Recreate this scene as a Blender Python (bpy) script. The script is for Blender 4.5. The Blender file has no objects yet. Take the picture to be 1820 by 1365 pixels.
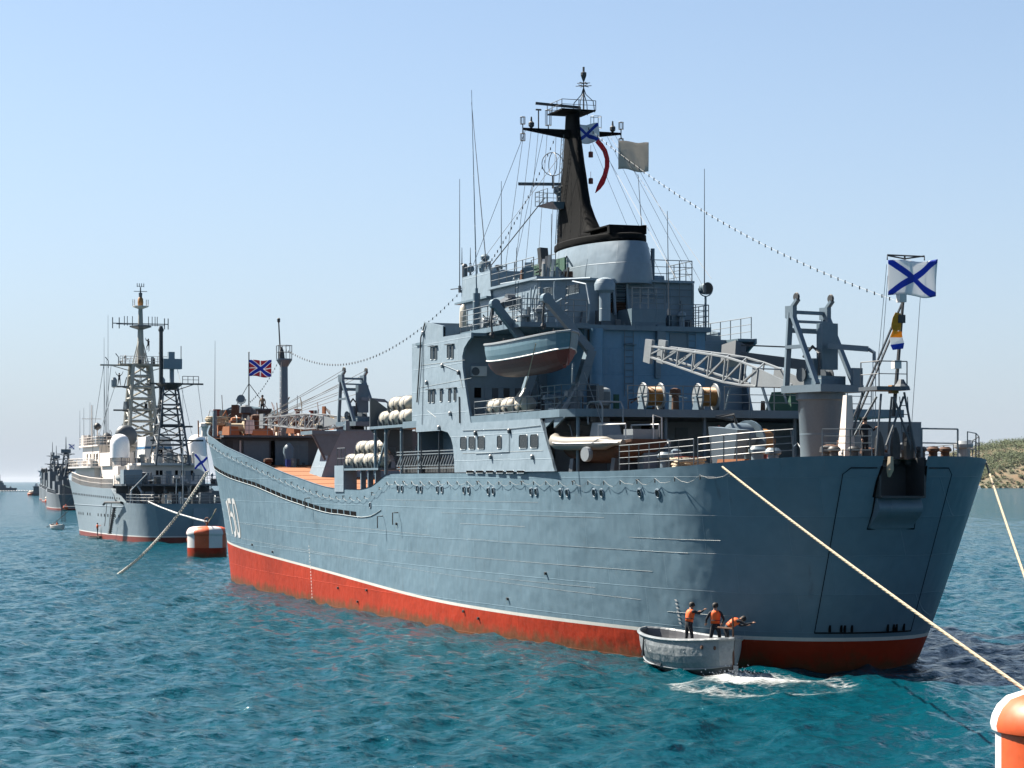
import bpy, math, random
import numpy as np
from mathutils import Vector, Matrix, Euler
random.seed(7); RNG = np.random.default_rng(11)
scene = bpy.context.scene
COL = scene.collection
R = math.radians

# ---------------------------------------------------------------- camera
# World frame: X towards the bow of the big ship, Y to its port side, Z up from the water. Metres.
FPX = 4200.0; EYE = 7.5; HORIZON = 856.0; YAW = R(19.47)
_h = Vector((-math.sin(YAW), math.cos(YAW))); _p = Vector((-_h.y, _h.x))
_zw = EYE * FPX / (1187 - HORIZON)
_s = Vector(((1515 - 910) / FPX * _zw, _zw)) - 3.6 * _h
CAM = Vector((-_s.dot(_h), -_s.dot(_p), EYE))
RIGHT = Vector((_h.x, _p.x, 0)); DEPTH = Vector((_h.y, _p.y, 0))
cam_data = bpy.data.cameras.new('camera'); cam = bpy.data.objects.new('camera', cam_data); COL.objects.link(cam)
cam.location = CAM
cam.rotation_euler = Matrix((RIGHT, Vector((0, 0, 1)), -DEPTH)).transposed().to_euler()
cam_data.sensor_width = 36; cam_data.lens = FPX / 1820 * 36
cam_data.shift_y = (HORIZON - 682.5) / 1820
cam_data.clip_start = 1; cam_data.clip_end = 100000
scene.camera = cam

# ---------------------------------------------------------------- sky, sun, exposure
SUN_EL = R(49); SUN_AZ = R(41)                 # azimuth from +X (bow) towards +Y (port)
to_sun = Vector((math.cos(SUN_AZ) * math.cos(SUN_EL), math.sin(SUN_AZ) * math.cos(SUN_EL), math.sin(SUN_EL)))
world = bpy.data.worlds.new('World'); scene.world = world; world.use_nodes = True
wn = world.node_tree.nodes; wl = world.node_tree.links; wn.clear()
w_out = wn.new('ShaderNodeOutputWorld'); w_bg = wn.new('ShaderNodeBackground'); w_sky = wn.new('ShaderNodeTexSky')
w_sky.sky_type = 'NISHITA'; w_sky.sun_disc = False
w_sky.sun_elevation = SUN_EL; w_sky.sun_rotation = R(90) - SUN_AZ
w_sky.altitude = 0; w_sky.air_density = 0.65; w_sky.dust_density = 0.9; w_sky.ozone_density = 1.4
w_bg.inputs['Strength'].default_value = 0.05
# summer haze: the lower sky pales evenly all round the horizon
w_tc = wn.new('ShaderNodeTexCoord'); w_sep = wn.new('ShaderNodeSeparateXYZ'); wl.new(w_tc.outputs['Generated'], w_sep.inputs[0])
w_abs = wn.new('ShaderNodeMath'); w_abs.operation = 'ABSOLUTE'; wl.new(w_sep.outputs['Z'], w_abs.inputs[0])
w_mul = wn.new('ShaderNodeMath'); w_mul.operation = 'MULTIPLY'; w_mul.inputs[1].default_value = -1 / 0.15; wl.new(w_abs.outputs[0], w_mul.inputs[0])
w_exp = wn.new('ShaderNodeMath'); w_exp.operation = 'EXPONENT'; wl.new(w_mul.outputs[0], w_exp.inputs[0])
w_mix = wn.new('ShaderNodeMix'); w_mix.data_type = 'RGBA'; w_mix.inputs[7].default_value = (3.0, 3.2, 3.82, 1)
wl.new(w_exp.outputs[0], w_mix.inputs['Factor']); wl.new(w_sky.outputs[0], w_mix.inputs[6])
w_tint = wn.new('ShaderNodeMix'); w_tint.data_type = 'RGBA'; w_tint.blend_type = 'MULTIPLY'; w_tint.inputs['Factor'].default_value = 1.0; w_tint.inputs[7].default_value = (0.965, 1.03, 1.0, 1)
wl.new(w_mix.outputs[2], w_tint.inputs[6]); wl.new(w_tint.outputs[2], w_bg.inputs[0]); wl.new(w_bg.outputs[0], w_out.inputs[0])
sun_data = bpy.data.lights.new('sun', 'SUN'); sun_data.energy = 5.0; sun_data.angle = R(0.53); sun_data.color = (1.0, 0.91, 0.79)
sun = bpy.data.objects.new('sun', sun_data); COL.objects.link(sun)
sun.rotation_euler = to_sun.to_track_quat('Z', 'Y').to_euler()
scene.view_settings.view_transform = 'Standard'; scene.view_settings.look = 'None'
scene.view_settings.exposure = 1.915; scene.view_settings.gamma = 1.0; scene.view_settings.use_curve_mapping = False
scene.cycles.max_bounces = 6; scene.cycles.diffuse_bounces = 3; scene.cycles.glossy_bounces = 3
scene.cycles.transparent_max_bounces = 6; scene.cycles.volume_bounces = 0; scene.cycles.caustics_reflective = False; scene.cycles.caustics_refractive = False

# ---------------------------------------------------------------- helpers
def at(u, v, x=None, y=None, z=None, d=None):
    """point of the place seen at photo position (u, v), on the plane x=.., y=.., z=.. or at depth d"""
    dr = RIGHT * ((u - 910) / FPX) + DEPTH + Vector((0, 0, -(v - HORIZON) / FPX))
    if d is not None: t = d
    elif x is not None: t = (x - CAM.x) / dr.x
    elif y is not None: t = (y - CAM.y) / dr.y
    else: t = (z - CAM.z) / dr.z
    return CAM + dr * t

def tag(o, label=None, cat=None, group=None, kind=None):
    if label: o['label'] = label
    if cat: o['category'] = cat
    if group: o['group'] = group
    if kind: o['kind'] = kind
    return o

def empty(name, loc=(0, 0, 0), rz=0.0, parent=None):
    o = bpy.data.objects.new(name, None); COL.objects.link(o)
    o.location = loc; o.rotation_euler = (0, 0, rz); o.empty_display_size = 0.3
    if parent: o.parent = parent
    return o

def copy_tree(o, parent=None):
    c = o.copy(); COL.objects.link(c)
    if parent: c.parent = parent
    for ch in list(o.children): copy_tree(ch, c)
    return c

def lerp_table(x, tab):
    xs, ys = zip(*tab); return float(np.interp(x, xs, ys))

def smooth_table(tab):
    """monotone-ish cubic through a table"""
    xs = np.array([t[0] for t in tab], float); ys = np.array([t[1] for t in tab], float)
    d = np.diff(ys) / np.diff(xs); m = np.zeros_like(ys); m[0] = d[0]; m[-1] = d[-1]
    for i in range(1, len(xs) - 1):
        m[i] = 0 if d[i-1] * d[i] <= 0 else 2 * d[i-1] * d[i] / (d[i-1] + d[i])
    def f(x):
        x = min(max(x, xs[0]), xs[-1]); i = min(int(np.searchsorted(xs, x, side='right')) - 1, len(xs) - 2); i = max(i, 0)
        h = xs[i+1] - xs[i]; t = (x - xs[i]) / h
        return float((2*t**3-3*t**2+1)*ys[i] + (t**3-2*t**2+t)*h*m[i] + (-2*t**3+3*t**2)*ys[i+1] + (t**3-t**2)*h*m[i+1])
    return f

class MB:
    """collects shapes, then links them as ONE mesh object"""
    def __init__(s): s.v = []; s.f = []; s.m = []
    def add(s, vs, fs, mi=0):
        n = len(s.v); s.v += [tuple(p) for p in vs]; s.f += [tuple(i + n for i in f) for f in fs]; s.m += [mi] * len(fs); return s
    def box(s, c, size, rot=None, mi=0, taper=1.0):
        hx, hy, hz = size[0]/2, size[1]/2, size[2]/2; vs = []
        for k in (-1, 1):
            t = taper if k > 0 else 1.0
            for i, j in ((-1,-1),(1,-1),(1,1),(-1,1)): vs.append(Vector((i*hx*t, j*hy*t, k*hz)))
        if rot is not None:
            M = rot if isinstance(rot, Matrix) else Euler(rot).to_matrix()
            vs = [M @ q for q in vs]
        c = Vector(c)
        return s.add([q + c for q in vs], [(3,2,1,0),(4,5,6,7),(0,1,5,4),(1,2,6,5),(2,3,7,6),(3,0,4,7)], mi)
    def bb(s, x0, x1, y0, y1, z0, z1, mi=0): return s.box(((x0+x1)/2,(y0+y1)/2,(z0+z1)/2), (abs(x1-x0),abs(y1-y0),abs(z1-z0)), mi=mi)
    def beam(s, a, b, w, h=None, mi=0, up=(0,0,1)):
        a, b = Vector(a), Vector(b); h = h or w; d = (b - a); L = d.length
        if L < 1e-6: return s
        d /= L; u = Vector(up)
        if abs(d.dot(u)) > 0.98: u = Vector((1, 0, 0))
        sx = d.cross(u).normalized(); sy = sx.cross(d)
        vs = [p + sx*(i*w/2) + sy*(j*h/2) for p in (a, b) for i, j in ((-1,-1),(1,-1),(1,1),(-1,1))]
        return s.add(vs, [(3,2,1,0),(4,5,6,7),(0,1,5,4),(1,2,6,5),(2,3,7,6),(3,0,4,7)], mi)
    def tube(s, a, b, r0, r1=None, n=8, mi=0, cap=True):
        return s.path([a, b], [r0, r0 if r1 is None else r1], n, mi, cap)
    def path(s, pts, r, n=6, mi=0, cap=True):
        pts = [Vector(p) for p in pts]; k = len(pts)
        rs = r if isinstance(r, (list, tuple)) else [r] * k
        d0 = (pts[1] - pts[0]).normalized(); u = Vector((0,0,1)) if abs(d0.z) < 0.9 else Vector((1,0,0))
        vs = []
        for i, p in enumerate(pts):
            d = (pts[min(i+1,k-1)] - pts[max(i-1,0)])
            d = d.normalized() if d.length > 1e-9 else d0
            sx = d.cross(u)
            if sx.length < 1e-4: sx = d.cross(Vector((0.3,0.8,0.5)))
            sx.normalize(); sy = sx.cross(d).normalized(); u = sy
            for j in range(n):
                a = 2*math.pi*j/n; vs.append(p + (sx*math.cos(a) + sy*math.sin(a)) * rs[i])
        fs = [(i*n+j, i*n+(j+1)%n, (i+1)*n+(j+1)%n, (i+1)*n+j) for i in range(k-1) for j in range(n)]
        if cap: fs += [tuple(range(n))[::-1], tuple((k-1)*n+j for j in range(n))]
        return s.add(vs, fs, mi)
    def lathe(s, prof, c=(0,0,0), axis='z', n=16, mi=0, sx=1.0, sy=1.0, cap=True, rot=None):
        vs = []; c = Vector(c)
        for r, z in prof:
            for j in range(n):
                a = 2*math.pi*j/n; q = Vector((r*math.cos(a)*sx, r*math.sin(a)*sy, z))
                if axis == 'x': q = Vector((q.z, q.x, q.y))
                elif axis == 'y': q = Vector((q.x, q.z, q.y)); 
                if rot is not None: q = rot @ q
                vs.append(q + c)
        k = len(prof); fs = []
        for i in range(k-1):
            for j in range(n):
                f = (i*n+j, i*n+(j+1)%n, (i+1)*n+(j+1)%n, (i+1)*n+j)
                fs.append(f if axis != 'y' else f[::-1])
        if cap:
            a, b = tuple(range(n))[::-1], tuple((k-1)*n+j for j in range(n))
            fs += [a, b] if axis != 'y' else [a[::-1], b[::-1]]
        return s.add(vs, fs, mi)
    def prism(s, pts, axis, a, b, mi=0):
        """outline pts (2D) pushed along axis from a to b; for axis y pts are (x,z), for x (y,z), for z (x,y)"""
        def P(p, t): return {'y': (p[0], t, p[1]), 'x': (t, p[0], p[1]), 'z': (p[0], p[1], t)}[axis]
        n = len(pts); vs = [P(p, a) for p in pts] + [P(p, b) for p in pts]
        fs = [tuple(range(n)), tuple(range(2*n-1, n-1, -1))] + [(i, i+n, (i+1)%n+n, (i+1)%n) for i in range(n)]
        return s.add(vs, fs, mi)
    def hexa(s, q, mi=0):
        """eight corners: four of one end, four of the other in the same order"""
        return s.add(q, [(3,2,1,0),(4,5,6,7),(0,1,5,4),(1,2,6,5),(2,3,7,6),(3,0,4,7)], mi)
    def grid(s, P, mi=0, flip=False):
        r, c = len(P), len(P[0]); vs = [p for row in P for p in row]
        fs = [(i*c+j, i*c+j+1, (i+1)*c+j+1, (i+1)*c+j) for i in range(r-1) for j in range(c-1)]
        if flip: fs = [f[::-1] for f in fs]
        return s.add(vs, fs, mi)
    def mesh(s, name, mats, smooth=False, fix=False):
        me = bpy.data.meshes.new(name); me.from_pydata(s.v, [], s.f)
        for m in (mats if isinstance(mats, (list, tuple)) else [mats]): me.materials.append(m)
        if isinstance(mats, (list, tuple)) and len(mats) > 1: me.polygons.foreach_set('material_index', s.m)
        if fix:
            import bmesh
            bm = bmesh.new(); bm.from_mesh(me); bmesh.ops.remove_doubles(bm, verts=bm.verts, dist=1e-4)
            bmesh.ops.recalc_face_normals(bm, faces=bm.faces); bm.to_mesh(me); bm.free()
        if smooth:
            me.polygons.foreach_set('use_smooth', [True] * len(me.polygons))
            me.set_sharp_from_angle(angle=R(smooth if smooth > 1 else 40))
        me.update(); return me
    def build(s, name, mats, parent=None, smooth=False, loc=None, rot=None, fix=False):
        o = bpy.data.objects.new(name, s.mesh(name, mats, smooth, fix)); COL.objects.link(o)
        if parent: o.parent = parent
        if loc is not None: o.location = loc
        if rot is not None: o.rotation_euler = rot
        return o

def arc(c, r, a0, a1, n, plane='xz', off=0.0):
    out = []
    for i in range(n + 1):
        a = R(a0 + (a1 - a0) * i / n); p = (c[0] + r * math.cos(a), c[1] + r * math.sin(a))
        out.append({'xz': (p[0], off, p[1]), 'xy': (p[0], p[1], off), 'yz': (off, p[0], p[1])}[plane])
    return out

def sag(a, b, drop, n=24):
    a, b = Vector(a), Vector(b)
    return [a.lerp(b, i/n) - Vector((0, 0, drop * 4 * (i/n) * (1 - i/n))) for i in range(n + 1)]

def railing(pts, h=1.0, bars=3, step=1.3, r=0.022, parent=None, name='railing', mat=None, close=False, top_r=None):
    m = MB(); P = [Vector(p) for p in pts]
    if close: P.append(P[0])
    for a, b in zip(P[:-1], P[1:]):
        L = (b - a).length; n = max(1, round(L / step))
        for i in range(n + 1):
            q = a.lerp(b, i / n); m.tube(q, q + Vector((0, 0, h)), r * 1.15, n=5)
        for k in range(1, bars + 1):
            z = Vector((0, 0, h * k / bars)); m.tube(a + z, b + z, (top_r or r) if k == bars else r * 0.8, n=5)
    return m.build(name, mat, parent)

# ---------------------------------------------------------------- materials
def new_mat(name):
    m = bpy.data.materials.new(name); m.use_nodes = True; nt = m.node_tree
    return m, nt, nt.nodes['Principled BSDF']
def N(nt, t, **kw):
    n = nt.nodes.new(t)
    for k, v in kw.items():
        if k in n.inputs: n.inputs[k].default_value = v
        else: setattr(n, k, v)
    return n
def paint(name, col, rough=0.5, var=0.12, scale=0.6, streak=0.0, stain=(0.16,0.10,0.06), bump=0.0, bscale=1.2, metal=0.0, fine=0.06, chip=0.0, chipcol=(0.6,0.65,0.68), spec=0.4, plates=None, weed=0.0, runs=0.0):
    """weathered paint: broad tone patches, fine mottling, vertical run-off streaks, dents"""
    col, stain, chipcol = [tuple(c_ * 0.60 for c_ in q_) for q_ in (col, stain, chipcol)]
    m, nt, b = new_mat(name); L = nt.links.new
    tc = N(nt, 'ShaderNodeTexCoord'); co = tc.outputs['Object']
    n1 = N(nt, 'ShaderNodeTexNoise', Scale=scale, Detail=5.0, Roughness=0.6); L(co, n1.inputs['Vector'])
    n2 = N(nt, 'ShaderNodeTexNoise', Scale=scale * 14, Detail=3.0); L(co, n2.inputs['Vector'])
    r1 = N(nt, 'ShaderNodeMapRange'); r1.inputs['From Min'].default_value = 0.25; r1.inputs['From Max'].default_value = 0.75
    r1.inputs['To Min'].default_value = 1 - var; r1.inputs['To Max'].default_value = 1 + var; L(n1.outputs[0], r1.inputs[0])
    r2 = N(nt, 'ShaderNodeMapRange'); r2.inputs['From Min'].default_value = 0.25; r2.inputs['From Max'].default_value = 0.75
    r2.inputs['To Min'].default_value = 1 - fine; r2.inputs['To Max'].default_value = 1 + fine; L(n2.outputs[0], r2.inputs[0])
    mu = N(nt, 'ShaderNodeMath', operation='MULTIPLY'); L(r1.outputs[0], mu.inputs[0]); L(r2.outputs[0], mu.inputs[1])
    hs = N(nt, 'ShaderNodeVectorMath', operation='SCALE'); hs.inputs[0].default_value = col; L(mu.outputs[0], hs.inputs['Scale'])
    out = hs.outputs[0]
    if streak > 0:
        mp = N(nt, 'ShaderNodeMapping'); mp.inputs['Scale'].default_value = (2.2, 2.2, 0.16); L(co, mp.inputs[0])
        n3 = N(nt, 'ShaderNodeTexNoise', Scale=1.0, Detail=6.0, Roughness=0.65); L(mp.outputs[0], n3.inputs['Vector'])
        r3 = N(nt, 'ShaderNodeMapRange'); r3.inputs['From Min'].default_value = 0.52; r3.inputs['From Max'].default_value = 0.82
        r3.inputs['To Max'].default_value = streak; L(n3.outputs[0], r3.inputs[0])
        mx = N(nt, 'ShaderNodeMix', data_type='RGBA'); L(r3.outputs[0], mx.inputs['Factor']); L(out, mx.inputs[6]); mx.inputs[7].default_value = (*stain, 1); out = mx.outputs[2]
    if chip > 0:
        n4 = N(nt, 'ShaderNodeTexNoise', Scale=1.7, Detail=8.0, Roughness=0.7); L(co, n4.inputs['Vector'])
        r4 = N(nt, 'ShaderNodeMapRange'); r4.inputs['From Min'].default_value = 0.55; r4.inputs['From Max'].default_value = 0.68
        r4.inputs['To Max'].default_value = chip; L(n4.outputs[0], r4.inputs[0])
        mx = N(nt, 'ShaderNodeMix', data_type='RGBA'); L(r4.outputs[0], mx.inputs['Factor']); L(out, mx.inputs[6]); mx.inputs[7].default_value = (*chipcol, 1); out = mx.outputs[2]
    if runs > 0:
        mp2 = N(nt, 'ShaderNodeMapping'); mp2.inputs['Scale'].default_value = (1.1, 1.1, 0.10); mp2.inputs['Location'].default_value = (7.3, 1.7, 4.1); L(co, mp2.inputs[0])
        n6 = N(nt, 'ShaderNodeTexNoise', Scale=1.6, Detail=7.0, Roughness=0.6); L(mp2.outputs[0], n6.inputs['Vector'])
        n7 = N(nt, 'ShaderNodeTexNoise', Scale=0.22, Detail=2.0); L(co, n7.inputs['Vector'])
        r6 = N(nt, 'ShaderNodeMapRange'); r6.inputs['From Min'].default_value = 0.60; r6.inputs['From Max'].default_value = 0.74; L(n6.outputs[0], r6.inputs[0])
        r7 = N(nt, 'ShaderNodeMapRange'); r7.inputs['From Min'].default_value = 0.48; r7.inputs['From Max'].default_value = 0.68; r7.inputs['To Max'].default_value = runs; L(n7.outputs[0], r7.inputs[0])
        m6 = N(nt, 'ShaderNodeMath', operation='MULTIPLY'); L(r6.outputs[0], m6.inputs[0]); L(r7.outputs[0], m6.inputs[1])
        mx6 = N(nt, 'ShaderNodeMix', data_type='RGBA'); L(m6.outputs[0], mx6.inputs['Factor']); L(out, mx6.inputs[6]); mx6.inputs[7].default_value = (0.055, 0.045, 0.038, 1); out = mx6.outputs[2]
    seam = None
    if plates:
        pw_, ph_, ps_ = plates; sp = N(nt, 'ShaderNodeSeparateXYZ'); L(co, sp.inputs[0]); ad = N(nt, 'ShaderNodeMath', operation='ADD'); L(sp.outputs[0], ad.inputs[0]); L(sp.outputs[1], ad.inputs[1])
        cb = N(nt, 'ShaderNodeCombineXYZ'); L(ad.outputs[0], cb.inputs[0]); L(sp.outputs[2], cb.inputs[1])
        wob = N(nt, 'ShaderNodeTexNoise', Scale=0.35, Detail=1.0); L(co, wob.inputs['Vector']); wv = N(nt, 'ShaderNodeMix', data_type='VECTOR'); wv.inputs['Factor'].default_value = 0.06; L(cb.outputs[0], wv.inputs[4]); L(wob.outputs['Color'], wv.inputs[5])
        bk = N(nt, 'ShaderNodeTexBrick'); bk.inputs['Scale'].default_value = 1.0; bk.inputs['Brick Width'].default_value = pw_; bk.inputs['Row Height'].default_value = ph_; bk.inputs['Mortar Size'].default_value = 0.022; bk.inputs['Mortar Smooth'].default_value = 0.4; bk.offset = 0.37
        g0, g1 = 1 - ps_, 1 + ps_; bk.inputs['Color1'].default_value = (g0,g0,g0,1); bk.inputs['Color2'].default_value = (g1,g1,g1,1); bk.inputs['Mortar'].default_value = (1+ps_*2.2,)*3 + (1,)
        L(wv.outputs[1], bk.inputs['Vector']); seam = bk.outputs['Fac']
        mm = N(nt, 'ShaderNodeMix', data_type='RGBA', blend_type='MULTIPLY'); mm.inputs['Factor'].default_value = 1.0; L(out, mm.inputs[6]); L(bk.outputs['Color'], mm.inputs[7]); out = mm.outputs[2]
    if weed > 0:
        sp2 = N(nt, 'ShaderNodeSeparateXYZ'); L(co, sp2.inputs[0]); nw = N(nt, 'ShaderNodeTexNoise', Scale=1.3, Detail=5.0, Roughness=0.7); L(co, nw.inputs['Vector'])
        sm_ = N(nt, 'ShaderNodeMath', operation='MULTIPLY_ADD'); sm_.inputs[1].default_value = -1.5; L(nw.outputs[0], sm_.inputs[0]); L(sp2.outputs[2], sm_.inputs[2])
        rw = N(nt, 'ShaderNodeMapRange'); rw.inputs['From Min'].default_value = -0.15; rw.inputs['From Max'].default_value = -0.62; rw.inputs['To Max'].default_value = weed; L(sm_.outputs[0], rw.inputs[0])
        mw = N(nt, 'ShaderNodeMix', data_type='RGBA'); L(rw.outputs[0], mw.inputs['Factor']); L(out, mw.inputs[6]); mw.inputs[7].default_value = (0.055, 0.040, 0.018, 1); out = mw.outputs[2]
    L(out, b.inputs['Base Color'])
    b.inputs['Roughness'].default_value = rough; b.inputs['Metallic'].default_value = metal; b.inputs['Specular IOR Level'].default_value = spec
    if bump > 0:
        n5 = N(nt, 'ShaderNodeTexNoise', Scale=bscale, Detail=2.0); L(co, n5.inputs['Vector'])
        bp = N(nt, 'ShaderNodeBump', Strength=1.0, Distance=bump); L(n5.outputs[0], bp.inputs['Height']); L(bp.outputs[0], b.inputs['Normal'])
        if seam is not None:
            b3 = N(nt, 'ShaderNodeBump', Strength=0.6, Distance=0.03); L(seam, b3.inputs['Height']); L(bp.outputs[0], b3.inputs['Normal']); L(b3.outputs[0], b.inputs['Normal'])
    return m

HULLC = (0.156, 0.246, 0.312)
M = {}
M['hull'] = paint('hull_paint', HULLC, 0.42, 0.08, 0.14, streak=0.18, stain=(0.22,0.29,0.34), bump=0.10, bscale=0.6, runs=0.5, chip=0.05, chipcol=(0.25,0.31,0.34), plates=(5.2,1.45,0.05), spec=0.15)
M['red'] = paint('red_antifouling', (0.38, 0.036, 0.012), 0.6, 0.16, 0.25, streak=0.25, stain=(0.24,0.035,0.018), bump=0.06, plates=(5.2,1.3,0.07), weed=0.75, spec=0.1)
M['waterline'] = paint('white_waterline', (0.68, 0.68, 0.64), 0.5, 0.10, 0.4, streak=0.15, stain=(0.35,0.28,0.22))
M['super'] = paint('superstructure_paint', (0.238, 0.318, 0.385), 0.45, 0.07, 0.25, streak=0.14, stain=(0.17,0.20,0.21), bump=0.07, runs=0.4, bscale=0.8, plates=(2.6,1.15,0.03))
M['grey'] = paint('blue_grey_paint', (0.135, 0.205, 0.258), 0.45, 0.08, 0.4, streak=0.14, stain=(0.06,0.07,0.075), bump=0.06, bscale=0.9, plates=(2.4,1.2,0.035))
M['shadegrey'] = paint('shade_tinted_wall_paint', (0.125, 0.275, 0.41), 0.45, 0.08, 0.4, streak=0.16, stain=(0.06,0.09,0.11), bump=0.06, bscale=0.9, plates=(2.4,1.2,0.035), runs=0.4)  # bluer copy of blue-grey: cool shade of the aft wall put into its colour
M['rail'] = paint('rail_paint', (0.17, 0.205, 0.23), 0.45, 0.12, 1.5)
M['crane'] = paint('crane_paint', (0.16, 0.225, 0.28), 0.45, 0.08, 0.8, streak=0.15, stain=(0.12,0.10,0.08))
M['boom'] = paint('light_boom_paint', (0.30, 0.335, 0.36), 0.45, 0.10, 0.8, streak=0.2, stain=(0.2,0.17,0.14))
M['deck'] = paint('orange_deck', (0.36, 0.135, 0.050), 0.75, 0.12, 0.35, fine=0.10)
M['greydeck'] = paint('steel_deck', (0.30, 0.20, 0.135), 0.75, 0.2, 0.6, fine=0.12)
M['black'] = paint('funnel_black', (0.008, 0.009, 0.010), 0.8, 0.25, 0.5, streak=0.2, stain=(0.018,0.018,0.018), bump=0.02, spec=0.05)
M['dark'] = paint('dark_gear', (0.045, 0.052, 0.058), 0.55, 0.25, 1.5)
M['darkgrey'] = paint('dark_grey_gear', (0.085, 0.105, 0.125), 0.5, 0.15, 1.0)
M['slot'] = paint('slot_black', (0.006, 0.007, 0.008), 0.9, 0.1, 1.0, spec=0.03)
M['glass'] = paint('window_glass', (0.012, 0.018, 0.022), 0.15, 0.1, 1.0, spec=0.22)
M['raft'] = paint('raft_shell', (0.50, 0.465, 0.39), 0.55, 0.08, 1.5, streak=0.15, stain=(0.35,0.28,0.2), bump=0.01)
M['white'] = paint('white_paint', (0.74, 0.74, 0.73), 0.45, 0.06, 0.5, streak=0.16, stain=(0.45,0.38,0.3))
M['cream'] = paint('cream_white_paint', (0.88, 0.81, 0.75), 0.5, 0.07, 0.4, streak=0.16, stain=(0.4,0.28,0.2))
M['orange'] = paint('orange_paint', (0.74, 0.110, 0.022), 0.5, 0.10, 0.9, streak=0.35, stain=(0.40,0.10,0.05), bump=0.04, chip=0.25, chipcol=(0.45,0.12,0.06))
M['vest'] = paint('orange_life_vest', (1.0, 0.15, 0.018), 0.7, 0.12, 6.0)
M['rope'] = paint('pale_rope', (0.50, 0.42, 0.30), 0.85, 0.2, 2.5)
M['hawser'] = paint('weathered_hawser', (0.62, 0.60, 0.54), 0.85, 0.2, 1.5, streak=0.0)
M['radome'] = paint('radome_white', (1.25, 1.25, 1.25), 0.4, 0.03, 0.6)
M['wire'] = paint('dark_wire', (0.05, 0.055, 0.06), 0.6, 0.1, 2.0)
M['lightwire'] = paint('pale_wire', (0.33, 0.35, 0.36), 0.6, 0.1, 2.0)
M['rust'] = paint('rusty_iron', (0.10, 0.045, 0.025), 0.8, 0.3, 2.5)
M['boatgrey'] = paint('galvanised_boat', (0.255, 0.285, 0.305), 0.40, 0.18, 0.9, streak=0.4, stain=(0.16,0.19,0.22), bump=0.06, bscale=2.5, chip=0.45, chipcol=(0.46,0.49,0.51), runs=0.6)
M['lifeboat'] = paint('lifeboat_teal_grey', (0.12, 0.22, 0.28), 0.4, 0.12, 0.6, streak=0.15, stain=(0.4,0.42,0.42), chip=0.15)
M['maroon'] = paint('lifeboat_red', (0.21, 0.034, 0.022), 0.5, 0.12, 0.6, streak=0.2, stain=(0.15,0.03,0.02))
M['cable'] = paint('amber_cable', (0.42, 0.20, 0.055), 0.6, 0.25, 5.0)
M['skin'] = paint('skin', (0.45, 0.25, 0.17), 0.6, 0.05, 4.0)
M['cloth'] = paint('dark_uniform', (0.018, 0.022, 0.030), 0.85, 0.2, 6.0)
M['hair'] = paint('dark_hair', (0.012, 0.009, 0.008), 0.7, 0.1, 9.0)
M['rib'] = paint('inflatable_tube', (0.26, 0.245, 0.215), 0.55, 0.12, 1.2, streak=0.2, stain=(0.18,0.15,0.12))
M['green'] = paint('green_canvas', (0.02, 0.09, 0.06), 0.8, 0.2, 2.0)
M['farhull'] = paint('far_ship_grey', (0.145, 0.175, 0.205), 0.5, 0.1, 0.2)
M['fardark'] = paint('far_ship_dark', (0.07, 0.09, 0.11), 0.5, 0.15, 0.3)

def clutter(parent, n, region, mats, seed, smax=.7, name='deck_fitting'):
    """small fittings that crowd a working deck: boxes, vents, pipes, posts; region(r) gives a foot point"""
    rnd = random.Random(seed)
    for _ in range(n):
        p = Vector(region(rnd)); k = rnd.random(); h = rnd.uniform(.25, smax * 1.6); w = rnd.uniform(.15, smax); m = MB()
        if k < .35: m.box(p + Vector((0,0,h/2)), (w, w*rnd.uniform(.5,1.4), h), (0,0,rnd.uniform(0,3)), taper=rnd.uniform(.75,1))
        elif k < .55: m.lathe([(w*.4,0),(w*.36,h*.7),(w*.6,h*.75),(w*.55,h),(w*.2,h*1.08)], p, n=9)
        elif k < .75: m.path([p, p + Vector((0,0,h*1.3)), p + Vector((rnd.uniform(-.5,.5), rnd.uniform(-.5,.5), h*1.5)), p + Vector((rnd.uniform(-.6,.6), rnd.uniform(-.6,.6), h))], rnd.uniform(.025,.06), n=5)
        elif k < .9: m.tube(p, p + Vector((rnd.uniform(-.3,.3), rnd.uniform(-.3,.3), h*2)), rnd.uniform(.025,.07), n=6)
        else: m.lathe([(w*.5,-w*.5),(w*.55,-w*.45),(w*.3,-w*.4),(w*.3,w*.4),(w*.55,w*.45),(w*.5,w*.5)], p + Vector((0,0,w*.6)), axis='y', n=10)
        m.build(name, rnd.choice(mats), parent)
# ---------------------------------------------------------------- sea
def wave_field(X, Y, fade):
    """many short crossing wave trains running before a breeze from the left; returns displaced coordinates"""
    rng = np.random.default_rng(5); base = math.atan2(RIGHT.y * 0.9 + DEPTH.y * -0.35, RIGHT.x * 0.9 + DEPTH.x * -0.35)
    dx = np.zeros_like(X); dy = np.zeros_like(X); dz = np.zeros_like(X)
    lams = np.exp(np.linspace(math.log(0.6), math.log(7.5), 46))
    for lam in lams:
        lam *= rng.uniform(0.92, 1.08); k = 2 * math.pi / lam
        th = base + rng.normal(0, 0.62); ph = rng.uniform(0, 6.283)
        sl = 0.052 * (1.0 if lam < 2.6 else (2.6 / lam) ** 1.05)
        a = sl / k
        phase = k * (X * math.cos(th) + Y * math.sin(th)) + ph
        f = fade(lam); s, c = np.sin(phase), np.cos(phase)
        dz += a * c * f; dx -= 0.9 * a * math.cos(th) * s * f; dy -= 0.9 * a * math.sin(th) * s * f
    return dx, dy, dz

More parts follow.
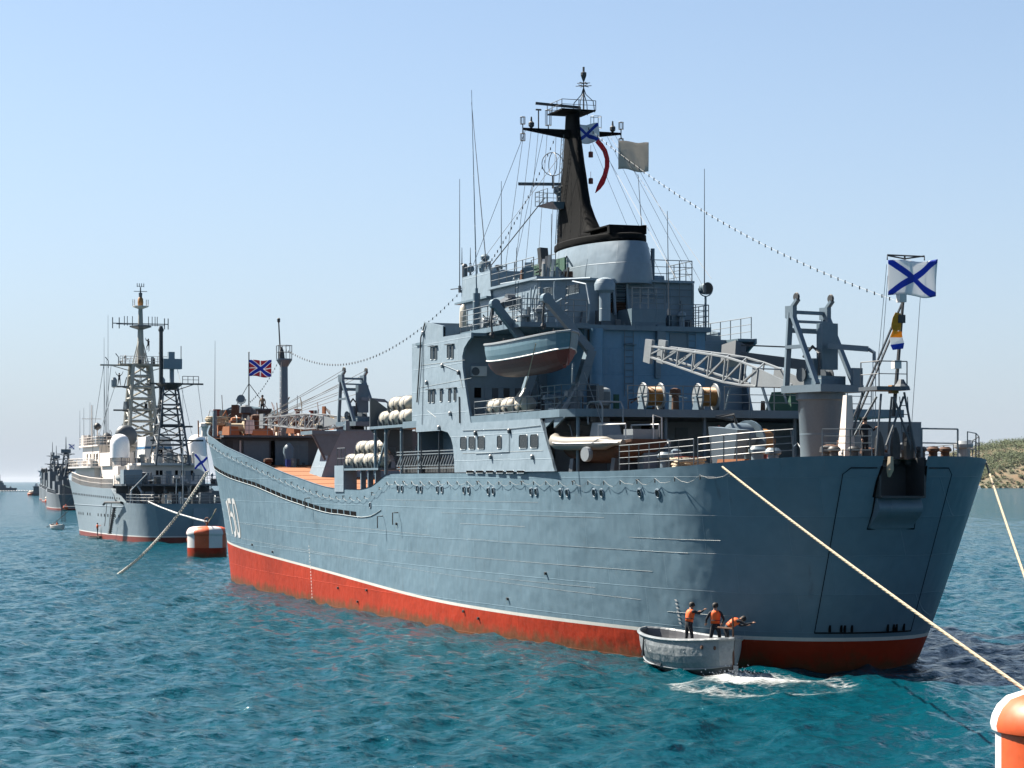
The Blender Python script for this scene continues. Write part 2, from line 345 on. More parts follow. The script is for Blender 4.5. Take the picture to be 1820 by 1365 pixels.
def sea_mesh():
    c = Vector((CAM.x, CAM.y)); mid = math.atan2(DEPTH.y, DEPTH.x)
    ang = np.concatenate([np.linspace(-math.pi, -R(19), 50)[:-1], np.linspace(-R(19), R(19), 760), np.linspace(R(19), math.pi, 50)[1:-1]]) + mid
    rad = [12.0]
    while rad[-1] < 45000:
        r = rad[-1]; rad.append(r + max(0.22, r * (0.0034 if r < 330 else 0.0034 + (r - 330) * 2.2e-5 if r < 4000 else 0.35)) if r > 50 else r + 4)
    rad = np.array([6.0] + rad)
    A, Rr = np.meshgrid(ang, rad)
    X = c.x + Rr * np.cos(A); Y = c.y + Rr * np.sin(A)
    def fade(lam):
        cell = np.maximum(Rr * 0.0034, 0.22); cell = np.where(Rr > 330, cell + (Rr - 330) * 0.004, cell)
        return np.clip((lam / (cell * 2.6) - 0.55) / 0.8, 0, 1) * np.clip((2500 - Rr) / 1500, 0, 1) * (np.abs(A - mid) < R(18.9))
    dx, dy, dz = wave_field(X, Y, fade)
    n, k = X.shape
    V = np.stack([X + dx, Y + dy, dz], -1).reshape(-1, 3)
    i = np.arange(n - 1)[:, None] * k; j = np.arange(k)[None, :]; j2 = (j + 1) % k
    F = np.stack([i + j, i + k + j, i + k + j2, i + j2], -1).reshape(-1, 4)[:, ::-1]
    me = bpy.data.meshes.new('sea')
    me.vertices.add(len(V)); me.vertices.foreach_set('co', V.ravel())
    me.loops.add(F.size); me.loops.foreach_set('vertex_index', F.ravel().astype(np.int32))
    me.polygons.add(len(F)); me.polygons.foreach_set('loop_start', (np.arange(len(F)) * 4).astype(np.int32))
    me.polygons.foreach_set('use_smooth', np.ones(len(F), bool)); me.update(calc_edges=True); me.validate()
    return me

m, nt, b = new_mat('sea_water'); Lk = nt.links.new
b.inputs['IOR'].default_value = 1.26; b.inputs['Roughness'].default_value = 0.06; b.inputs['Specular Tint'].default_value = (0.62, 0.88, 1.0, 1)
geo = N(nt, 'ShaderNodeNewGeometry')
nb = N(nt, 'ShaderNodeTexNoise', Scale=0.02, Detail=4.0); Lk(geo.outputs['Position'], nb.inputs['Vector'])
rmp = N(nt, 'ShaderNodeMix', data_type='RGBA'); rmp.inputs[6].default_value = (0.0004, 0.027, 0.031, 1); rmp.inputs[7].default_value = (0.0004, 0.027, 0.050, 1)
Lk(nb.outputs[0], rmp.inputs['Factor']); Lk(rmp.outputs[2], b.inputs['Base Color'])
mp = N(nt, 'ShaderNodeMapping'); mp.inputs['Scale'].default_value = (1, 1, 1); Lk(geo.outputs['Position'], mp.inputs[0])
n1 = N(nt, 'ShaderNodeTexNoise', Scale=2.6, Detail=4.0, Roughness=0.62); Lk(mp.outputs[0], n1.inputs['Vector'])
n2 = N(nt, 'ShaderNodeTexNoise', Scale=0.42, Detail=3.0, Roughness=0.6); Lk(mp.outputs[0], n2.inputs['Vector'])
b1 = N(nt, 'ShaderNodeBump', Strength=1.0, Distance=0.13); Lk(n1.outputs[0], b1.inputs['Height'])
b2 = N(nt, 'ShaderNodeBump', Strength=1.0, Distance=0.30); Lk(n2.outputs[0], b2.inputs['Height']); Lk(b1.outputs[0], b2.inputs['Normal'])
# ripples too fine for the mesh: tilt the normal directly so that far water keeps its roughness
rn = N(nt, 'ShaderNodeTexNoise', Scale=1.9, Detail=5.0, Roughness=0.7); Lk(geo.outputs['Position'], rn.inputs['Vector'])
rs = N(nt, 'ShaderNodeVectorMath', operation='SUBTRACT'); Lk(rn.outputs['Color'], rs.inputs[0]); rs.inputs[1].default_value = (0.5, 0.5, 0.5)
rk = N(nt, 'ShaderNodeVectorMath', operation='MULTIPLY'); Lk(rs.outputs[0], rk.inputs[0]); rk.inputs[1].default_value = (1.9, 1.9, 0.0)
ra = N(nt, 'ShaderNodeVectorMath', operation='ADD'); Lk(b2.outputs[0], ra.inputs[0]); Lk(rk.outputs[0], ra.inputs[1])
rz_ = N(nt, 'ShaderNodeVectorMath', operation='NORMALIZE'); Lk(ra.outputs[0], rz_.inputs[0])
Lk(rz_.outputs[0], b.inputs['Normal'])
# light scattered back from within the water
df = N(nt, 'ShaderNodeBsdfDiffuse'); df.inputs['Color'].default_value = (0.0004, 0.047, 0.066, 1); Lk(rz_.outputs[0], df.inputs['Normal'])
ms_ = N(nt, 'ShaderNodeMixShader'); ms_.inputs[0].default_value = 0.24; Lk(b.outputs[0], ms_.inputs[1]); Lk(df.outputs[0], ms_.inputs[2]); Lk(ms_.outputs[0], nt.nodes['Material Output'].inputs[0])
M['sea'] = m
sme = sea_mesh(); sme.materials.append(m)
sea = bpy.data.objects.new('sea', sme); COL.objects.link(sea); tag(sea, 'blue green harbour water with short choppy waves', 'sea', kind='structure')
# ---------------------------------------------------------------- the big landing ship: hull
SHIP = empty('landing_ship', (0, 0, 0))
tag(SHIP, 'large blue grey naval landing ship with red bottom and number 150, nearest ship', 'ship')
sheer = smooth_table([(-2,8.55),(0,8.48),(3,8.28),(6,8.10),(12,7.95),(30,7.92),(42,7.92),(43.6,7.86),(45.2,7.55),(47,7.2),(49.5,7.05),(54,7.08),(65,7.88),(76,9.08),(85,10.05),(92,10.85),(97,11.15),(101,11.65),(106,12.65),(112.6,13.9)])
deckz = smooth_table([(-2,8.36),(0,8.32),(3,8.1),(6,7.95),(12,7.75),(42,7.7),(47,6.5),(55,6.7),(65,7.0),(76,7.75),(88,8.7),(95,9.1)])
whitez = smooth_table([(-2,1.16),(20,1.14),(34,1.25),(59,1.95),(85,2.58),(112,3.1)])
wshape = smooth_table([(0,2.3),(.006,3.0),(.018,3.95),(.04,4.8),(.09,5.75),(.15,6.5),(.21,7.0),(.30,7.45),(.45,7.4),(.6,7.0),(.74,6.4),(.85,5.4),(.90,4.6),(.95,2.9),(.98,1.3),(1,0.02)])
dshape = smooth_table([(0,3.1),(.008,4.3),(.025,5.6),(.055,6.75),(.1,7.25),(.16,7.65),(.3,7.75),(.6,7.75),(.75,7.55),(.82,7.1),(.87,6.2),(.91,5.1),(.95,3.4),(.98,1.7),(1,0.03)])
def stern_x(z): return 3.6 * (1 - z / 8.2) if z > 0 else 3.6 + z * -0.9
def stem_x(z): return 106.6 + max(z, -2) * 0.33 + max(z, 0) ** 2 * 0.010
def half_b(x, z):
    x0, x1 = stern_x(z), stem_x(z); s = min(max((x - x0) / (x1 - x0), 0), 1)
    g = min(max(z / 8.4, -0.15), 1.6); e_ = 0.72 + 0.53 * min(1, s / 0.35); g = g ** e_ if g > 0 else g
    if s > 0.7: g2 = max(z, 0) / 11.0; g = g + (g2 ** 1.7 - g) * (s - 0.7) / 0.3
    g = min(g, 1.12)
    return max(wshape(s) + (dshape(s) - wshape(s)) * g, 0.02)
def hull_p(x, z, off=0.0, side=1):
    """point on the port (side 1) or starboard shell, pushed out by off"""
    y = half_b(x, z)
    if off:
        e = 0.25; tx = half_b(x + e, z) - half_b(x - e, z); tz = half_b(x, z + e) - half_b(x, z - e)
        n = Vector((-tx / (2*e), 1, -tz / (2*e))).normalized()
        return Vector((x + n.x*off, (y + n.y*off) * side, z + n.z*off))
    return Vector((x, y * side, z))

XS = np.concatenate([np.linspace(0, 0.06, 10)[:-1] , np.linspace(0.06, 0.36, 22)[:-1], np.linspace(0.36, 0.45, 16)[:-1], np.linspace(0.45, 0.80, 24)[:-1], np.linspace(0.80, 1, 26)])
hm = MB()
def hull_rows():
    T = [-1] + list(range(14))
    rows = []
    for s in XS:
        col = []
        xg = s * 112.5
        for k in range(17):
            # z levels follow the white line, then spread to the sheer
            zt_x = xg
            zs, zw = sheer(zt_x), whitez(zt_x)
            if k == 0: z = -1.6
            elif k == 1: z = -0.5
            elif k == 2: z = 0.35
            elif k == 3: z = zw
            elif k == 4: z = zw + 0.15
            else: z = zw + 0.15 + (zs - zw - 0.15) * (k - 4) / 12
            x = stern_x(z) + s * (stem_x(z) - stern_x(z))
            if k == 16: z = sheer(x)
            col.append((x, half_b(x, z), z))
        rows.append(col)
    return rows
HR = hull_rows()
for side in (1, -1):
    for i in range(len(HR) - 1):
        for k in range(16):
            q = [HR[i][k], HR[i+1][k], HR[i+1][k+1], HR[i][k+1]]
            vs = [(p[0], p[1] * side, p[2]) for p in q]
            mi = 1 if k < 3 else 2 if k == 3 else 0
            hm.add(vs, [(0,3,2,1) if side > 0 else (0,1,2,3)], mi)
# transom: bowed outwards, with an open fairlead notch at the top
def transom_x(y, z):
    w = half_b(stern_x(z), z); return stern_x(z) - 0.75 * max(0, 1 - (y / w) ** 2)
tz = [HR[0][k][2] for k in range(17)]
zs_top = 0
tz_f = sorted(set([round(t, 4) for t in tz] + [6.95]))
NW = 0.95
ys_n = [-1, -.8, -.6, None, 0, None, .6, .8, 1]
def trow(z):
    w = half_b(stern_x(z), z)
    yy = [-w, -w*.8, -w*.55, -NW, 0, NW, w*.55, w*.8, w]
    return [(transom_x(y, z), y, z) for y in yy]
for a, c in zip(tz_f[:-1], tz_f[1:]):
    ra, rb = trow(a), trow(c)
    for j in range(8):
        if a >= 6.94 and j in (3, 4): continue
        mi = 1 if c <= whitez(0) + .01 else 2 if c <= whitez(0) + .17 else 0
        hm.add([ra[j], ra[j+1], rb[j+1], rb[j]], [(0,3,2,1)], mi)
HULL = hm.build('hull', [M['hull'], M['red'], M['waterline']], SHIP, smooth=35, fix=True)
nm = MB()
zt = sheer(0) - 0.02
nm.bb(0.9, 1.0, -NW, NW, 6.9, zt); nm.bb(-0.55, 0.95, -NW-.06, -NW+.02, 6.9, zt - .03); nm.bb(-0.55, 0.95, NW-.02, NW+.06, 6.9, zt - .03); nm.bb(-0.62, 1.0, -NW, NW, 6.86, 6.94)
nm.build('fairlead_recess', M['dark'], HULL)
# inner bulwark + decks
dm = MB(); P = []
def deck_strip(x0, x1, zf, n, inset=0.06):
    rows = []
    for i in range(n + 1):
        x = x0 + (x1 - x0) * i / n; z = zf(x); w = max(half_b(max(x, stern_x(z) + .01), z) - inset, .02)
        rows.append([(x, -w, z), (x, -w * .5, z + .04), (x, 0, z + .05), (x, w * .5, z + .04), (x, w, z)])
    return rows
dm.grid(deck_strip(0.06, 43.5, deckz, 34), flip=False); dm.build('after_deck', M['greydeck'], SHIP, smooth=30)
dm = MB(); dm.grid(deck_strip(43.5, 95, deckz, 40)); FORE = dm.build('fore_deck', M['deck'], SHIP, smooth=30)
for i in range(9):   # welded joints across the orange deck
    x = 56 + i * 3.6; z = deckz(x) + 0.055; w = half_b(x, z) - 0.4
    MB().box((x, 0, z + .006), (0.10, 2 * w, 0.012)).build('deck_joint', M['rust'], FORE)
fcz = smooth_table([(86, 10.6), (95, 10.8), (112, 12.2)])
dm = MB(); dm.grid(deck_strip(87.6, 111.6, fcz, 20, 0.10)); dm.build('forecastle_deck', M['deck'], SHIP, smooth=30)
dm = MB()
for side in (1, -1):     # inside faces of the bulwark
    rows = []
    for i in range(90):
        x = 43 + (110.5 - 43) * i / 89; zt = sheer(x); zb = deckz(min(x, 95)) if x < 88 else fcz(x) - .2
        a = half_b(x, zt) - 0.09; bz = half_b(x, zb) - 0.09
        rows.append([(x, side * max(bz, .02), zb - .1), (x, side * max(a, .02), zt + .01), (x, side * (max(a, .02) + 0.12), zt + 0.012)])
    dm.grid(rows, flip=(side < 0))
dm.build('bulwark', M['grey'], HULL, smooth=30)
# rubbing strakes / seam ridges along the side
def strake(xa, xb, za, zb, mat, r=0.022, off=0.012, name='seam_strake', n=40, zf=None):
    pts = []
    for i in range(n + 1):
        x = xa + (xb - xa) * i / n; z = zf(x) if zf else za + (zb - za) * i / n
        pts.append(hull_p(x, z, off))
    return MB().path(pts, r, n=4).build(name, mat, HULL)
M['seam'] = paint('worn_seam', (0.235, 0.29, 0.315), 0.5, 0.3, 0.8, streak=0.8, stain=(0.10,0.15,0.175))
for xa, xb, za, zb in ((20,44,6.55,6.5),(13,34,5.95,5.9),(22,31,5.4,5.4),(6.5,30,4.6,4.65),(36,68,4.7,5.0),(9.5,44,3.75,3.75),(15,26,2.85,2.85),(46,86,3.9,4.6),(11,74,2.5,3.2),(48,98,3.0,3.6),(88,103,5.2,5.6),(4.5,11,5.15,5.15),(5,9,2.1,2.1)):
    strake(xa, xb, za, zb, M['seam'], r=random.uniform(.005,.009), off=.004)
strake(45, 106, 0, 0, M['seam'], r=0.028, off=0.015, zf=lambda x: sheer(x) - lerp_table(x, [(43,1.55),(54,1.35),(76,1.75),(90,2.35),(106,2.6)]) - .16, name='deck_edge_ridge', n=60)
# long row of freeing ports under the fore bulwark
for i in range(34):
    xa = 50.2 + i * 1.42; xb = xa + 1.2; rows = []
    for x in (xa, (xa + xb) / 2, xb):
        zt = sheer(x) - lerp_table(x, [(43,1.55),(54,1.35),(76,1.75),(90,2.35),(106,2.6)])
        rows.append([hull_p(x, zt - .13, .012), hull_p(x, zt + .13, .012)])
    MB().grid(rows, flip=True).build('freeing_port', M['slot'], HULL)
# portholes
def porthole(u, v, rr=0.17):
    # walk along the side until the projected point fits
    lo, hi = -0.5 + 1, 60.0
    for _ in range(40):
        mid = (lo + hi) / 2; z = 7.15
        q = hull_p(mid, z) - CAM; px = 910 + FPX * q.dot(RIGHT) / q.dot(DEPTH)
        if px > u: lo = mid
        else: hi = mid
    x = (lo + hi) / 2; q = hull_p(x, 7) - CAM; z = EYE - (v - HORIZON) * q.dot(DEPTH) / FPX
    c = hull_p(x, z, 0.0); o2 = hull_p(x, z, 0.05); nrm = (o2 - c).normalized()
    rot = nrm.to_track_quat('Z', 'Y').to_matrix()
    m = MB(); m.lathe([(rr*1.28, -.02), (rr*1.28, .035), (rr*1.05, .05), (rr, .03), (rr, .012)], c, n=14, rot=rot, cap=False)
    o = m.build('porthole', M['super'], HULL, smooth=40)
    g = MB(); g.lathe([(rr*1.02, .0), (rr*1.02, .016)], c, n=14, rot=rot); g.build('porthole_glass', M['glass'], HULL)
    MB().beam(o2 + Vector((rr*1.1, 0, rr*.9)), o2 + Vector((-rr*1.1, 0, rr*.9)), .05, .02).build('porthole_eyebrow', M['super'], HULL)
for u, v in ((708,868),(715,868.5),(742,869),(749,869.5),(778,870),(786,870),(825,871),(833.6,871.5),(868,873),(877,873),(944,874),(953,874.5),(996,876),(1008,876),(1056,876),(1069,876.5),(1136.5,876),(1168.5,877)): porthole(u, v)
porthole(657, 898, 0.15)
# hull number, laid on the plating
def on_hull_strip(pts, wdt, mat, name, parent, off=0.02, bx=0, bz=0):
    """a flat stroke painted along pts (x, z) on the shell"""
    rows = []
    for i, p in enumerate(pts):
        a = Vector(pts[max(i-1, 0)]); c = Vector(pts[min(i+1, len(pts)-1)]); d = (c - a).normalized(); n = Vector((-d.y, d.x))
        for_row = [Vector(p) + n * wdt / 2, Vector(p) - n * wdt / 2]
        rows.append([hull_p(bx - q.x, bz + q.y, off) for q in for_row])
    return MB().grid(rows).build(name, mat, parent)
def digits(bx, bz, h, w, t, gap):
    S = h / 2.3
    one = [(-.02, h*.86), (w*.30, h), (w*.30, 0)]
    five = [(w*.95, h), (w*.08, h), (w*.08, h*.57), (w*.5, h*.62), (w*.85, h*.55), (w*.98, h*.38), (w*.98, h*.2), (w*.85, h*.06), (w*.5, 0), (w*.3, 0)]
    zero = [(w*.5 + w*.46*math.sin(2*math.pi*i/20), h*.5 + (h*.5) * max(-1, min(1, 1.18 * math.cos(2*math.pi*i/20)))) for i in range(21)]
    x = bx
    for nm_, pl, ww in (('digit_one', one, w*.42), ('digit_five', five, w), ('digit_zero', zero, w)):
        o = on_hull_strip(pl, t * (1.5 if nm_ == 'digit_one' else 1.0), M['white'], nm_, HULL, 0.025, x, bz)
        x -= ww + gap
digits(89.6, 3.65, 2.45, 1.75, 0.40, 0.42)
# draught marks
for i in range(17):
    z = 0.2 + i * 0.2
    MB().grid([[hull_p(62.2, z, .015), hull_p(62.2, z + .1, .015)], [hull_p(62.05, z, .015), hull_p(62.05, z + .1, .015)]], flip=False).build('draught_mark', M['white'], HULL)
for i in range(7):
    z = 1.6 + i * .16; x = 8.3 - i * .02 
    MB().grid([[hull_p(x, z, .015), hull_p(x + .05, z + .09, .015)], [hull_p(x - .14, z, .015), hull_p(x - .1, z + .09, .015)]]).build('draught_mark', M['white'], HULL)
# stern gate: proud panel, its black joint, hinges, scoop under the notch
def tpt(y, z, off): return Vector((transom_x(y, z) - off, y, z))
gm = MB()
def gate_w(z): return 2.15 + (z - 1.5) * 0.035
rows = []
for i in range(15):
    z = 1.55 + (7.98 - 1.55) * i / 14; w = gate_w(z)
    rows.append([tpt(-w + 2*w*j/10, z, .03) for j in range(11)])
gate_rows = rows
for i in range(14):
    for j in range(10):
        zc = 1.55 + 6.43 * (i + .5) / 14; yc = abs(-gate_w(zc) + 2 * gate_w(zc) * (j + .5) / 10)
        if zc > 5.75 and yc < 1.0: continue
        gm.add([rows[i][j], rows[i][j+1], rows[i+1][j+1], rows[i+1][j]], [(0,3,2,1)])
GATE = gm.build('stern_gate', M['hull'], SHIP, smooth=30)
jm = MB(); w0, w1 = gate_w(1.5), gate_w(8.0)
jm.path([tpt(w1 * .35 + .3, 8.03, .03), tpt(w1 - .25, 8.03, .03), tpt(w1, 7.78, .03)] + [tpt(gate_w(z), z, .03) for z in np.linspace(7.2, 1.5, 10)], .018, n=4)
jm.path([tpt(-w1 * .35 - .3, 8.03, .03), tpt(-w1 + .25, 8.03, .03), tpt(-w1, 7.78, .03)] + [tpt(-gate_w(z), z, .03) for z in np.linspace(7.2, 1.5, 10)], .018, n=4)
jm.path([tpt(w0 - 2 * w0 * i / 12, 1.5, .03) for i in range(13)], .026, n=4)
jm.build('gate_joint', M['slot'], GATE)
for y in (1.65, 1.22, 1.08, .8, -.8, -1.1, -1.25, -1.65):
    MB().box(tpt(y, 1.68, .06), (.1, .07, .28)).build('gate_hinge', M['slot'], GATE)
sm = MB(); rows = []
for i in range(11):
    t = i / 10; z = 6.93 - 1.25 * t; b_ = 0.12 + 0.42 * math.sin(math.pi * min(t * 1.15, 1)) ** 1.4
    rows.append([tpt(-NW + 2 * NW * j / 8, z, b_) for j in range(9)])
sm.grid(rows, flip=False)
for c in (0, 8): sm.add([rows[i][c] for i in range(11)] + [tpt(NW * (-1 if c == 0 else 1), 6.93 - 1.25 * i / 10, 0) for i in range(11)], [(i, i+1, i+12, i+11) for i in range(10)])
sm.build('fairlead_scoop', M['grey'], HULL, smooth=40)
jm = MB(); jm.path([tpt(-NW-.05, 6.9, .06), tpt(-NW-.02, 6.3, .06), tpt(-NW-.08, 5.65, .05), tpt(NW+.08, 5.65, .05), tpt(NW+.02, 6.3, .06), tpt(NW+.05, 6.9, .06)], .03, n=4); jm.build('scoop_joint', M['slot'], HULL)
jm = MB(); jm.path([tpt(-NW, 8.1, .05), tpt(-NW-.1, 7.5, .06), tpt(-NW-.1, 6.9, .06)], .05, n=4); jm.path([tpt(NW, 8.1, .05), tpt(NW+.1, 7.5, .06), tpt(NW+.1, 6.9, .06)], .05, n=4); jm.build('notch_joint', M['slot'], HULL)
# small overboard discharges with dark run marks
for x, z in ((55,1.15),(50.5,.55),(48.5,1.3),(31,1.0),(29,.75),(20,3.3),(42,5.2),(25,1.9),(73,2.8),(80,3.1)):
    c = hull_p(x, z, .0); MB().tube(c, hull_p(x, z, .10), .07, n=8).build('discharge_pipe', M['dark'], HULL)
for x in (60.8, 44.6, 41.6):
    m = MB(); z1 = sheer(x) - (1.0 if x > 50 else 2.1); m.path([hull_p(x, z1, .03), hull_p(x, z1, .35), hull_p(x, z1 - .65, .37)], .035, n=5); m.build('mooring_hook', M['dark'], HULL)
# ---------------------------------------------------------------- landing ship: superstructure
SUP = MB()
YP = 7.75
wing = [(17.1,7.96),(19.0,10.36),(28.9,10.40),(29.35,11.3),(29.85,12.4),(30.2,13.2),(30.25,13.75),(29.95,14.15),(29.3,14.45),(28.85,14.6),(28.85,14.85),(33.4,14.9),(33.4,15.45),(36.65,15.88),(38.05,10.42),(38.0,10.12),(33.6,10.12),(32.6,10.0),(32.05,9.7),(31.75,9.3),(31.55,8.6),(31.5,7.96)]
m = MB(); m.prism(wing, 'y', YP - .12, YP); WING = m.build('port_wing_wall', M['super'], SHIP, fix=True)
m = MB(); m.prism([(x, z) for x, z in wing], 'y', -YP + .12, -YP); m.build('starboard_wing_wall', M['super'], SHIP, fix=True)
m = MB(); m.bb(21.2, 40.5, -7.55, 6.2, 7.6, 10.34); HOUSE1 = m.build('deckhouse', M['super'], SHIP)
slab_out = [(15.4, 6.4), (15.7, 7.3), (16.6, 7.72), (40.6, 7.72), (40.6, -7.72), (16.6, -7.72), (15.7, -7.3), (15.4, -6.4)]
m = MB(); m.prism(slab_out, 'z', 10.37, 10.72); BDECK = m.build('boat_deck', M['grey'], SHIP, fix=True)
for y in (7.1, 2.9, 1.0, -3.5, -6.9):      # stanchions under the overhang
    MB().tube((15.9, y, 7.8), (15.9, y, 10.37), .085, n=8).build('deck_pillar', M['grey'], SHIP)
for x in (16.2, 17.4): MB().prism([(x, 10.37), (x + 1.4, 10.37), (x + 1.4, 9.9)], 'y', 7.5, 7.6).build('deck_bracket', M['grey'], SHIP, fix=True)
m = MB(); m.bb(25.2, 40.0, -3.2, 3.2, 10.72, 15.1); HOUSE2 = m.build('boat_deck_house', M['shadegrey'], SHIP)
m = MB(); m.bb(30.35, 39.2, -7.62, 7.62, 10.72, 14.85); HOUSE3 = m.build('forward_house', M['super'], SHIP)
m = MB(); m.prism([(24.0,6.9),(38.4,6.9),(38.4,-6.7),(31.0,-6.7),(30.0,-3.4),(24.9,-3.4),(24.9,3.4),(24.0,3.4)], 'z', 14.86, 15.1); BRD = m.build('bridge_deck', M['grey'], SHIP, fix=True)
m = MB(); m.bb(28.9, 38.3, 6.9, 7.7, 14.70, 14.84); m.bb(28.9, 38.3, -7.7, -6.7, 14.70, 14.84); m.build('wing_deck', M['grey'], BRD)
m = MB(); m.hexa([(33.4,7.70,14.86),(36.9,7.70,14.86),(36.9,7.60,14.86),(33.4,7.60,14.86),(33.4,7.70,15.4),(36.6,7.70,15.8),(36.6,7.60,15.8),(33.4,7.60,15.4)]); m.bb(36.55, 36.7, -7.6, 7.6, 14.86, 15.82); m.bb(33.35, 33.42, 5.6, 7.6, 14.86, 15.4); m.build('wing_bulwark', M['super'], BRD)
# little raised block on the aft wall and parapets
MB().bb(25.1, 27.0, -1.05, .75, 15.1, 15.95).build('parapet', M['grey'], HOUSE2)
# bridge house
m = MB(); m.bb(27.0, 34.0, -3.4, 4.85, 15.1, 17.4); BH = m.build('bridge_house', M['super'], SHIP)
m = MB(); m.hexa([(33.6,-5.0,15.1),(39.0,-5.0,15.1),(39.0,5.0,15.1),(33.6,5.0,15.1),(34.3,-4.9,18.45),(38.9,-4.9,18.45),(38.9,4.9,18.45),(34.3,4.9,18.45)]); WHEEL = m.build('wheelhouse', M['super'], SHIP)
m = MB(); m.bb(26.7, 34.2, -3.3, 5.1, 17.4, 17.52); m.build('bridge_roof', M['super'], BH)
m = MB(); m.bb(34.0, 39.3, -5.2, 5.2, 17.0, 17.1); m.build('visor', M['grey'], WHEEL)
# funnel casing and mast-funnel
m = MB(); m.lathe([(1.0,17.3),(1.0,17.6),(0.985,18.2),(0.955,18.8),(0.915,19.25),(0.90,19.42)], (31.1,0,0), n=48, sx=5.1, sy=1.95); CAS = m.build('funnel_casing', M['super'], SHIP, smooth=50)
m = MB(); m.bb(27.6, 36.0, -2.6, 2.7, 15.1, 17.36); m.build('casing_base', M['grey'], SHIP)
m = MB(); m.lathe([(0.915,19.50),(0.93,19.56),(0.925,19.80),(0.88,19.86)], (31.3,0,0), n=48, sx=5.0, sy=1.9); m.build('funnel_collar', M['black'], CAS, smooth=40)
m = MB(); rows = []
fin = [(434,986,1090,1.25),(424,988,1076,1.1),(412,989,1066,1.0),(394,990,1057,.85),(370,993,1048,.75),(344,996,1043,.66),(320,999,1039.5,.58),(294,1002,1035,.5),(265,1004,1031,.44),(240,1006,1027,.40),(222,1007,1026,.38),(204,1008,1025,.36)]
for v, ul, ur, th in fin:
    xf = at(ul-5, v, y=th/2).x; xa = at(ur+7, v, y=-th/2).x; z = at((ul+ur)/2, v, y=0).z; c = (xf + xa) / 2; hl = abs(xf - xa) / 2
    rows.append([(c + hl * math.copysign(abs(math.cos(t)) ** .45, math.cos(t)), th/2 * math.copysign(abs(math.sin(t)) ** .45, math.sin(t)), z) for t in [2*math.pi*i/24 for i in range(25)]])
m.grid(rows); m.add(rows[-1][:-1], [tuple(range(24))]); MACK = m.build('mast_funnel', M['black'], SHIP, smooth=50, fix=True)
MAST_X = sum(p[0] for p in rows[-1]) / 25; MAST_Z = rows[-1][0][2]
m = MB(); m.bb(27.4, 31.6, -1.0, 1.0, 19.85, 19.95); m.bb(27.4, 27.7, -1.0, 1.0, 19.95, 20.25); m.bb(30.0, 31.6, -1.0, 1.0, 19.95, 20.12); m.bb(27.4, 28.6, -1.0, -.8, 20.1, 20.3); m.bb(27.4, 31.0, -1.0, 1.0, 20.2, 20.27); m.build('funnel_mouth', M['black'], CAS)
for zz in (20.6, 21.8, 23.0, 24.2, 25.4): pass
# mast ladder, platforms, yard and aerials
lad = MB(); px = lambda v: Vector((at(1003 - (v-230)*.06, v, y=.5).x + .05, .55, at(1003, v, y=.5).z))
a, c = px(430), px(240)
for o in (-.16, .16): lad.tube(a + Vector((o,0,0)), c + Vector((o,0,0)), .02, n=4)
for i in range(24): q = a.lerp(c, i/23); lad.tube(q + Vector((-.16,0,0)), q + Vector((.16,0,0)), .014, n=4)
lad.build('mast_ladder', M['rail'], MACK)
Yz = at(1025, 234, x=MAST_X).z
m = MB()
for sd in (1, -1): m.hexa([(MAST_X-.16,0.1*sd,Yz-.42),(MAST_X+.16,0.1*sd,Yz-.42),(MAST_X+.16,0.1*sd,Yz+.06),(MAST_X-.16,0.1*sd,Yz+.06),(MAST_X-.06,2.75*sd,Yz-.05),(MAST_X+.06,2.75*sd,Yz-.05),(MAST_X+.06,2.75*sd,Yz+.06),(MAST_X-.06,2.75*sd,Yz+.06)])
YARD = m.build('signal_yard', M['black'], MACK, fix=True)
def cage(c, r, h, n=6, mat=None, parent=None, name='cage_aerial', up=1):
    m = MB(); c = Vector(c); m.tube(c, c + Vector((0,0,.25*up)), .03, n=5)
    for z in (.25, h): m.path([c + Vector((r*math.cos(R(i*45)), r*math.sin(R(i*45)), z*up)) for i in range(9)], .016, n=4)
    for i in range(n): a_ = 2*math.pi*i/n; m.tube(c + Vector((r*math.cos(a_), r*math.sin(a_), .25*up)), c + Vector((r*math.cos(a_), r*math.sin(a_), h*up)), .014, n=4)
    return m.build(name, mat or M['dark'], parent)
for sd in (1, -1):
    cage((MAST_X, 2.78*sd, Yz), .13, .62, parent=YARD); cage((MAST_X, 2.78*sd, Yz), .13, .62, parent=YARD, up=-1)
    m = MB(); m.lathe([(.05,0),(.16,.12),(.16,.28),(.06,.36),(.04,.6)], (MAST_X, 2.3*sd, Yz+.06), n=8); m.build('yard_lamp', M['dark'], YARD)
m = MB(); m.tube((MAST_X,1.9,Yz), (MAST_X,1.9,Yz+1.05), .035, n=5); m.tube((MAST_X,1.75,Yz+1.05), (MAST_X,2.05,Yz+1.05), .05, n=5); m.build('wind_vane', M['dark'], YARD)
cage((MAST_X, 1.35, Yz), .16, 1.05, parent=YARD); cage((MAST_X, -1.35, Yz), .3, .85, n=8, mat=M['rail'], parent=YARD)
m = MB(); m.bb(MAST_X-1.1, MAST_X+1.1, -.9, 1.0, Yz+.95, Yz+1.02); m.build('radar_platform', M['black'], MACK)
railing([(MAST_X+1.1,-.9,Yz+1.0),(MAST_X+1.1,1.0,Yz+1.0),(MAST_X-1.1,1.0,Yz+1.0),(MAST_X-1.1,-.9,Yz+1.0)], .5, 2, .8, .018, MACK, mat=M['dark'])
m = MB(); m.beam((MAST_X+.4,-.6,Yz+1.35), (MAST_X+1.0,1.7,Yz+1.55), .2, .12); m.build('bar_radar', M['dark'], MACK)
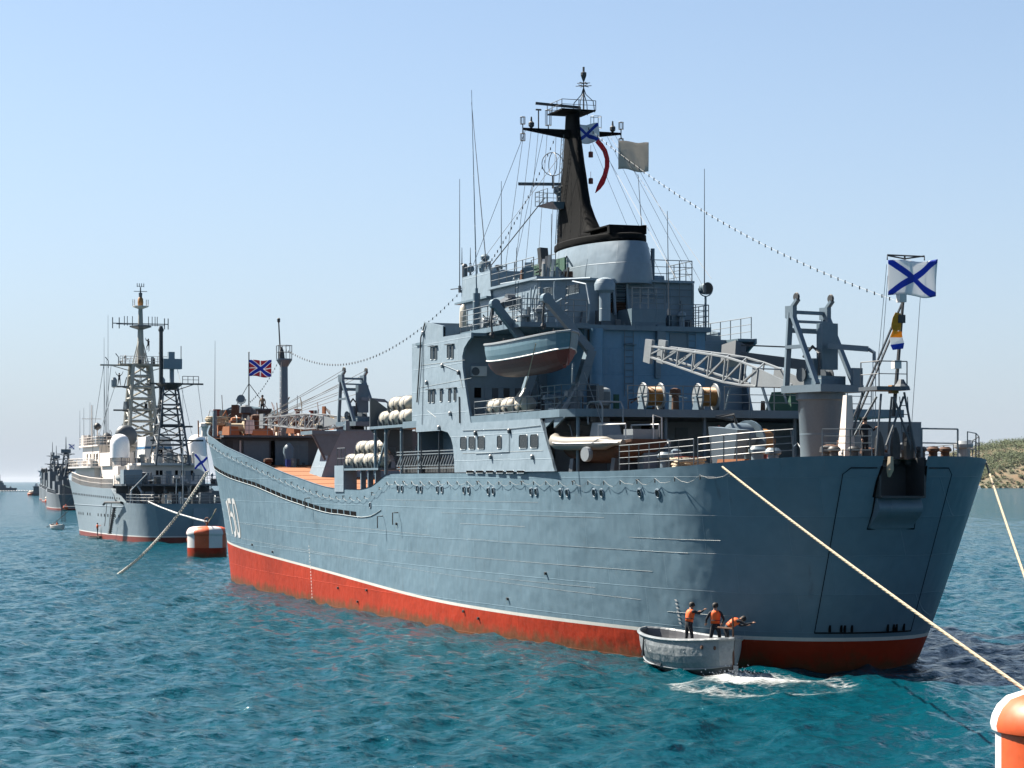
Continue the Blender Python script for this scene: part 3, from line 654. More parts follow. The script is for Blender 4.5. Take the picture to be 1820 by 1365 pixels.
# lattice topmast
m = MB(); tb = Vector((MAST_X-.5,-.45,Yz+.9)); tt = Vector((MAST_X-.5,-.45,Yz+3.1))
for i in range(4):
    a_ = R(45 + 90*i); o = Vector((.75*math.cos(a_), .6*math.sin(a_), 0))
    m.path([tb + o, tb + o*.85 + Vector((0,0,.6)), tb.lerp(tt,.45) + o*.2, tb.lerp(tt,.62)], .025, n=4)
m.tube(tb, tt, .045, .03, n=6)
for z, r in ((1.45,.42),(1.6,.34)):
    for i in range(3): a_ = R(60*i); d = Vector((r*math.cos(a_), r*math.sin(a_),0)); q = tb + Vector((0,0,z)); m.tube(q - d, q + d, .02, n=4)
m.lathe([(.05,0),(.16,.30),(.16,.45),(.05,.5)], tb + Vector((0,0,1.7)), n=8); m.tube(tt - Vector((0,0,.35)), tt + Vector((0,0,.25)), .06, n=6)
m.build('topmast', M['dark'], MACK)
# forward radar platform on the mast
pz = at(975, 365, y=.6).z; pxx = at(990, 365, y=.6).x
m = MB(); m.hexa([(pxx-.4,-.5,pz-.35),(pxx+.2,-.5,pz-.35),(pxx+.2,.7,pz-.35),(pxx-.4,.7,pz-.35),(pxx-.5,-.9,pz),(pxx+2.0,-.9,pz),(pxx+2.0,1.1,pz),(pxx-.5,1.1,pz)]); m.build('lower_radar_platform', M['grey'], MACK)
railing([(pxx+.1,1.1,pz),(pxx+2.0,1.1,pz),(pxx+2.0,-.9,pz)], .75, 3, .6, .018, MACK, mat=M['rail'])
m = MB(); m.lathe([(.2,0),(.2,.5),(.35,.6),(.35,.9)], (pxx+.6,.2,pz), n=10); m.beam((pxx-.1,-1.0,pz+1.02), (pxx+1.6,2.2,pz+1.12), .25, .14); m.build('navigation_radar', M['darkgrey'], MACK)
# loop aerial
m = MB(); lc = Vector((MAST_X+1.6,.5,Yz-1.55))
for t in (0, 90): m.path([lc + Vector((math.cos(R(a_))*.62*math.cos(R(t)), math.cos(R(a_))*.62*math.sin(R(t)), .62*math.sin(R(a_)))) for a_ in range(0,361,15)], .022, n=4)
m.tube(lc - Vector((0,0,.62)), lc - Vector((0,0,1.3)), .05, n=5); m.beam(lc - Vector((0,0,1.25)), lc + Vector((-1.5,-.4,-1.25)), .06); m.build('loop_aerial', M['dark'], MACK)
for v, u in ((275, 1050), (322, 1050)):
    q = at(u, v, x=MAST_X-1.2); m = MB(); m.lathe([(.12,-.14),(.13,-.1),(.13,.12),(.1,.16)], q, n=8); m.tube(q + Vector((0,0,.16)), q + Vector((0,0,.5)), .012, n=4); m.build('signal_lantern', M['maroon'], MACK)

# ------------------------------------------------ windows, doors, fittings on the walls
def rr(u0, v0, u1, v1, y, name, parent, rad=.12, pane=M['glass'], hood=False, proud=.02):
    a, c = at(u0, v0, y=y), at(u1, v1, y=y); x0, x1 = sorted((a.x, c.x)); z0, z1 = sorted((a.z, c.z)); rd = min(rad, (x1-x0)/2.2, (z1-z0)/2.2)
    pts = []
    for cx, cz, s in ((x1-rd,z1-rd,0),(x0+rd,z1-rd,90),(x0+rd,z0+rd,180),(x1-rd,z0+rd,270)): pts += [(cx+rd*math.cos(R(s+k*22.5)), cz+rd*math.sin(R(s+k*22.5))) for k in range(5)]
    g = MB(); g.prism(pts, 'y', y - .02, y + .008); g.build(name, pane, parent, fix=True)
    f = MB(); f.path([(p[0], y + .012, p[1]) for p in pts + pts[:2]], .018, n=4, cap=False); f.build('window_frame', M['grey'], parent)
    if hood: MB().bb(x0-.12, x1+.12, y, y+.14, z1+.05, z1+.09).build('window_hood', M['darkgrey'], parent)
for u0, u1 in ((818.5,829.5),(833.5,845),(849.5,862),(884,892),(923,938),(943,957)): rr(u0, 776.5 - (u0-818)*.035, u1, 799 - (u0-818)*.02, YP, 'window', WING, .16)
for u0, u1, v0, v1 in ((765.5,770.5,618,639),(772,777,618,639),(795,800,615,637),(801.5,806.5,615,637),(761.5,766,695,716),(768,773,695,716),(782.5,786.5,694,714),(797.5,801.5,693,714),(807,811,692,713)): rr(u0, v0, u1, v1, YP, 'window', WING, .08, hood=True)
for u in (836,853,871,889,907,926): rr(u-6.5, 836.2, u+6.5, 841.2, YP, 'scuttle', WING, .08, M['slot'])
for pts in ([(742,690),(838,672)],[(760,730),(775,742)],[(745,650),(826,640)],[(822,806),(965,801)]):
    (u0,v0),(u1,v1) = pts; MB().path([at(u0,v0,y=YP+.005), at(u1,v1,y=YP+.005)], .012, n=4).build('weld_seam', M['seam'], WING)
q = at(816, 705, y=YP+.04); MB().path([q, at(817,752,y=YP+.04)], .035, n=5).build('drain_pipe', M['dark'], WING)
m = MB(); m.path([at(755,575,y=YP+.06), at(748,600,y=YP+.06), at(746,640,y=YP+.08), at(741,715,y=YP+.06)], .04, n=5); m.build('vent_pipe', M['dark'], WING)
for u, v in ((752,592),(786,650),(815,662),(780,760),(845,770),(905,766),(872,812),(946,812),(758,680),(800,735)):
    q = at(u, v, y=YP+.06); m = MB(); m.lathe([(.05,-.12),(.1,-.08),(.1,.06),(.04,.12)], q, n=8); m.build('wall_lamp', M['darkgrey'] if u % 2 else M['boom'], WING)
for pts in ([(752,594),(752,680),(750,755)],[(822,765),(905,762),(960,756)],[(786,648),(815,660),(822,690)],[(845,806),(905,803),(905,768)],[(968,750),(975,790),(984,832)]):
    MB().path([at(u, v, y=YP+.03) for u, v in pts], .016, n=4).build('cable_run', M['grey'], WING)
# recess wall behind the lifeboat: air conditioner, port, door
def box_on_x(u0, v0, u1, v1, x, t, mat, name, parent):
    a, c = at(u0, v0, x=x), at(u1, v1, x=x); m = MB(); m.bb(x - t, x + .01, a.y, c.y, a.z, c.z); return m.build(name, mat, parent)
AC = box_on_x(836, 651, 862, 669, 30.35, .3, M['white'], 'air_conditioner', SHIP)
q = at(845.5, 660, x=30.04); MB().lathe([(.21,0),(.21,.02)], q, axis='x', n=16).build('fan_grille', M['darkgrey'], AC)
box_on_x(843, 689, 855, 707, 30.35, .02, M['slot'], 'window', HOUSE3); box_on_x(861, 688, 873, 709, 30.35, .03, M['super'], 'shutter', HOUSE3)
for k in range(5): box_on_x(875 + k*20, 690, 885 + k*20, 742, 30.35, .05, M['dark'] if k % 2 else M['darkgrey'], 'locker', HOUSE3)
# aft wall of the boat-deck house: ladders, doors, pipes
def ladder(a, b, w, parent, mat=M['rail'], axis=(0,1,0), step=.3, r=.02):
    m = MB(); a, b = Vector(a), Vector(b); d = Vector(axis) * w / 2; n = max(3, int((b-a).length / step))
    m.tube(a-d, b-d, r, n=4); m.tube(a+d, b+d, r, n=4)
    for i in range(1, n): q = a.lerp(b, i/n); m.tube(q-d, q+d, r*.8, n=4)
    return m.build('ladder', mat, parent)
XA = 25.2
ladder(at(1118,705,x=XA-.12), at(1118,575,x=XA-.12), .45, HOUSE2); ladder(at(1230,640,x=XA-.12), at(1230,572,x=XA-.12), .4, HOUSE2, M['grey'])
for u0,v0,u1,v1,t,mat,nm_ in ((1165,578,1180,610,.25,M['grey'],'vent_trunk'),(1190,592,1222,640,.03,M['grey'],'steel_door'),(1163,625,1172,672,.18,M['grey'],'vent_trunk'),(1108,612,1128,613.5,.3,M['grey'],'shelf'),(1052,640,1075,735,.0,M['grey'],'x')):
    if nm_ != 'x': box_on_x(u0, v0, u1, v1, XA, t, mat, nm_, HOUSE2)
m = MB(); q = at(1060, 735, x=24.85); m.tube((q.x,q.y,10.72), (q.x,q.y,14.9), .33, n=16); m.build('exhaust_trunk', M['shadegrey'], HOUSE2, smooth=40)
m = MB(); q = at(1046, 580, x=25.1); m.tube((q.x,q.y,10.72), (q.x,q.y,15.0), .05, n=6); m.build('drain_pipe', M['dark'], HOUSE2)
# aft wall under the overhang: doors, boxes, lamp, lockers
XB = 21.2
for u0,v0,u1,v1,t,mat,nm_ in ((1140,754,1156,776,.03,M['slot'],'window'),(1163,748,1180,770,.2,M['super'],'junction_box'),(1262,758,1300,812,.04,M['slot'],'doorway'),(1200,760,1222,815,.05,M['grey'],'steel_door'),(1010,765,1035,812,.04,M['grey'],'steel_door'),(1330,760,1350,790,.1,M['darkgrey'],'locker'),(1090,780,1110,812,.1,M['darkgrey'],'locker')):
    box_on_x(u0, v0, u1, v1, XB, t, mat, nm_, HOUSE1)
# louvres on the casing base
for u0, u1 in ((1068,1088),(1092,1112)):
    LV = box_on_x(u0, 506, u1, 556, 26.95, .06, M['slot'], 'louvre_panel', SHIP)
    for k in range(11):
        a, c = at(u0+1, 508 + k*4.5, x=26.85), at(u1-1, 508 + k*4.5, x=26.85)
        MB().box(((a.x+c.x)/2, (a.y+c.y)/2, a.z), (.12, abs(a.y-c.y), .03), (0, R(35), 0)).build('louvre_slat', M['rust'] if k > 6 else M['grey'], LV)
for u in (1066, 1090, 1114): 
    a, c = at(u, 504, x=26.8), at(u+4, 560, x=26.8); MB().beam(a, c, .12, .08).build('louvre_frame', M['super'], SHIP)
# bridge-house fittings: windows, pipes, ventilators
for u0, v0, u1, v1 in ((861,535,868,558),(905,530,915,548),(917,528,925,547),(966,513,983,524),(1008,508,1030,520)): rr(u0, v0, u1, v1, 4.86, 'window', BH, .05)
for pts in ([(938,520),(935,575),(934,590)],[(944,512),(941,590)],[(952,508),(945,540),(948,556),(960,560),(975,556)],[(986,500),(985,520),(990,580)],[(1018,500),(1042,505),(1048,540),(1045,570)],[(905,575),(925,560),(960,556)],[(890,505),(930,498),(985,497),(1050,494)],[(1000,530),(975,545),(972,575)]):
    MB().path([at(u, v, y=5.05) for u, v in pts], .045, n=5).build('service_pipe', M['super'], BH)
for u in (915, 955, 1005): ladder(at(u, 590, y=5.1), at(u + 4, 500, y=5.1), .4, BH, axis=(1,0,0))
m = MB(); q = at(1075, 512, x=25.0); m.lathe([(.28,-1.6),(.28,-.25),(.50,-.12),(.52,.18),(.40,.42),(.12,.52)], q, n=14); m.build('mushroom_vent', M['super'], SHIP, smooth=40)
m = MB(); q = at(847, 590, y=6.6); m.tube((q.x,6.6,15.1), (q.x,6.6,17.0), .19, n=12); m.tube((q.x,6.6,17.0), (q.x,6.6,17.25), .08, n=8); m.tube((q.x,6.6,17.2),(q.x+.35,6.75,27.3), .035, .012, n=5); m.build('aerial_post', M['grey'], SHIP, smooth=40)
def whip(u, v0, v1, y, u1=None, r=.03, parent=SHIP, mat=None):
    a, c = at(u, v0, y=y), at(u1 if u1 is not None else u, v1, y=y); m = MB(); m.tube(a, a.lerp(c, .06), r*2.6, n=6); m.tube(a, c, r, r*.45, n=5); return m.build('whip_aerial', mat or M['darkgrey'], parent)
whip(868,512,182,4.2,838); whip(817,520,318,5.0); whip(891,480,322,2.0); whip(1189,560,375,1.0,1186); whip(1252,520,300,-2.0); whip(821,470,440,4.5); whip(836,470,440,4.0); whip(1145,470,310,-1.5,1134); whip(980,500,380,3.0); whip(918,490,440,2.5)
# optical balls and lamps on the wheelhouse top
m = MB(); q = at(862, 474, y=3.2); m.lathe([(.05,-.40),(.30,-.28),(.38,0),(.30,.26),(.06,.36)], q, n=14); m.lathe([(.04,.30),(.24,.40),(.26,.55),(.12,.68)], q, n=12); m.tube(q - Vector((0,0,1.0)), q - Vector((0,0,.3)), .12, n=8); m.build('optical_director', M['grey'], SHIP, smooth=50)
m = MB(); q = at(836, 478, y=3.5); m.lathe([(.05,-.2),(.2,-.12),(.2,.12),(.05,.2)], q, axis='x', n=12); m.tube(q - Vector((0,0,.7)), q, .06, n=6); m.build('signal_lamp', M['grey'], SHIP, smooth=50)
m = MB(); q = at(826, 482, y=4.6); m.lathe([(.16,-.6),(.16,.3),(.1,.4)], q, n=8); m.beam(q + Vector((0,0,-.9)), q + Vector((1.2,.4,-.9)), .05); m.build('light_box', M['darkgrey'], SHIP)
m = MB(); q = at(1254, 513, x=26); 
m.lathe([(.10,-.28),(.26,-.24),(.30,.0),(.31,.22)], q, axis='x', n=18, rot=Matrix.Rotation(R(188), 3, 'Z')); m.path([q + Vector((0, .38*math.cos(R(a_)), .38*math.sin(R(a_)))) for a_ in range(180, 361, 15)], .03, n=5); m.tube(q - Vector((0,0,.38)), q - Vector((0,0,2.6)), .06, n=6); SL = m.build('searchlight', M['grey'], SHIP, smooth=40)
MB().lathe([(.28,0),(.28,.02)], q + Vector((-.23,-.03,0)), axis='x', n=18, rot=Matrix.Rotation(R(8), 3, 'Z')).build('searchlight_lens', M['glass'], SL)
m = MB(); q = at(1160, 470, x=28.5); m.tube(q - Vector((0,0,1.4)), q + Vector((0,0,.8)), .11, n=8); m.build('exhaust_stub', M['grey'], SHIP)
# canvas dodger and kit on the roof deck
m = MB(); m.bb(29.2, 34.0, 2.6, 2.7, 17.55, 18.75); m.bb(33.9, 34.0, -2, 2.7, 17.55, 18.75); m.build('canvas_dodger', M['green'], SHIP)
for i, (u, l) in enumerate(((967,30),(972,34),(977,36),(984,30))): a = at(u-4, 500, y=4.2); c = at(u, 500 - l*1.3, y=4.0); MB().beam(a, c, .14, .10).build('stowed_spar', (M['cream'], M['darkgrey'], M['rail'], M['grey'])[i], SHIP)
q = at(966, 462, y=3.8); MB().box(q, (.25, .5, 1.2), (0, R(8), R(20))).build('folded_awning', M['dark'], SHIP)
# rescue gear on the port bridge wing
q = at(823, 566, y=6.2); m = MB(); m.lathe([(.02,-.95),(.28,-.85),(.30,.0),(.26,.55),(.10,.72),(.02,.74)], q, n=10, sy=.6); m.build('stretcher_board', M['raft'], SHIP, smooth=40)
# rails
RL = lambda pts, **k: railing(pts, parent=SHIP, mat=M['rail'], **k)
RL([(33.2,6.85,15.1),(28.95,6.85,15.1),(24.0,6.85,15.1)], h=1.1, bars=4, step=1.2)
RL([(24.05,6.85,15.1),(24.05,3.5,15.1)], h=1.1, bars=4, step=.7)
RL([(25.15,.7,15.97),(25.15,-1.0,15.97)], h=1.0, bars=4, step=.45)
RL([(25.0,-1.2,15.1),(25.0,-3.3,15.1),(29.8,-3.3,15.1)], h=1.1, bars=4, step=.6)
RL([(26.8,.9,17.52),(26.8,-3.2,17.52),(29.8,-3.2,17.52)], h=1.0, bars=3, step=.7); RL([(26.8,.9,16.4),(26.8,-3.2,16.4)], h=1.0, bars=3, step=.7)
RL([(33.8,5.0,17.52),(29.0,5.0,17.52),(27.4,5.0,17.52)], h=1.0, bars=3, step=1.1)
RL([(33.8,2.8,18.0),(30.2,2.8,18.0)], h=1.0, bars=3, step=1.2); RL([(38.8,4.8,18.45),(34.5,4.8,18.45)], h=.5, bars=1, step=1.2)
RL([(37.9,-7.5,14.86),(29,-7.5,14.86)], h=1.1, bars=3, step=1.3)
RL([(19.2,7.62,10.72),(16.6,7.62,10.72),(15.75,7.2,10.72),(15.48,6.3,10.72)], h=1.08, bars=4, step=1.0)
RL([(15.48,4.9,10.72),(15.48,.9,10.72)], h=1.05, bars=3, step=1.25); RL([(15.48,.2,10.72),(15.48,-7.2,10.72)], h=1.05, bars=3, step=1.25)
RL([(28.7,7.62,10.46),(19.2,7.62,10.46)], h=.95, bars=3, step=1.9)
# after deck rails, following the deck edge
def edge(xs, inset=.22, side=1):
    return [(x, side * (half_b(max(x, .05), 8.0) - inset), sheer(x) + .02) for x in xs]
RL(edge([11.3, 9.5, 7.7, 6.2, 5.2]), h=1.05, bars=4, step=.9); RL(edge([4.95, 3.6, 2.4, 1.5, .9]), h=1.08, bars=4, step=.8)
RL([(0.55,2.9,8.45),(.15,1.9,8.45),(-.1,1.1,8.45)], h=1.08, bars=4, step=.8)
RL(edge([14, 10, 7, 4.5, 2.6, 1.2, .5], side=-1), h=1.0, bars=3, step=1.2); RL([(.3,-2.9,8.45),(-.05,-1.1,8.45)], h=1.12, bars=2, step=1.9, r=.035)

# crowded fittings on the upper decks
clutter(SHIP, 26, lambda r: (r.uniform(24.5,33), r.uniform(5.2,6.6), 15.1), [M['grey'],M['rail'],M['super'],M['darkgrey'],M['boom']], 21, .55)
clutter(SHIP, 24, lambda r: (r.uniform(27.2,33.6), r.uniform(2.2,4.9), 17.53), [M['grey'],M['rail'],M['super'],M['dark'],M['rust']], 22, .5)
clutter(SHIP, 14, lambda r: (r.uniform(34.5,38.6), r.uniform(1,4.8), 18.46), [M['grey'],M['darkgrey'],M['super']], 23, .35)
clutter(SHIP, 16, lambda r: (r.uniform(25.3,27), r.uniform(-3,2.9), 15.1), [M['grey'],M['darkgrey'],M['rail'],M['super']], 24, .5)
clutter(SHIP, 30, lambda r: (r.uniform(18,29.5), r.uniform(3.6,6.6), 10.73), [M['grey'],M['rail'],M['dark'],M['boom'],M['darkgrey']], 25, .8)
clutter(SHIP, 18, lambda r: (r.uniform(16.2,24.5), r.uniform(-7,2.8), 10.73), [M['grey'],M['rail'],M['dark'],M['green'],M['rust']], 26, .6)
# ---------------------------------------------------------------- landing ship: cranes, masts, deck gear
def deck_crane(base, top_z, ang, boom_len, boom_rise, ped, parent, kind):
    """A-frame deck crane: tapered pedestal, slewing platform, two leaning frames, cab block, lattice boom"""
    C = empty('deck_crane', base, 0, parent); z1 = top_z - base[2]; H = 3.35
    if ped:
        m = MB(); m.lathe([(.80,0),(.82,.3),(.92,z1-.35),(.96,z1-.3),(1.02,z1-.28),(1.02,z1)], n=28); m.lathe([(.87,1.52),(.87,1.58)], n=28); m.build('pedestal', M['crane'], C, smooth=40)
    T = empty('t', (0,0,0)); rotm = Matrix.Rotation(ang, 3, 'Z')
    bpy.data.objects.remove(T)
    def W(p): return rotm @ Vector(p) + Vector((0, 0, z1))
    def Wb(m, c, s, mi=0): m.box(W(c), s, Matrix.Rotation(ang, 3, 'Z'), mi=mi)
    # local frame: +x is the boom direction, y to its left
    m = MB(); Wb(m, (-.1,0,.15), (2.5,2.3,.30)); Wb(m, (-1.25,-.85,.55), (.18,.5,.9)); Wb(m, (-1.0,-1.1,.45), (.6,.12,.5)); m.build('slewing_platform', M['crane'], C)
    for sd in (1, -1):
        m = MB(); y = sd * 1.0
        m.beam(W((1.0,y,.3)), W((.85,y*.92,H)), .22, .16); m.beam(W((-.95,y,.3)), W((.75,y*.92,H)), .22, .15); m.beam(W((.95,y,1.9)), W((-.05,y*.96,1.9)), .2, .14)
        q = W((.8,y*.92,H)); m.box(q, (.5,.22,.5), Matrix.Rotation(ang, 3, 'Z')); m.beam(W((.8,y*.92,H+.1)), W((.35,y*.92,H+.5)), .2, .12)
        m.build('a_frame', M['crane'], C)
    m = MB(); m.beam(W((.8,-1,H)), W((.8,1,H)), .14); m.beam(W((.55,-.95,H-.4)), W((.55,.95,H-.4)), .22, .1); m.beam(W((.9,-1,H-.75)), W((.9,1,H-.75)), .1, .2); m.build('cross_tie', M['crane'], C)
    m = MB(); Wb(m, (-.35,-.05,1.9), (.35,.85,1.9)); Wb(m, (-.25,0,.5), (1.1,1.3,.35)); Wb(m, (-.1,.5,1.0), (.5,.35,.8)); m.build('winch_house', M['grey'], C)
    m = MB()
    for sd in (1, -1): m.lathe([(.30,-.22),(.30,-.18),(.2,-.16),(.2,.16),(.3,.18),(.3,.22)], W((.35, sd*.55, .75)), n=14, rot=rotm @ Matrix.Rotation(R(90),3,'X'))
    m.build('hoist_drum', M['darkgrey'], C)
    m = MB(); 
    for sd in (1, -1): m.lathe([(.16,-.05),(.20,0),(.16,.05)], W((.45, sd*.92, H+.6)), n=12, rot=rotm @ Matrix.Rotation(R(90),3,'X'))
    m.build('head_sheave', M['dark'], C)
    m = MB(); m.beam(W((-.7,.2,1.9)), W((-1.9,-.9,1.75)), .24, .22); m.path([W((-1.9,-.9,1.75)), W((-2.1,-1.05,1.6)), W((-2.1,-1.05,1.2))], .08, n=5)
    for o in (-.07, .07): m.tube(W((-2.1,-1.05+o,1.2)), W((-2.1,-1.05+o,-1.5)), .018, n=4)
    m.build('stores_davit', M['crane'], C)
    m = MB(); m.path([W((-.6,.6,.5)),W((-.6,.6,1.6)),W((-.2,.6,1.9)),W((.5,.5,1.5))], .06, n=5); m.build('hydraulic_pipe', M['dark'], C)
    # boom: four chords, braces, plated heel, forked tip
    m = MB(); B0 = W((1.05,0,.32)); bd = rotm @ Vector((math.cos(boom_rise),0,math.sin(boom_rise))); sdv = rotm @ Vector((0,1,0)); up = sdv.cross(bd) * -1
    def bp(t, s_, u_): 
        w = .70 * (1 - .40*t); d_ = (.14 + 1.05 * math.sin(min(t*2.8, 1.57)) * (1 - .70 * max(0, t-.40)/.60)) 
        return B0 + bd * (boom_len*t) + sdv * (s_*w) + up * (u_ * d_ * .5)
    nb = 9
    for s_ in (1,-1):
        for u_ in (1,-1): m.path([bp(i/nb, s_, u_) for i in range(2, nb+1)], .055, n=5)
        for i in range(2, nb): m.beam(bp(i/nb, s_, 1), bp((i+1)/nb, s_, -1), .06); m.beam(bp(i/nb, s_, 1), bp(i/nb, s_, -1), .06)
    for i in range(2, nb+1):
        for u_ in (1,-1): m.beam(bp(i/nb,1,u_), bp(i/nb,-1,u_), .05)
        if i < nb: m.beam(bp(i/nb,1,1), bp((i+1)/nb,-1,1), .045)
    m.build('boom_lattice', M['boom'], C)
    for s_ in (1,-1):
        m = MB(); m.hexa([bp(0,s_,1), bp(0,s_,-1), bp(0,s_*.9,-1), bp(0,s_*.9,1), bp(.26,s_,1.05), bp(.26,s_,-1.05), bp(.26,s_*.9,-1.05), bp(.26,s_*.9,1.05)]); m.build('boom_heel_plate', M['boom'], C)
        m = MB(); m.hexa([bp(.97,s_*1.1,2.2), bp(.97,s_*1.1,-2.2), bp(.97,s_*.7,-2.2), bp(.97,s_*.7,2.2), bp(1.02,s_*1.1,2.4), bp(1.02,s_*1.1,-2.4), bp(1.02,s_*.7,-2.4), bp(1.02,s_*.7,2.4)]); m.build('boom_tip_plate', M['boom'], C)
    if kind == 'rigged':
        m = MB()
        for sd in (1,-1):
            for o in (0, .25): m.tube(W((.45, sd*.92, H+.6-o)), bp(.98, sd, 1), .02, n=4); m.tube(W((.75, sd*.92, H-.4-o*2)), bp(.9, sd, 1), .02, n=4)
        m.build('luffing_wire', M['wire'], C)
    return C
ca = math.atan2(2.5, 10.4)
deck_crane((6.0, 0.2, 7.9), 11.15, ca, 10.6, R(10.5), True, SHIP, 'plain')
deck_crane((77.2, -.15, 10.6), 11.35, R(18), 11.2, R(1.5), False, SHIP, 'rigged')
# foundation house of the forward crane: raked plated legs
XF = 76.2
FH = empty('crane_foundation', (0,0,0), 0, SHIP)
m = MB(); m.hexa([(XF,2.9,7.5),(XF,-2.9,7.5),(XF+3.6,-2.9,7.6),(XF+3.6,2.9,7.6),(XF,1.7,11.1),(XF,-1.7,11.1),(XF+3.2,-1.7,11.1),(XF+3.2,1.7,11.1)]); m.build('house_block', M['super'], FH)
MB().prism([(2.85,7.5),(-3.15,7.5),(-1.5,11.0),(1.55,11.0)], 'x', XF-.02, XF-.06).build('aft_plate', M['super'], FH, fix=True)
m = MB(); m.bb(XF-.2, XF+3.0, 1.5, 3.5, 10.75, 11.0); m.prism([(1.5,10.75),(3.5,10.75),(2.6,9.3),(2.2,9.3)], 'x', XF-.1, XF+.1); m.build('wing_platform', M['grey'], FH, fix=True)
m = MB(); m.beam((XF-.1,3.4,10.7), (XF-.1,2.55,9.0), .14); m.build('platform_strut', M['darkgrey'], FH)
m = MB(); m.bb(XF-.04, XF+3.7, -3.2, 3.2, 7.45, 7.72); m.build('foundation_coaming', M['red'], FH)
m = MB(); m.bb(XF-1.2, XF+1.0, -7.0, -1.6, 9.6, 11.0); m.build('after_gallery', M['darkgrey'], FH)
for i in range(5): MB().box((XF-1.3, -2.2 - i*.8, 11.2), (.4,.4,.5)).build('gallery_locker', M['darkgrey'], FH)
# foremast
fx, fy = at(505, 760, x=93).x, at(505, 760, x=93).y
zt = at(505, 640, x=93).z
FM = empty('foremast', (fx, fy, 0), 0, SHIP)
m = MB(); m.tube((0,0,8.6), (0,0,zt), .36, .27, n=14); m.build('mast_tube', M['grey'], FM, smooth=40)
m = MB(); m.lathe([(.3,zt-.5),(.62,zt),(.62,zt+.1)], n=12); m.build('mast_platform', M['grey'], FM)
railing([(.6*math.cos(R(a_)), .6*math.sin(R(a_)), zt+.1) for a_ in range(0,360,60)], 1.0, 2, .9, .025, FM, mat=M['rail'], close=True)
m = MB(); m.tube((.1,.25,zt+.1), (.3,.35,zt+2.9), .06, .05, n=6); m.lathe([(.06,0),(.12,.08),(.12,.3),(.05,.36)], (.3,.35,zt+2.85), n=8); m.lathe([(.26,.1),(.2,.6),(.06,1.0)], (0,.2,zt), n=8); m.build('mast_head_light', M['dark'], FM)
ladder((-.2,.36,8.8), (-.2,.32,zt), .35, FM, M['cream'], axis=(1,0,0), step=.4)
m = MB(); m.tube((-1.0,.45,8.6), (-.3,.5,11.4), .06, n=6); m.build('mast_strut', M['rail'], FM)
m = MB(); m.tube((-1.0,-.45,8.6), (-.3,-.5,11.4), .06, n=6); m.build('mast_strut', M['rail'], FM)
# forecastle bulkhead
BX = 88.0
wb0, wb1 = half_b(BX, 8.3) - .25, half_b(BX, 10.8) - .25
m = MB(); m.prism([(-wb0,8.3),(wb0,8.3),(wb1,10.9),(-wb1,10.9)], 'x', BX, BX+.2); BK = m.build('forecastle_bulkhead', M['darkgrey'], SHIP, fix=True)
m = MB(); m.bb(BX-1.0, BX+.2, -wb1, wb1, 10.72, 10.86); m.build('forecastle_overhang', M['darkgrey'], BK)
for y, w, mt in ((4.6,1.9,'grey'),(2.0,2.6,'grey'),(6.6,.5,'dark'),(5.8,.12,'cream'),(3.35,.3,'slot'),(-.6,.9,'slot'),(-3,1.6,'grey')): MB().bb(BX-.12, BX-.01, y-w/2, y+w/2, 8.55, 10.5).build('bulkhead_door', M[mt], BK)
m = MB(); m.lathe([(.42,0),(.42,1.5),(.25,1.75),(.1,1.9)], (BX-1.8,2.6,8.4), n=12); m.build('ventilator', M['grey'], SHIP, smooth=40)
M['blue'] = paint('blue_drum', (0.02,0.05,0.28), .5, .1, 2.0)
MB().lathe([(.29,0),(.29,.85)], (BX-2.4,2.7,8.25), n=12).build('blue_drum', M['blue'], SHIP, smooth=40); MB().bb(BX-1.5,BX-.9,6.2,7.0,8.4,9.5).build('blue_locker', M['blue'], SHIP)
m = MB(); m.path([(BX-.2,-.75,10.6),(BX-.25,-.8,9.8),(BX-.2,-.7,9.2),(BX-.3,-.85,8.8)], [.1,.16,.13,.08], n=6); m.build('green_hose', paint('sea_green', (0.02,0.25,0.16), .6), SHIP)
# forecastle: bulwark stiffeners, winches, bollards, jackstaff, searchlight
for sd in (1, -1):
    for i in range(13):
        x = 90 + i * 1.6; zt_ = sheer(x); w = half_b(x, zt_) - .2; wb = half_b(x, fcz(x)) - .25
        MB().prism([(sd*w, zt_-.05),(sd*wb, fcz(x)),(sd*(wb-.8), fcz(x))], 'x', x-.03, x+.03).build('bulwark_bracket', M['darkgrey'], HULL, fix=True)
def windlass(loc, w, mat, parent):
    C = empty('windlass', loc, 0, parent); m = MB(); m.lathe([(.5,-w/2),(.5,-w/2+.06),(.3,-w/2+.1),(.3,w/2-.1),(.5,w/2-.06),(.5,w/2)], (0,0,.75), axis='y', n=16); m.build('drum', M['rope'], C, smooth=30)
    for sd in (1,-1): MB().prism([(-.5,0),(.5,0),(.15,1.0),(-.15,1.0)], 'y', sd*(w/2+.05), sd*(w/2+.13)).build('side_frame', mat, C, fix=True)
    MB().bb(-.6,.6,-w/2-.2,w/2+.2,0,.12).build('bed', M['deck'], C); MB().bb(.35,.85,-.35,.35,.1,.8).build('motor', mat, C)
for x, y, w in ((97,4.2,1.5),(96,-1.5,1.6),(101,1.8,1.3),(94.5,1.0,1.4),(101.5,-3.0,1.5)): windlass((x,y,fcz(x)+.05), w, M['deck'] if y > 1 else M['cream'], SHIP)
for i, (x, y, s_) in enumerate(((99,4.6,(1.4,1.2,1.0)),(92,5.6,(1.0,1.0,.9)),(103,.2,(1.6,1.4,1.3)),(98.5,.6,(1.2,1.5,1.1)),(93,-3,(1.3,1.6,.8)),(105,2.2,(1,1,.9)),(90.5,3.5,(.8,1.6,.7)))):
    o = MB().box((x,y,fcz(x)+s_[2]/2), s_, (0,0,i*.4), taper=.8).build('deck_housing', M['deck'], SHIP)
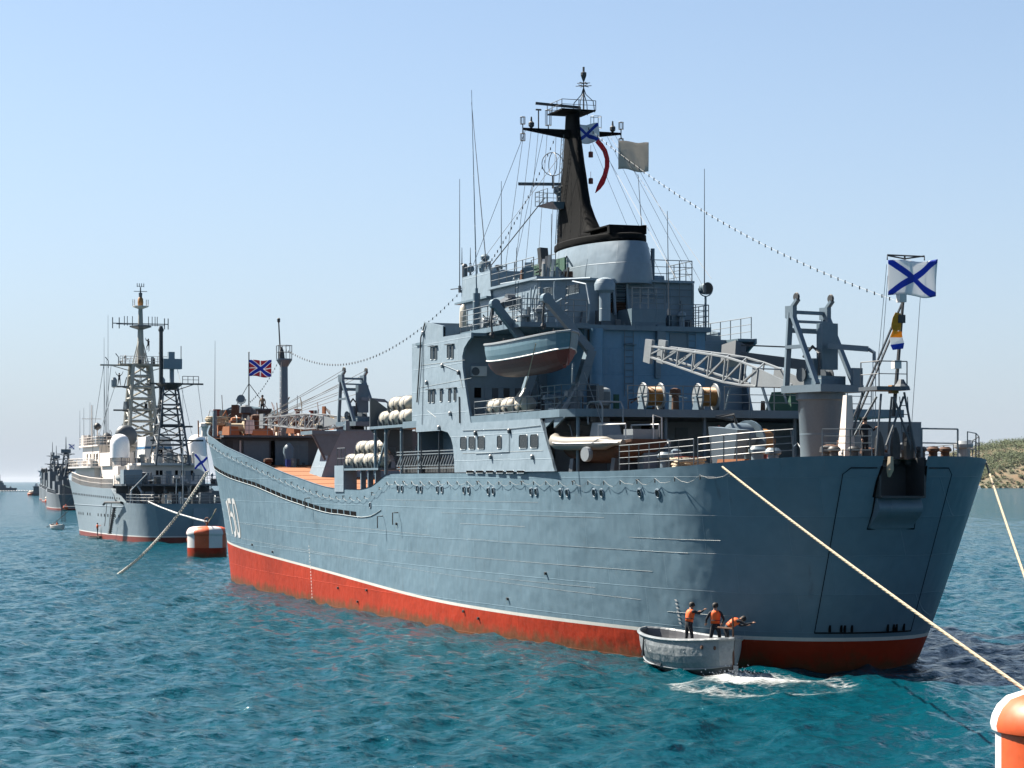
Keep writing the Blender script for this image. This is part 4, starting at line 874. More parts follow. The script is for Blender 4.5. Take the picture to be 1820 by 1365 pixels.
def rope_coil(loc, r, n, mat, parent, name='rope_coil'):
    m = MB()
    for k in range(n):
        rr_ = r * random.uniform(.8, 1.05); o = Vector((random.uniform(-.06,.06), random.uniform(-.06,.06), .08 + k*.11))
        m.path([Vector(loc) + o + Vector((rr_*math.cos(R(a_)), rr_*math.sin(R(a_)), random.uniform(-.02,.02))) for a_ in range(0,361,20)], .06, n=5)
    return m.build(name, mat, parent)
for x, y in ((98,5.2),(97.2,5.6),(99.5,-5),(98.5,-5.4),(100.8,-4.6),(91.5,-4.5)): rope_coil((x,y,fcz(x)+ (.9 if x > 96 else 0)), .8, 6, M['rope'], SHIP)
for x, y in ((104,4.0),(107,-2.2),(105.5,-3.0),(103.8,-3.8)): MB().lathe([(.2,0),(.18,.55),(.3,.62),(.3,.72)], (x,y,fcz(x)+1.1), n=10).build('roller_fairlead', M['maroon'], SHIP)
m = MB(); m.bb(108.2,111.6,-1.5,1.5,13.35,13.5); m.hexa([(109,-1.2,12.3),(111,-1.0,12.3),(111,1.0,12.3),(109,1.2,12.3),(108.3,-1.5,13.36),(111.5,-1.5,13.36),(111.5,1.5,13.36),(108.3,1.5,13.36)]); BP = m.build('bow_platform', M['darkgrey'], SHIP)
m = MB(); m.tube((109.6,.1,13.5), (109.6,.1,18.1), .06, .045, n=6); m.lathe([(.02,0),(.09,.05),(.02,.12)], (109.6,.1,18.1), n=6); JS = m.build('jackstaff', M['dark'], SHIP)
for y in (1.4,-1.4): MB().tube((109.2,y,13.5), (109.6,.1,15.6), .028, n=4).build('staff_stay', M['dark'], JS)
m = MB(); q = Vector((109.0,.9,14.3)); m.lathe([(.1,-.3),(.3,-.25),(.34,.1),(.34,.25)], q, axis='x', n=16, rot=Matrix.Rotation(R(165),3,'Z')); m.path([q + Vector((0,.4*math.cos(R(a_)),.4*math.sin(R(a_)))) for a_ in range(180,361,20)], .035, n=4); m.tube(q-Vector((0,0,.4)), q-Vector((0,0,.85)), .06, n=5); m.build('bow_searchlight', M['grey'], SHIP, smooth=40)
for y in (.3, -.3, .9): m = MB(); m.tube((107.8,y,12.0),(108.4,y,13.4),.06,n=5); m.build('platform_strut', M['cream'], BP)
RLF = lambda pts, **k: railing(pts, parent=SHIP, mat=M['rail'], **k)
RLF([(BX-.9,6.7,10.92),(BX-.9,2.6,10.92)], h=1.0, bars=3, step=1.2); RLF([(BX-.9,1.2,10.92),(BX-.9,-6.8,10.92)], h=1.0, bars=3, step=1.2)
m = MB(); m.tube((95.2,6.1,fcz(95)),(95.2,6.1,12.9),.2,.16,n=8); m.build('aerial_post', M['grey'], SHIP); MB().tube((95.2,6.1,12.9),(95.1,6.1,18.2),.03,.012,n=5).build('whip_aerial', M['rail'], SHIP)
# raft platforms on the port side forward of the bridge
PL = empty('raft_platform', (0,0,0), 0, SHIP)
m = MB(); m.bb(45.4,54.3,5.4,7.7,8.15,8.27); m.build('platform_floor', M['grey'], PL)
box_ = MB(); box_.bb(52.6,54.6,6.9,7.72,6.9,8.45); box_.build('platform_pillar_box', M['super'], PL)
for x in (46.3,47.8,49.3): MB().bb(x-.08,x+.08,7.3,7.6,6.6,8.15).build('platform_leg', M['grey'], PL)
railing([(54.2,7.65,8.27),(52.5,7.65,8.27)], 1.2, 2, 1.0, .025, PL, mat=M['darkgrey']); railing([(45.6,5.6,8.27),(45.6,7.65,8.27)], 1.2, 3, 1.0, .025, PL, mat=M['darkgrey'])
PU = empty('upper_raft_platform', (0,0,0), 0, SHIP)
m = MB(); m.bb(39.2,47.0,5.2,7.7,10.45,10.6); m.build('platform_floor', M['grey'], PU)
m = MB(); m.prism([(5.2,8.2),(5.5,8.2),(7.7,10.45),(7.7,12.2),(7.5,12.2),(5.2,10.6)], 'x', 47.0, 47.12); m.build('platform_end_frame', M['darkgrey'], PU, fix=True)
for x in (41.5, 44.5, 46.6): MB().tube((x,7.5,7.9),(x,7.5,10.45),.1,n=8).build('platform_post', M['grey'], PU)
MB().beam((46.8,7.4,8.0),(44.2,7.4,10.4),.12).build('platform_brace', M['grey'], PU)
MB().bb(38.2,38.4,-7.5,7.55,7.7,10.4).build('forward_bulkhead', M['grey'], SHIP)
for i,(y) in enumerate((6.6,5.2,3.6)): MB().bb(38.4,38.46,y-.35,y+.35,8.0,9.7).build('bulkhead_door', M['darkgrey'], SHIP)
# stowed accommodation ladder in the side opening
GW = empty('stowed_gangway', (0,0,0), 0, SHIP)
for z in (8.35, 8.95, 9.1, 8.2): MB().beam((31.9,7.55,z),(42.2,7.55,z),.06,.05).build('gangway_rail', M['rail'], GW)
for i in range(22): x = 32.2 + i*.45; MB().beam((x,7.5,8.9),(x+.22,7.62,8.38),.05,.05).build('gangway_tread', M['boom'], GW)
MB().bb(33,42,7.2,7.3,7.7,8.3).build('toe_board', M['dark'], GW)
for x in (34.5, 37.6, 41): MB().tube((x,7.6,7.9),(x,7.6,10.1),.04,n=5).build('stanchion', M['darkgrey'], GW)
# davits: bent box arms either side of the lifeboat
for xd, u, v in ((25.3,893,545),(18.2,1003,535)):
    D = empty('boat_davit', (xd,0,0), 0, SHIP)
    zt_ = 16.0 if xd > 20 else 15.75
    m = MB(); m.beam((0,7.75,zt_),(0,5.6,13.4),.42,.34); m.beam((0,5.6,13.45),(0,6.35,11.2),.5,.40); m.lathe([(.24,-.2),(.24,.2)], (0,7.75,zt_), axis='x', n=12); m.build('davit_arm', M['grey'], D)
    m = MB(); m.beam((0,6.9,10.72),(0,6.0,12.0),.3,.1); m.beam((.5,7.2,10.72),(.1,6.0,12.3),.1); m.beam((-.6,7.2,10.72),(-.1,6.0,12.3),.1); m.beam((-.5,7.4,10.76),(.6,7.4,10.76),.12); m.build('davit_frame', M['boom'], D)
    m = MB(); m.path([(0,7.85,zt_-.2),(0.05,7.9,zt_-.9),(0,7.85,14.35)], .05, n=5); m.lathe([(.1,-.12),(.14,0),(.1,.12)], (0,7.88,14.5), n=8); m.build('boat_fall', M['dark'], D)
q = Vector((27.2,6.3,16.35)); m = MB(); m.beam(q, q + Vector((-.6,.9,-.4)), .5,.35); m.lathe([(.32,-.2),(.32,.2)], q, axis='y', n=14); m.path([q + Vector((-.2,1.0,-.3)), q + Vector((-.3,1.2,-1.2)), q + Vector((-.9,1.3,-1.1)), q+Vector((-1.2,1.2,-.5))], .03, n=4); m.build('davit_winch', M['darkgrey'], SHIP)
# cable reels on the boat deck
for u in (1158, 1255):
    q = at(u, 705, x=17.6); C = empty('cable_reel', (17.6, q.y, 10.72), 0, SHIP)
    for sd in (1,-1):
        m = MB(); m.lathe([(.58,-.03),(.58,.03)], (0,sd*.42,.66), axis='y', n=22); m.lathe([(.6,-.045),(.63,0),(.6,.045)], (0,sd*.42,.66), axis='y', n=22, cap=False); m.build('reel_flange', M['boom'], C, smooth=30)
        for k in range(6): a_ = R(k*60); MB().beam((0,sd*.46,.66),(.55*math.cos(a_),sd*.46,.66+.55*math.sin(a_)),.05,.03).build('reel_spoke', M['grey'], C)
        MB().prism([(-.4,0),(.4,0),(.06,.7),(-.06,.7)], 'y', sd*.50, sd*.54).build('reel_stand', M['crane'], C, fix=True)
    m = MB()
    for k in range(13): m.lathe([(.40,-.036),(.44,0),(.40,.036)], (0,-.38+k*.063,.66), axis='y', n=20, cap=False)
    m.build('wound_cable', M['cable'], C, smooth=60)
# winch and gear on the after deck
WN = empty('mooring_winch', (8.6, 3.4, 7.9), R(25), SHIP)
m = MB(); m.hexa([(-.7,-.3,0),(.3,-.3,0),(.3,.3,0),(-.7,.3,0),(-1.1,-.4,1.75),(.5,-.4,1.9),(.5,.4,1.9),(-1.1,.4,1.75)]); m.build('gear_case', M['crane'], WN)
MB().lathe([(.62,-.5),(.62,.3),(.45,.36)], (0,-.9,1.45), axis='y', n=18).build('motor_drum', M['crane'], WN, smooth=40)
MB().lathe([(.95,-.06),(.95,.06)], (0,-1.6,1.25), axis='y', n=22).build('brake_wheel', M['grey'], WN, smooth=40)
MB().lathe([(.55,-.45),(.55,.45)], (0,-2.3,1.3), axis='y', n=18).build('warping_drum', M['cable'], WN, smooth=40)
m = MB(); m.path([(-.2,-.6,2.05),(-.3,-.3,2.4),(.2,.2,2.3),(.2,-.8,2.2)], .07, n=5); m.build('control_pipe', M['dark'], WN)
for u, v in ((1055,815),(1085,812),(1140,825),(1170,822),(1375,812)):
    pass
def bollard(loc, mat, parent=SHIP, s=1.0):
    m = MB(); x,y,z = loc
    m.lathe([(.22*s,0),(.20*s,.45*s),(.30*s,.5*s),(.30*s,.6*s),(.2*s,.7*s)], loc, n=14); return m.build('bollard', mat, parent, smooth=40)
bollard((8.4,6.1,7.88), M['crane'], s=1.2); bollard((3.2,4.4,8.05), M['crane'], s=1.2); bollard((2.2,4.2,8.05), M['crane'], s=1.1)
for x,y in ((.4,-1.3),(.55,-1.95),(.75,-2.6),(1.3,2.0),(.9,1.35)): bollard((x,y,8.28), M['rust'] if y < -1.5 else M['dark'], s=.85)
bollard((1.9,-4.1,8.22), M['boom'], s=1.3)
for x,y in ((6.9,5.9),(7.8,5.6),(7.3,5.3)): rope_coil((x,y,7.9), .45, 5, M['rope'], SHIP)
for x,y,s_,rz in ((4.6,4.6,(1.6,.9,.35),.4),(3.2,3.2,(1.0,.7,.3),.1),(2.4,2.9,(.8,.6,.3),.5)): MB().box((x,y,8.05+s_[2]/2), s_, (0,0,rz), taper=.9).build('winch_bed', M['deck'], SHIP)
for x,y,z,s_ in ((12.6,3.2,8.2,(.7,.9,.8)),(9.9,4.6,8.2,(.8,.8,.7)),(14.5,-1,8.6,(.5,.5,.6))): MB().box((x,y,z), s_, (0,0,.3)).build('red_locker', M['maroon'], SHIP)
m = MB(); m.bb(12.2,12.9,4.9,5.5,7.85,8.75); m.build('hose_box', M['grey'], SHIP)
# starboard boat crane glimpsed past the after crane
SB = empty('boat_crane', (17.0,-4.5,10.72), 0, SHIP)
m = MB(); m.tube((0,0,0),(0,0,2.2),.32,n=12); m.build('crane_post', M['grey'], SB); m = MB(); m.beam((-.6,-1.2,2.0),(1.2,3.0,2.6),.55,.45); m.box((1.2,3.0,2.7),(.9,.7,.9),(.3,.2,.4)); m.build('crane_jib', M['darkgrey'], SB)
m = MB(); m.beam((1.0,3.0,3.1),(-.6,-1.8,2.9),.06); m.build('jib_stay', M['dark'], SB); m = MB(); m.box((-.3,1.0,.45),(1.6,1.2,.9),(0,0,.4),taper=.7); m.build('covered_gear', M['green'], SB)
for y in (2.2, 1.2, -.6): m = MB(); m.beam((-1,y,0),(-.4,y+.4,2.0),.1,.1); m.build('crane_brace', M['crane'], SB)
MB().bb(12.4,15.3,-7.2,-4.2,10.37,10.72).build('starboard_gallery', M['grey'], SHIP)
MB().lathe([(.5,0),(.5,.7),(.35,.85)], (11,-3.4,8.0), n=14).build('ventilator', M['grey'], SHIP)
m = MB(); m.bb(9.6,12.5,-6.5,-3.0,7.8,10.1); m.build('after_store_house', M['grey'], SHIP)
# stern light tower
TW = empty('stern_tower', (0,0,0), 0, SHIP)
def TP(u, v, x): return at(u, v, x=x)
legs = [((1533,697),(1508,806),1.4,1.8),((1566,700),(1557,812),.2,.1),((1607,697),(1628,806),.2,.1),((1585,705),(1577,800),1.4,1.6)]
for (a, c, xa, xc) in legs: MB().tube(TP(*a, xa), TP(*c, xc), .05, n=6).build('tower_leg', M['darkgrey'], TW)
for (a, c, xa, xc) in (((1588,705),(1618,790),.2,.1),((1606,705),(1575,792),.2,.1),((1558,705),(1500,808),1.4,2.6),((1605,535),(1487,812),1.2,3.0),((1600,560),(1496,808),1.2,1.8)): MB().tube(TP(*a, xa), TP(*c, xc), .05, n=6).build('tower_brace', M['darkgrey'] if a[0] > 1570 else M['rail'], TW)
m = MB(); a = TP(1536,692,1.5); c = TP(1612,692,.1); m.bb(.0,1.5,c.y,a.y+.25,11.05,11.2); m.build('tower_platform', M['darkgrey'], TW)
railing([(1.4,a.y+.2,11.2),(0.1,a.y+.1,11.2),(0.1,c.y,11.2)], .98, 2, .9, .022, TW, mat=M['darkgrey'])
m = MB(); b0, b1 = TP(1588,740,.7), TP(1606,525,.7); m.path([b0, b0.lerp(b1,.5), b1, TP(1608,480,.7), TP(1608,455,.7)], [.09,.08,.06,.05,.04], n=6); m.build('ensign_staff', M['dark'], TW)
m = MB(); m.path([TP(1577,462,.7), TP(1577,454,.7), TP(1608,460,.7), TP(1643,455,.7), TP(1643,463,.7)], .03, n=4); m.path([TP(1577,453,.7), TP(1643,456,.7)], .03, n=4); m.build('gaff_frame', M['dark'], TW)
for u, v, mt in ((1593,648,'white'),(1600,567,'dark'),(1602,530,'white'),(1588,692,'cable')): q = TP(u, v, .5); MB().box(q, (.3,.3,.32)).build('stern_lamp', M[mt], TW)
m = MB(); q = TP(1602,688,.3); m.lathe([(.36,-.12),(.32,.02),(.2,.12),(.1,.3)], q, n=10); m.build('tower_bell', M['darkgrey'], TW)
ladder(TP(1612,800,0.1), TP(1606,705,.15), .34, TW, M['darkgrey'])
m = MB(); m.hexa([(1.6,.9,8.1),(2.3,.9,8.1),(2.3,1.4,8.1),(1.6,1.4,8.1),(1.7,1.0,10.9),(2.0,1.0,10.9),(2.0,1.25,10.9),(1.7,1.25,10.9)]); m.build('tower_pylon', M['cream'], TW)
for y, hgt in ((.45,1.7),(-.25,1.9),(-.85,2.0)): MB().lathe([(.04,0),(.2,.1),(.24,hgt*.4),(.17,hgt*.65),(.05,hgt*.8)], (.5,y,8.1), n=8, sx=.6).build('covered_roller', M['dark'], TW)
for a, c in (((1578,490),(1567,640)),((1576,470),(1560,650)),((1640,465),(1618,790))): MB().tube(TP(*a,.7), TP(*c,.6), .012, n=4).build('halyard', M['rail'], TW)
MB().path([TP(1583,812,-.5), TP(1582,835,-.55), TP(1580,848,-.5)], [.12,.16,.06], n=6).build('rope_bight', M['rope'], SHIP)
# light garland slung along the deck edge: wire, then lamps
m = MB(); lamps = MB(); xs = list(np.arange(3.0, 106, 1.55)); pts = []
for i in range(len(xs)-1):
    for k in range(4):
        t = k/4; x = xs[i] + (xs[i+1]-xs[i])*t; d = .24 if x < 44 else .16
        pts.append(hull_p(x, sheer(x) - .38 - (.12 if x > 44 else 0) - d*4*t*(1-t)*random.uniform(.7,1.2), .10))
    q = hull_p(xs[i], sheer(xs[i]) - .42, .10); lamps.tube(q, q - Vector((0,0,.15)), .028, n=5)
m.path(pts, .008, n=4); m.build('garland_wire', M['lightwire'], HULL); o = lamps.build('garland_lamps', M['dark'], HULL); o['kind'] = 'stuff'
for i in range(0, len(xs), 4): a = hull_p(xs[i], sheer(xs[i])-.4, .0); MB().tube(a, hull_p(xs[i], sheer(xs[i])-.4, .16), .02, n=4).build('garland_bracket', M['dark'], HULL)
# dressing lines from mast to bow and stern with small lamps
def dressing(a, b, drop, n, r=.014, lamp_to=None):
    pts = sag(a, b, drop, 40); MB().path(pts, .006, n=4).build('dressing_line', M['lightwire'], SHIP)
    l = MB()
    for p in sag(a, b, drop, n)[1:-1]: l.tube(p + Vector((0,0,.05)), p - Vector((0,0,.09)), .028, n=4)
    o = l.build('dressing_lamps', M['dark'], SHIP); o['kind'] = 'stuff'
mt = Vector((MAST_X-.5,-.5,Yz+.3))
dressing(mt, TP(1595,535,.7), .9, 54)
dressing((fx,fy,zt+.9), (38.5,4.6,18.2), 2.6, 60); dressing((109.6,.1,14.0), (fx,fy,zt+.8), .5, 20)
dressing((36.5,4.5,18.6), (MAST_X+.3,.8,Yz-.2), .5, 26)
# standing rigging
rig = []
for yy in (2.7,2.3,1.9,1.4,.9,-.9,-1.4,-1.9,-2.4,-2.7):
    rig.append(((MAST_X, yy, Yz), (27.5 + (yy+3)*1.2, math.copysign(min(abs(yy)+1.5,4.5),yy), 17.5)))
rig += [((MAST_X,2.6,Yz),(38,4.8,18.5)),((MAST_X,1.6,Yz),(39,2,18.5)),((MAST_X,-2,Yz),(24,-3,17.4)),((MAST_X,-1.2,Yz),(23.8,-1,17.4)),((MAST_X+.2,.4,Yz-1),(39,4.5,18.4)),((38.2,6.0,22.8),(MAST_X,2.6,Yz))]
for a, c in rig[:-1]: MB().tube(a, c, .012, n=4).build('rigging_wire', M['wire'], MACK)
MB().tube(at(968,352,y=.5), at(868,478,y=4.0), .03, n=4).build('radar_stay', M['wire'], MACK)

clutter(SHIP, 46, lambda r: (r.uniform(89,107), r.uniform(-4.5,5.0)*(1 if True else 1), 11.1), [M['deck'],M['dark'],M['darkgrey'],M['cream'],M['rust'],M['deck']], 31, 1.0)
clutter(SHIP, 22, lambda r: (r.uniform(85,87.8), r.uniform(-5.5,6.0), 8.35), [M['dark'],M['grey'],M['rust'],M['darkgrey']], 32, .7)
clutter(SHIP, 24, lambda r: (r.uniform(.8,4.2), r.uniform(-1.7,1.8), 8.08), [M['dark'],M['darkgrey'],M['rust'],M['rail']], 33, .7)
clutter(SHIP, 22, lambda r: (r.uniform(8,14.8), r.uniform(-2.5,5.2), 7.85), [M['dark'],M['grey'],M['maroon'],M['crane'],M['rail']], 34, .7)
clutter(SHIP, 20, lambda r: (r.uniform(39,46.5), r.uniform(3.5,7.2), 7.75), [M['dark'],M['grey'],M['rail'],M['rust']], 35, .7)
clutter(SHIP, 10, lambda r: (r.uniform(76,79), r.uniform(-2,2.8), 11.05), [M['dark'],M['grey'],M['rail']], 36, .5)
clutter(SHIP, 44, lambda r: (r.uniform(95,108), r.uniform(-3.6,3.8), 11.5), [M['dark'],M['rust'],M['darkgrey'],M['rust'],M['deck'],M['rope']], 37, 1.35)
# ---------------------------------------------------------------- boats, rafts, flags, people
def boat_shell(L, B, D, keel_rise=.18, sheer_up=.22, transom=0.0, split=.45, thick=.05, nst=22, nsec=9, full=.72):
    """open double-ended (or transom) boat along +X (bow), keel at z=0; returns MB with slots 0 topside, 1 bottom, 2 inside"""
    def hb(t):
        e = abs(2*t-1) if t > .5 else abs(1-2*t) * (1-transom)
        return B/2 * max(0, 1 - e**2.4) ** .62
    def zk(t): return keel_rise * D * abs(2*t-1)**3
    def zg(t): return D * (1 + sheer_up * (2*t-1)**2)
    m = MB(); out = []; inn = []
    for i in range(nst+1):
        t = i/nst; x = (t-.5)*L; b = max(hb(t), .012); a = []; c = []
        rake = (.10*L*.5) * (max(0, 2*t-1)**3 - max(0, 1-2*t)**3 * (1-transom))
        for k in range(nsec):
            s_ = k/(nsec-1); y = b * math.sin(min(1, s_*1.02)*math.pi/2)**full; z = zk(t) + (zg(t)-zk(t)) * s_**1.55
            xx = x + rake * (s_ - .5)
            a.append((xx, y, z)); f = max(0, (b-thick)/b); c.append((xx*(1-.012), y*f, z + (thick*1.4 if k < nsec-1 else 0)))
        out.append(a); inn.append(c)
    ks = max(1, round(split*(nsec-1)))
    for sd in (1,-1):
        O = [[(p[0],p[1]*sd,p[2]) for p in r] for r in out]; I = [[(p[0],p[1]*sd,p[2]) for p in r] for r in inn]
        for i in range(nst):
            for k in range(nsec-1):
                m.add([O[i][k],O[i+1][k],O[i+1][k+1],O[i][k+1]], [(0,3,2,1) if sd>0 else (0,1,2,3)], 1 if k < ks else 0)
                m.add([I[i][k],I[i+1][k],I[i+1][k+1],I[i][k+1]], [(0,1,2,3) if sd>0 else (0,3,2,1)], 2)
            m.add([O[i][-1],O[i+1][-1],I[i+1][-1],I[i][-1]], [(0,3,2,1) if sd>0 else (0,1,2,3)], 0)
    if transom:
        r = out[0]; m.add([(p[0],p[1],p[2]) for p in r] + [(p[0],-p[1],p[2]) for p in r][::-1], [tuple(range(2*nsec))], 0)
    gun = [[(out[i][-1][0], out[i][-1][1]*sd, out[i][-1][2]) for i in range(nst+1)] for sd in (1,-1)]
    rub = [[(out[i][ks][0], (out[i][ks][1]+.015)*sd, out[i][ks][2]) for i in range(nst+1)] for sd in (1,-1)]
    return m, gun, rub, hb, zg

# lifeboat in the davits
LB = empty('lifeboat', (20.35, 7.75, 12.35), R(-1)); tag(LB, 'blue grey lifeboat with dark red bottom hanging in davits on landing ship', 'lifeboat')
m, gun, rub, hb, zg = boat_shell(10.6, 2.7, 1.5, .22, .16, split=.58)
m.build('boat_hull', [M['lifeboat'], M['maroon'], M['cream']], LB, smooth=50)
for g in gun: MB().path(g, .06, n=5).build('gunwale', M['boom'], LB)
for g in rub: MB().path(g, .035, n=4).build('paint_line', M['white'], LB)
m = MB(); rows = []
for i in range(15):
    t = .06 + .88*i/14; b = hb(t)-.08; x = (t-.5)*10.6; rows.append([(x, b*s_, zg(t) - .02 + .32*math.cos(s_*1.5708)*math.sin(math.pi*t)**.5) for s_ in (-1,-.6,-.2,.2,.6,1)])
m.grid(rows); m.build('boat_cover', M['dark'], LB, smooth=40)
m = MB(); m.lathe([(.22,-.03),(.22,.03)], (-4.7,.0,.35), axis='x', n=10, sx=.5); m.bb(-5.25,-4.95,-.03,.03,.25,1.5); m.build('rudder', M['maroon'], LB)
for x in (-3.3, 3.8): MB().tube((x,0,1.45),(x,0,1.95),.05,n=6).build('lifting_hook', M['dark'], LB)
m = MB(); m.path(sag((-4.6,1.3,1.2),(-3.0,1.6,-1.8),.1,6) , .025, n=4); m.build('boat_painter', M['rope'], LB)

# inflatable boat on the after deck
RB = empty('inflatable_boat', (15.2, 6.05, 8.3), R(14)); RB.scale = (1.12,1.12,1.12); tag(RB, 'grey rigid inflatable boat with white console on the after deck', 'inflatable boat')
m = MB(); pts = []; rad = []
for i in range(29):
    t = i/28; s_ = 2*t-1; x = 2.9 - 5.6*abs(s_)**2.0 if abs(s_) < .62 else 2.9 - 5.6*.62**2 - (abs(s_)-.62)*8.6; y = math.copysign(1.0 * min(1, (abs(s_)/.42))**.8, s_); pts.append((x, y, .78 + .26*max(0, (x-1)/2)**2)); rad.append(.27 if .04 < t < .96 else .12)
m.path(pts, rad, n=10); TUB = m.build('buoyancy_tube', M['rib'], RB, smooth=60)
MB().path([(p[0], p[1]*1.25 if abs(p[1]) > .3 else p[1], p[2]) if abs(p[1]) > .3 else (p[0]+.27, p[1], p[2]) for p in pts], .035, n=4).build('rubbing_band', M['white'], TUB)
m, g_, r_, h_, z_ = boat_shell(5.6, 1.7, .8, .5, .15, transom=.8); m.build('boat_bottom', [M['rust'], M['rust'], M['rib']], RB, smooth=50)
m = MB(); m.hexa([(-.5,-.5,.75),(.5,-.5,.75),(.5,.5,.75),(-.5,.5,.75),(-.3,-.42,1.6),(.35,-.42,1.6),(.35,.42,1.6),(-.3,.42,1.6)]); m.build('steering_console', M['boom'], RB)
m = MB()
for y in (-.5,.5): m.path([(.5,y,1.55),(.55,y,2.3),(.35,y,2.42),(-.3,y,2.42),(-.45,y,2.2),(-.45,y,1.5)], .035, n=5)
m.tube((.45,-.5,2.4),(.45,.5,2.4),.035,n=5); m.tube((-.3,-.5,2.42),(-.3,.5,2.42),.035,n=5); m.build('console_frame', M['boom'], RB)
MB().bb(.42,.46,-.45,.45,1.62,2.3).build('windscreen', M['glass'], RB)
m = MB(); m.bb(-1.9,-.7,-.45,.45,.75,1.1); m.bb(-2.6,-2.0,-.6,.6,.75,1.3); m.build('seat_box', M['boom'], RB)
for y in (-.8,.8): MB().path([(-.6,y,1.0),(-.6,y,1.5),(-2.4,y,1.5),(-2.4,y,1.0)], .03, n=5).build('grab_rail', M['white'], RB)
MB().path([(-2.7,-.7,.9),(-2.7,-.7,1.75),(-2.7,-.3,1.85),(-2.7,-.3,.9)], .03, n=5).build('grab_rail', M['white'], RB)
m = MB(); 
for y in (-.6,.6): m.path([(1.4,y,1.0),(1.6,y,1.5),(2.3,y*.4,1.6)], .03, n=5)
m.build('bow_rail', M['rail'], RB)
MB().lathe([(.28,-.1),(.3,0),(.28,.1)], (-.6,1.35,.35), axis='y', n=14).build('fender_wheel', M['boom'], RB)
for x in (-1.6, 1.2): MB().hexa([(x-.12,-.9,-.55),(x+.12,-.9,-.55),(x+.12,.9,-.55),(x-.12,.9,-.55),(x-.12,-.8,.2),(x+.12,-.8,.2),(x+.12,.8,.2),(x-.12,.8,.2)]).build('boat_chock', M['darkgrey'], RB)
MB().tube((-.2,.35,1.6),(.9,.4,3.6),.015,n=4).build('boat_whip', M['boom'], RB)

# life rafts
def make_raft(L=1.75, r=.40):
    rt = empty('life_raft')
    m = MB(); m.lathe([(.06,-L/2),(.22,-L/2+.05),(r*.86,-L/2+.2),(r,-L/2+.34),(r*1.0,-.1),(r*1.05,-.05),(r*1.05,.05),(r,.1),(r,L/2-.34),(r*.86,L/2-.2),(.22,L/2-.05),(.06,L/2)], (0,0,r), axis='x', n=18); m.build('raft_shell', M['raft'], rt, smooth=45)
    for x in (-.42,.42): MB().lathe([(r*1.02,-.04),(r*1.06,-.03),(r*1.06,.03),(r*1.02,.04)], (x,0,r), axis='x', n=18, cap=False).build('strap', M['boom'], rt)
    for x in (-.45,.45): MB().prism([(-.42,-.05),(.42,-.05),(.48,.3),(.40,.3),(.3,.03),(-.3,.03),(-.40,.3),(-.48,.3)], 'x', x-.04, x+.04).build('cradle', M['darkgrey'], rt, fix=True)
    return rt
raft0 = make_raft(); ordn = ['first','second','third','fourth']
spots = [((26.9-1.95*i, 7.05, 10.72), '%s from the bow, under the lifeboat' % ordn[i]) for i in range(3)]
spots += [((53.2-1.95*i, 6.95, 8.33), '%s from the bow, bottom row on the fore platform' % ordn[i]) for i in range(4)]
spots += [((51.9-1.95*i, 6.65, 9.08), '%s from the bow, top row on the fore platform' % ordn[i]) for i in range(3)]
spots += [((46.0-1.95*i, 6.95, 10.66), '%s from the bow, bottom row beside the bridge wing' % ordn[i]) for i in range(3)]
spots += [((44.9-1.95*i, 6.7, 11.42), '%s from the bow, top row beside the bridge wing' % ordn[i]) for i in range(2)]
for i, (p, lab) in enumerate(spots):
    o = raft0 if i == 0 else copy_tree(raft0)
    o.location = p; o.rotation_euler = (0, 0, R(random.uniform(-2,2))); tag(o, 'white life raft canister, ' + lab, 'life raft', 'life raft canisters on the landing ship')

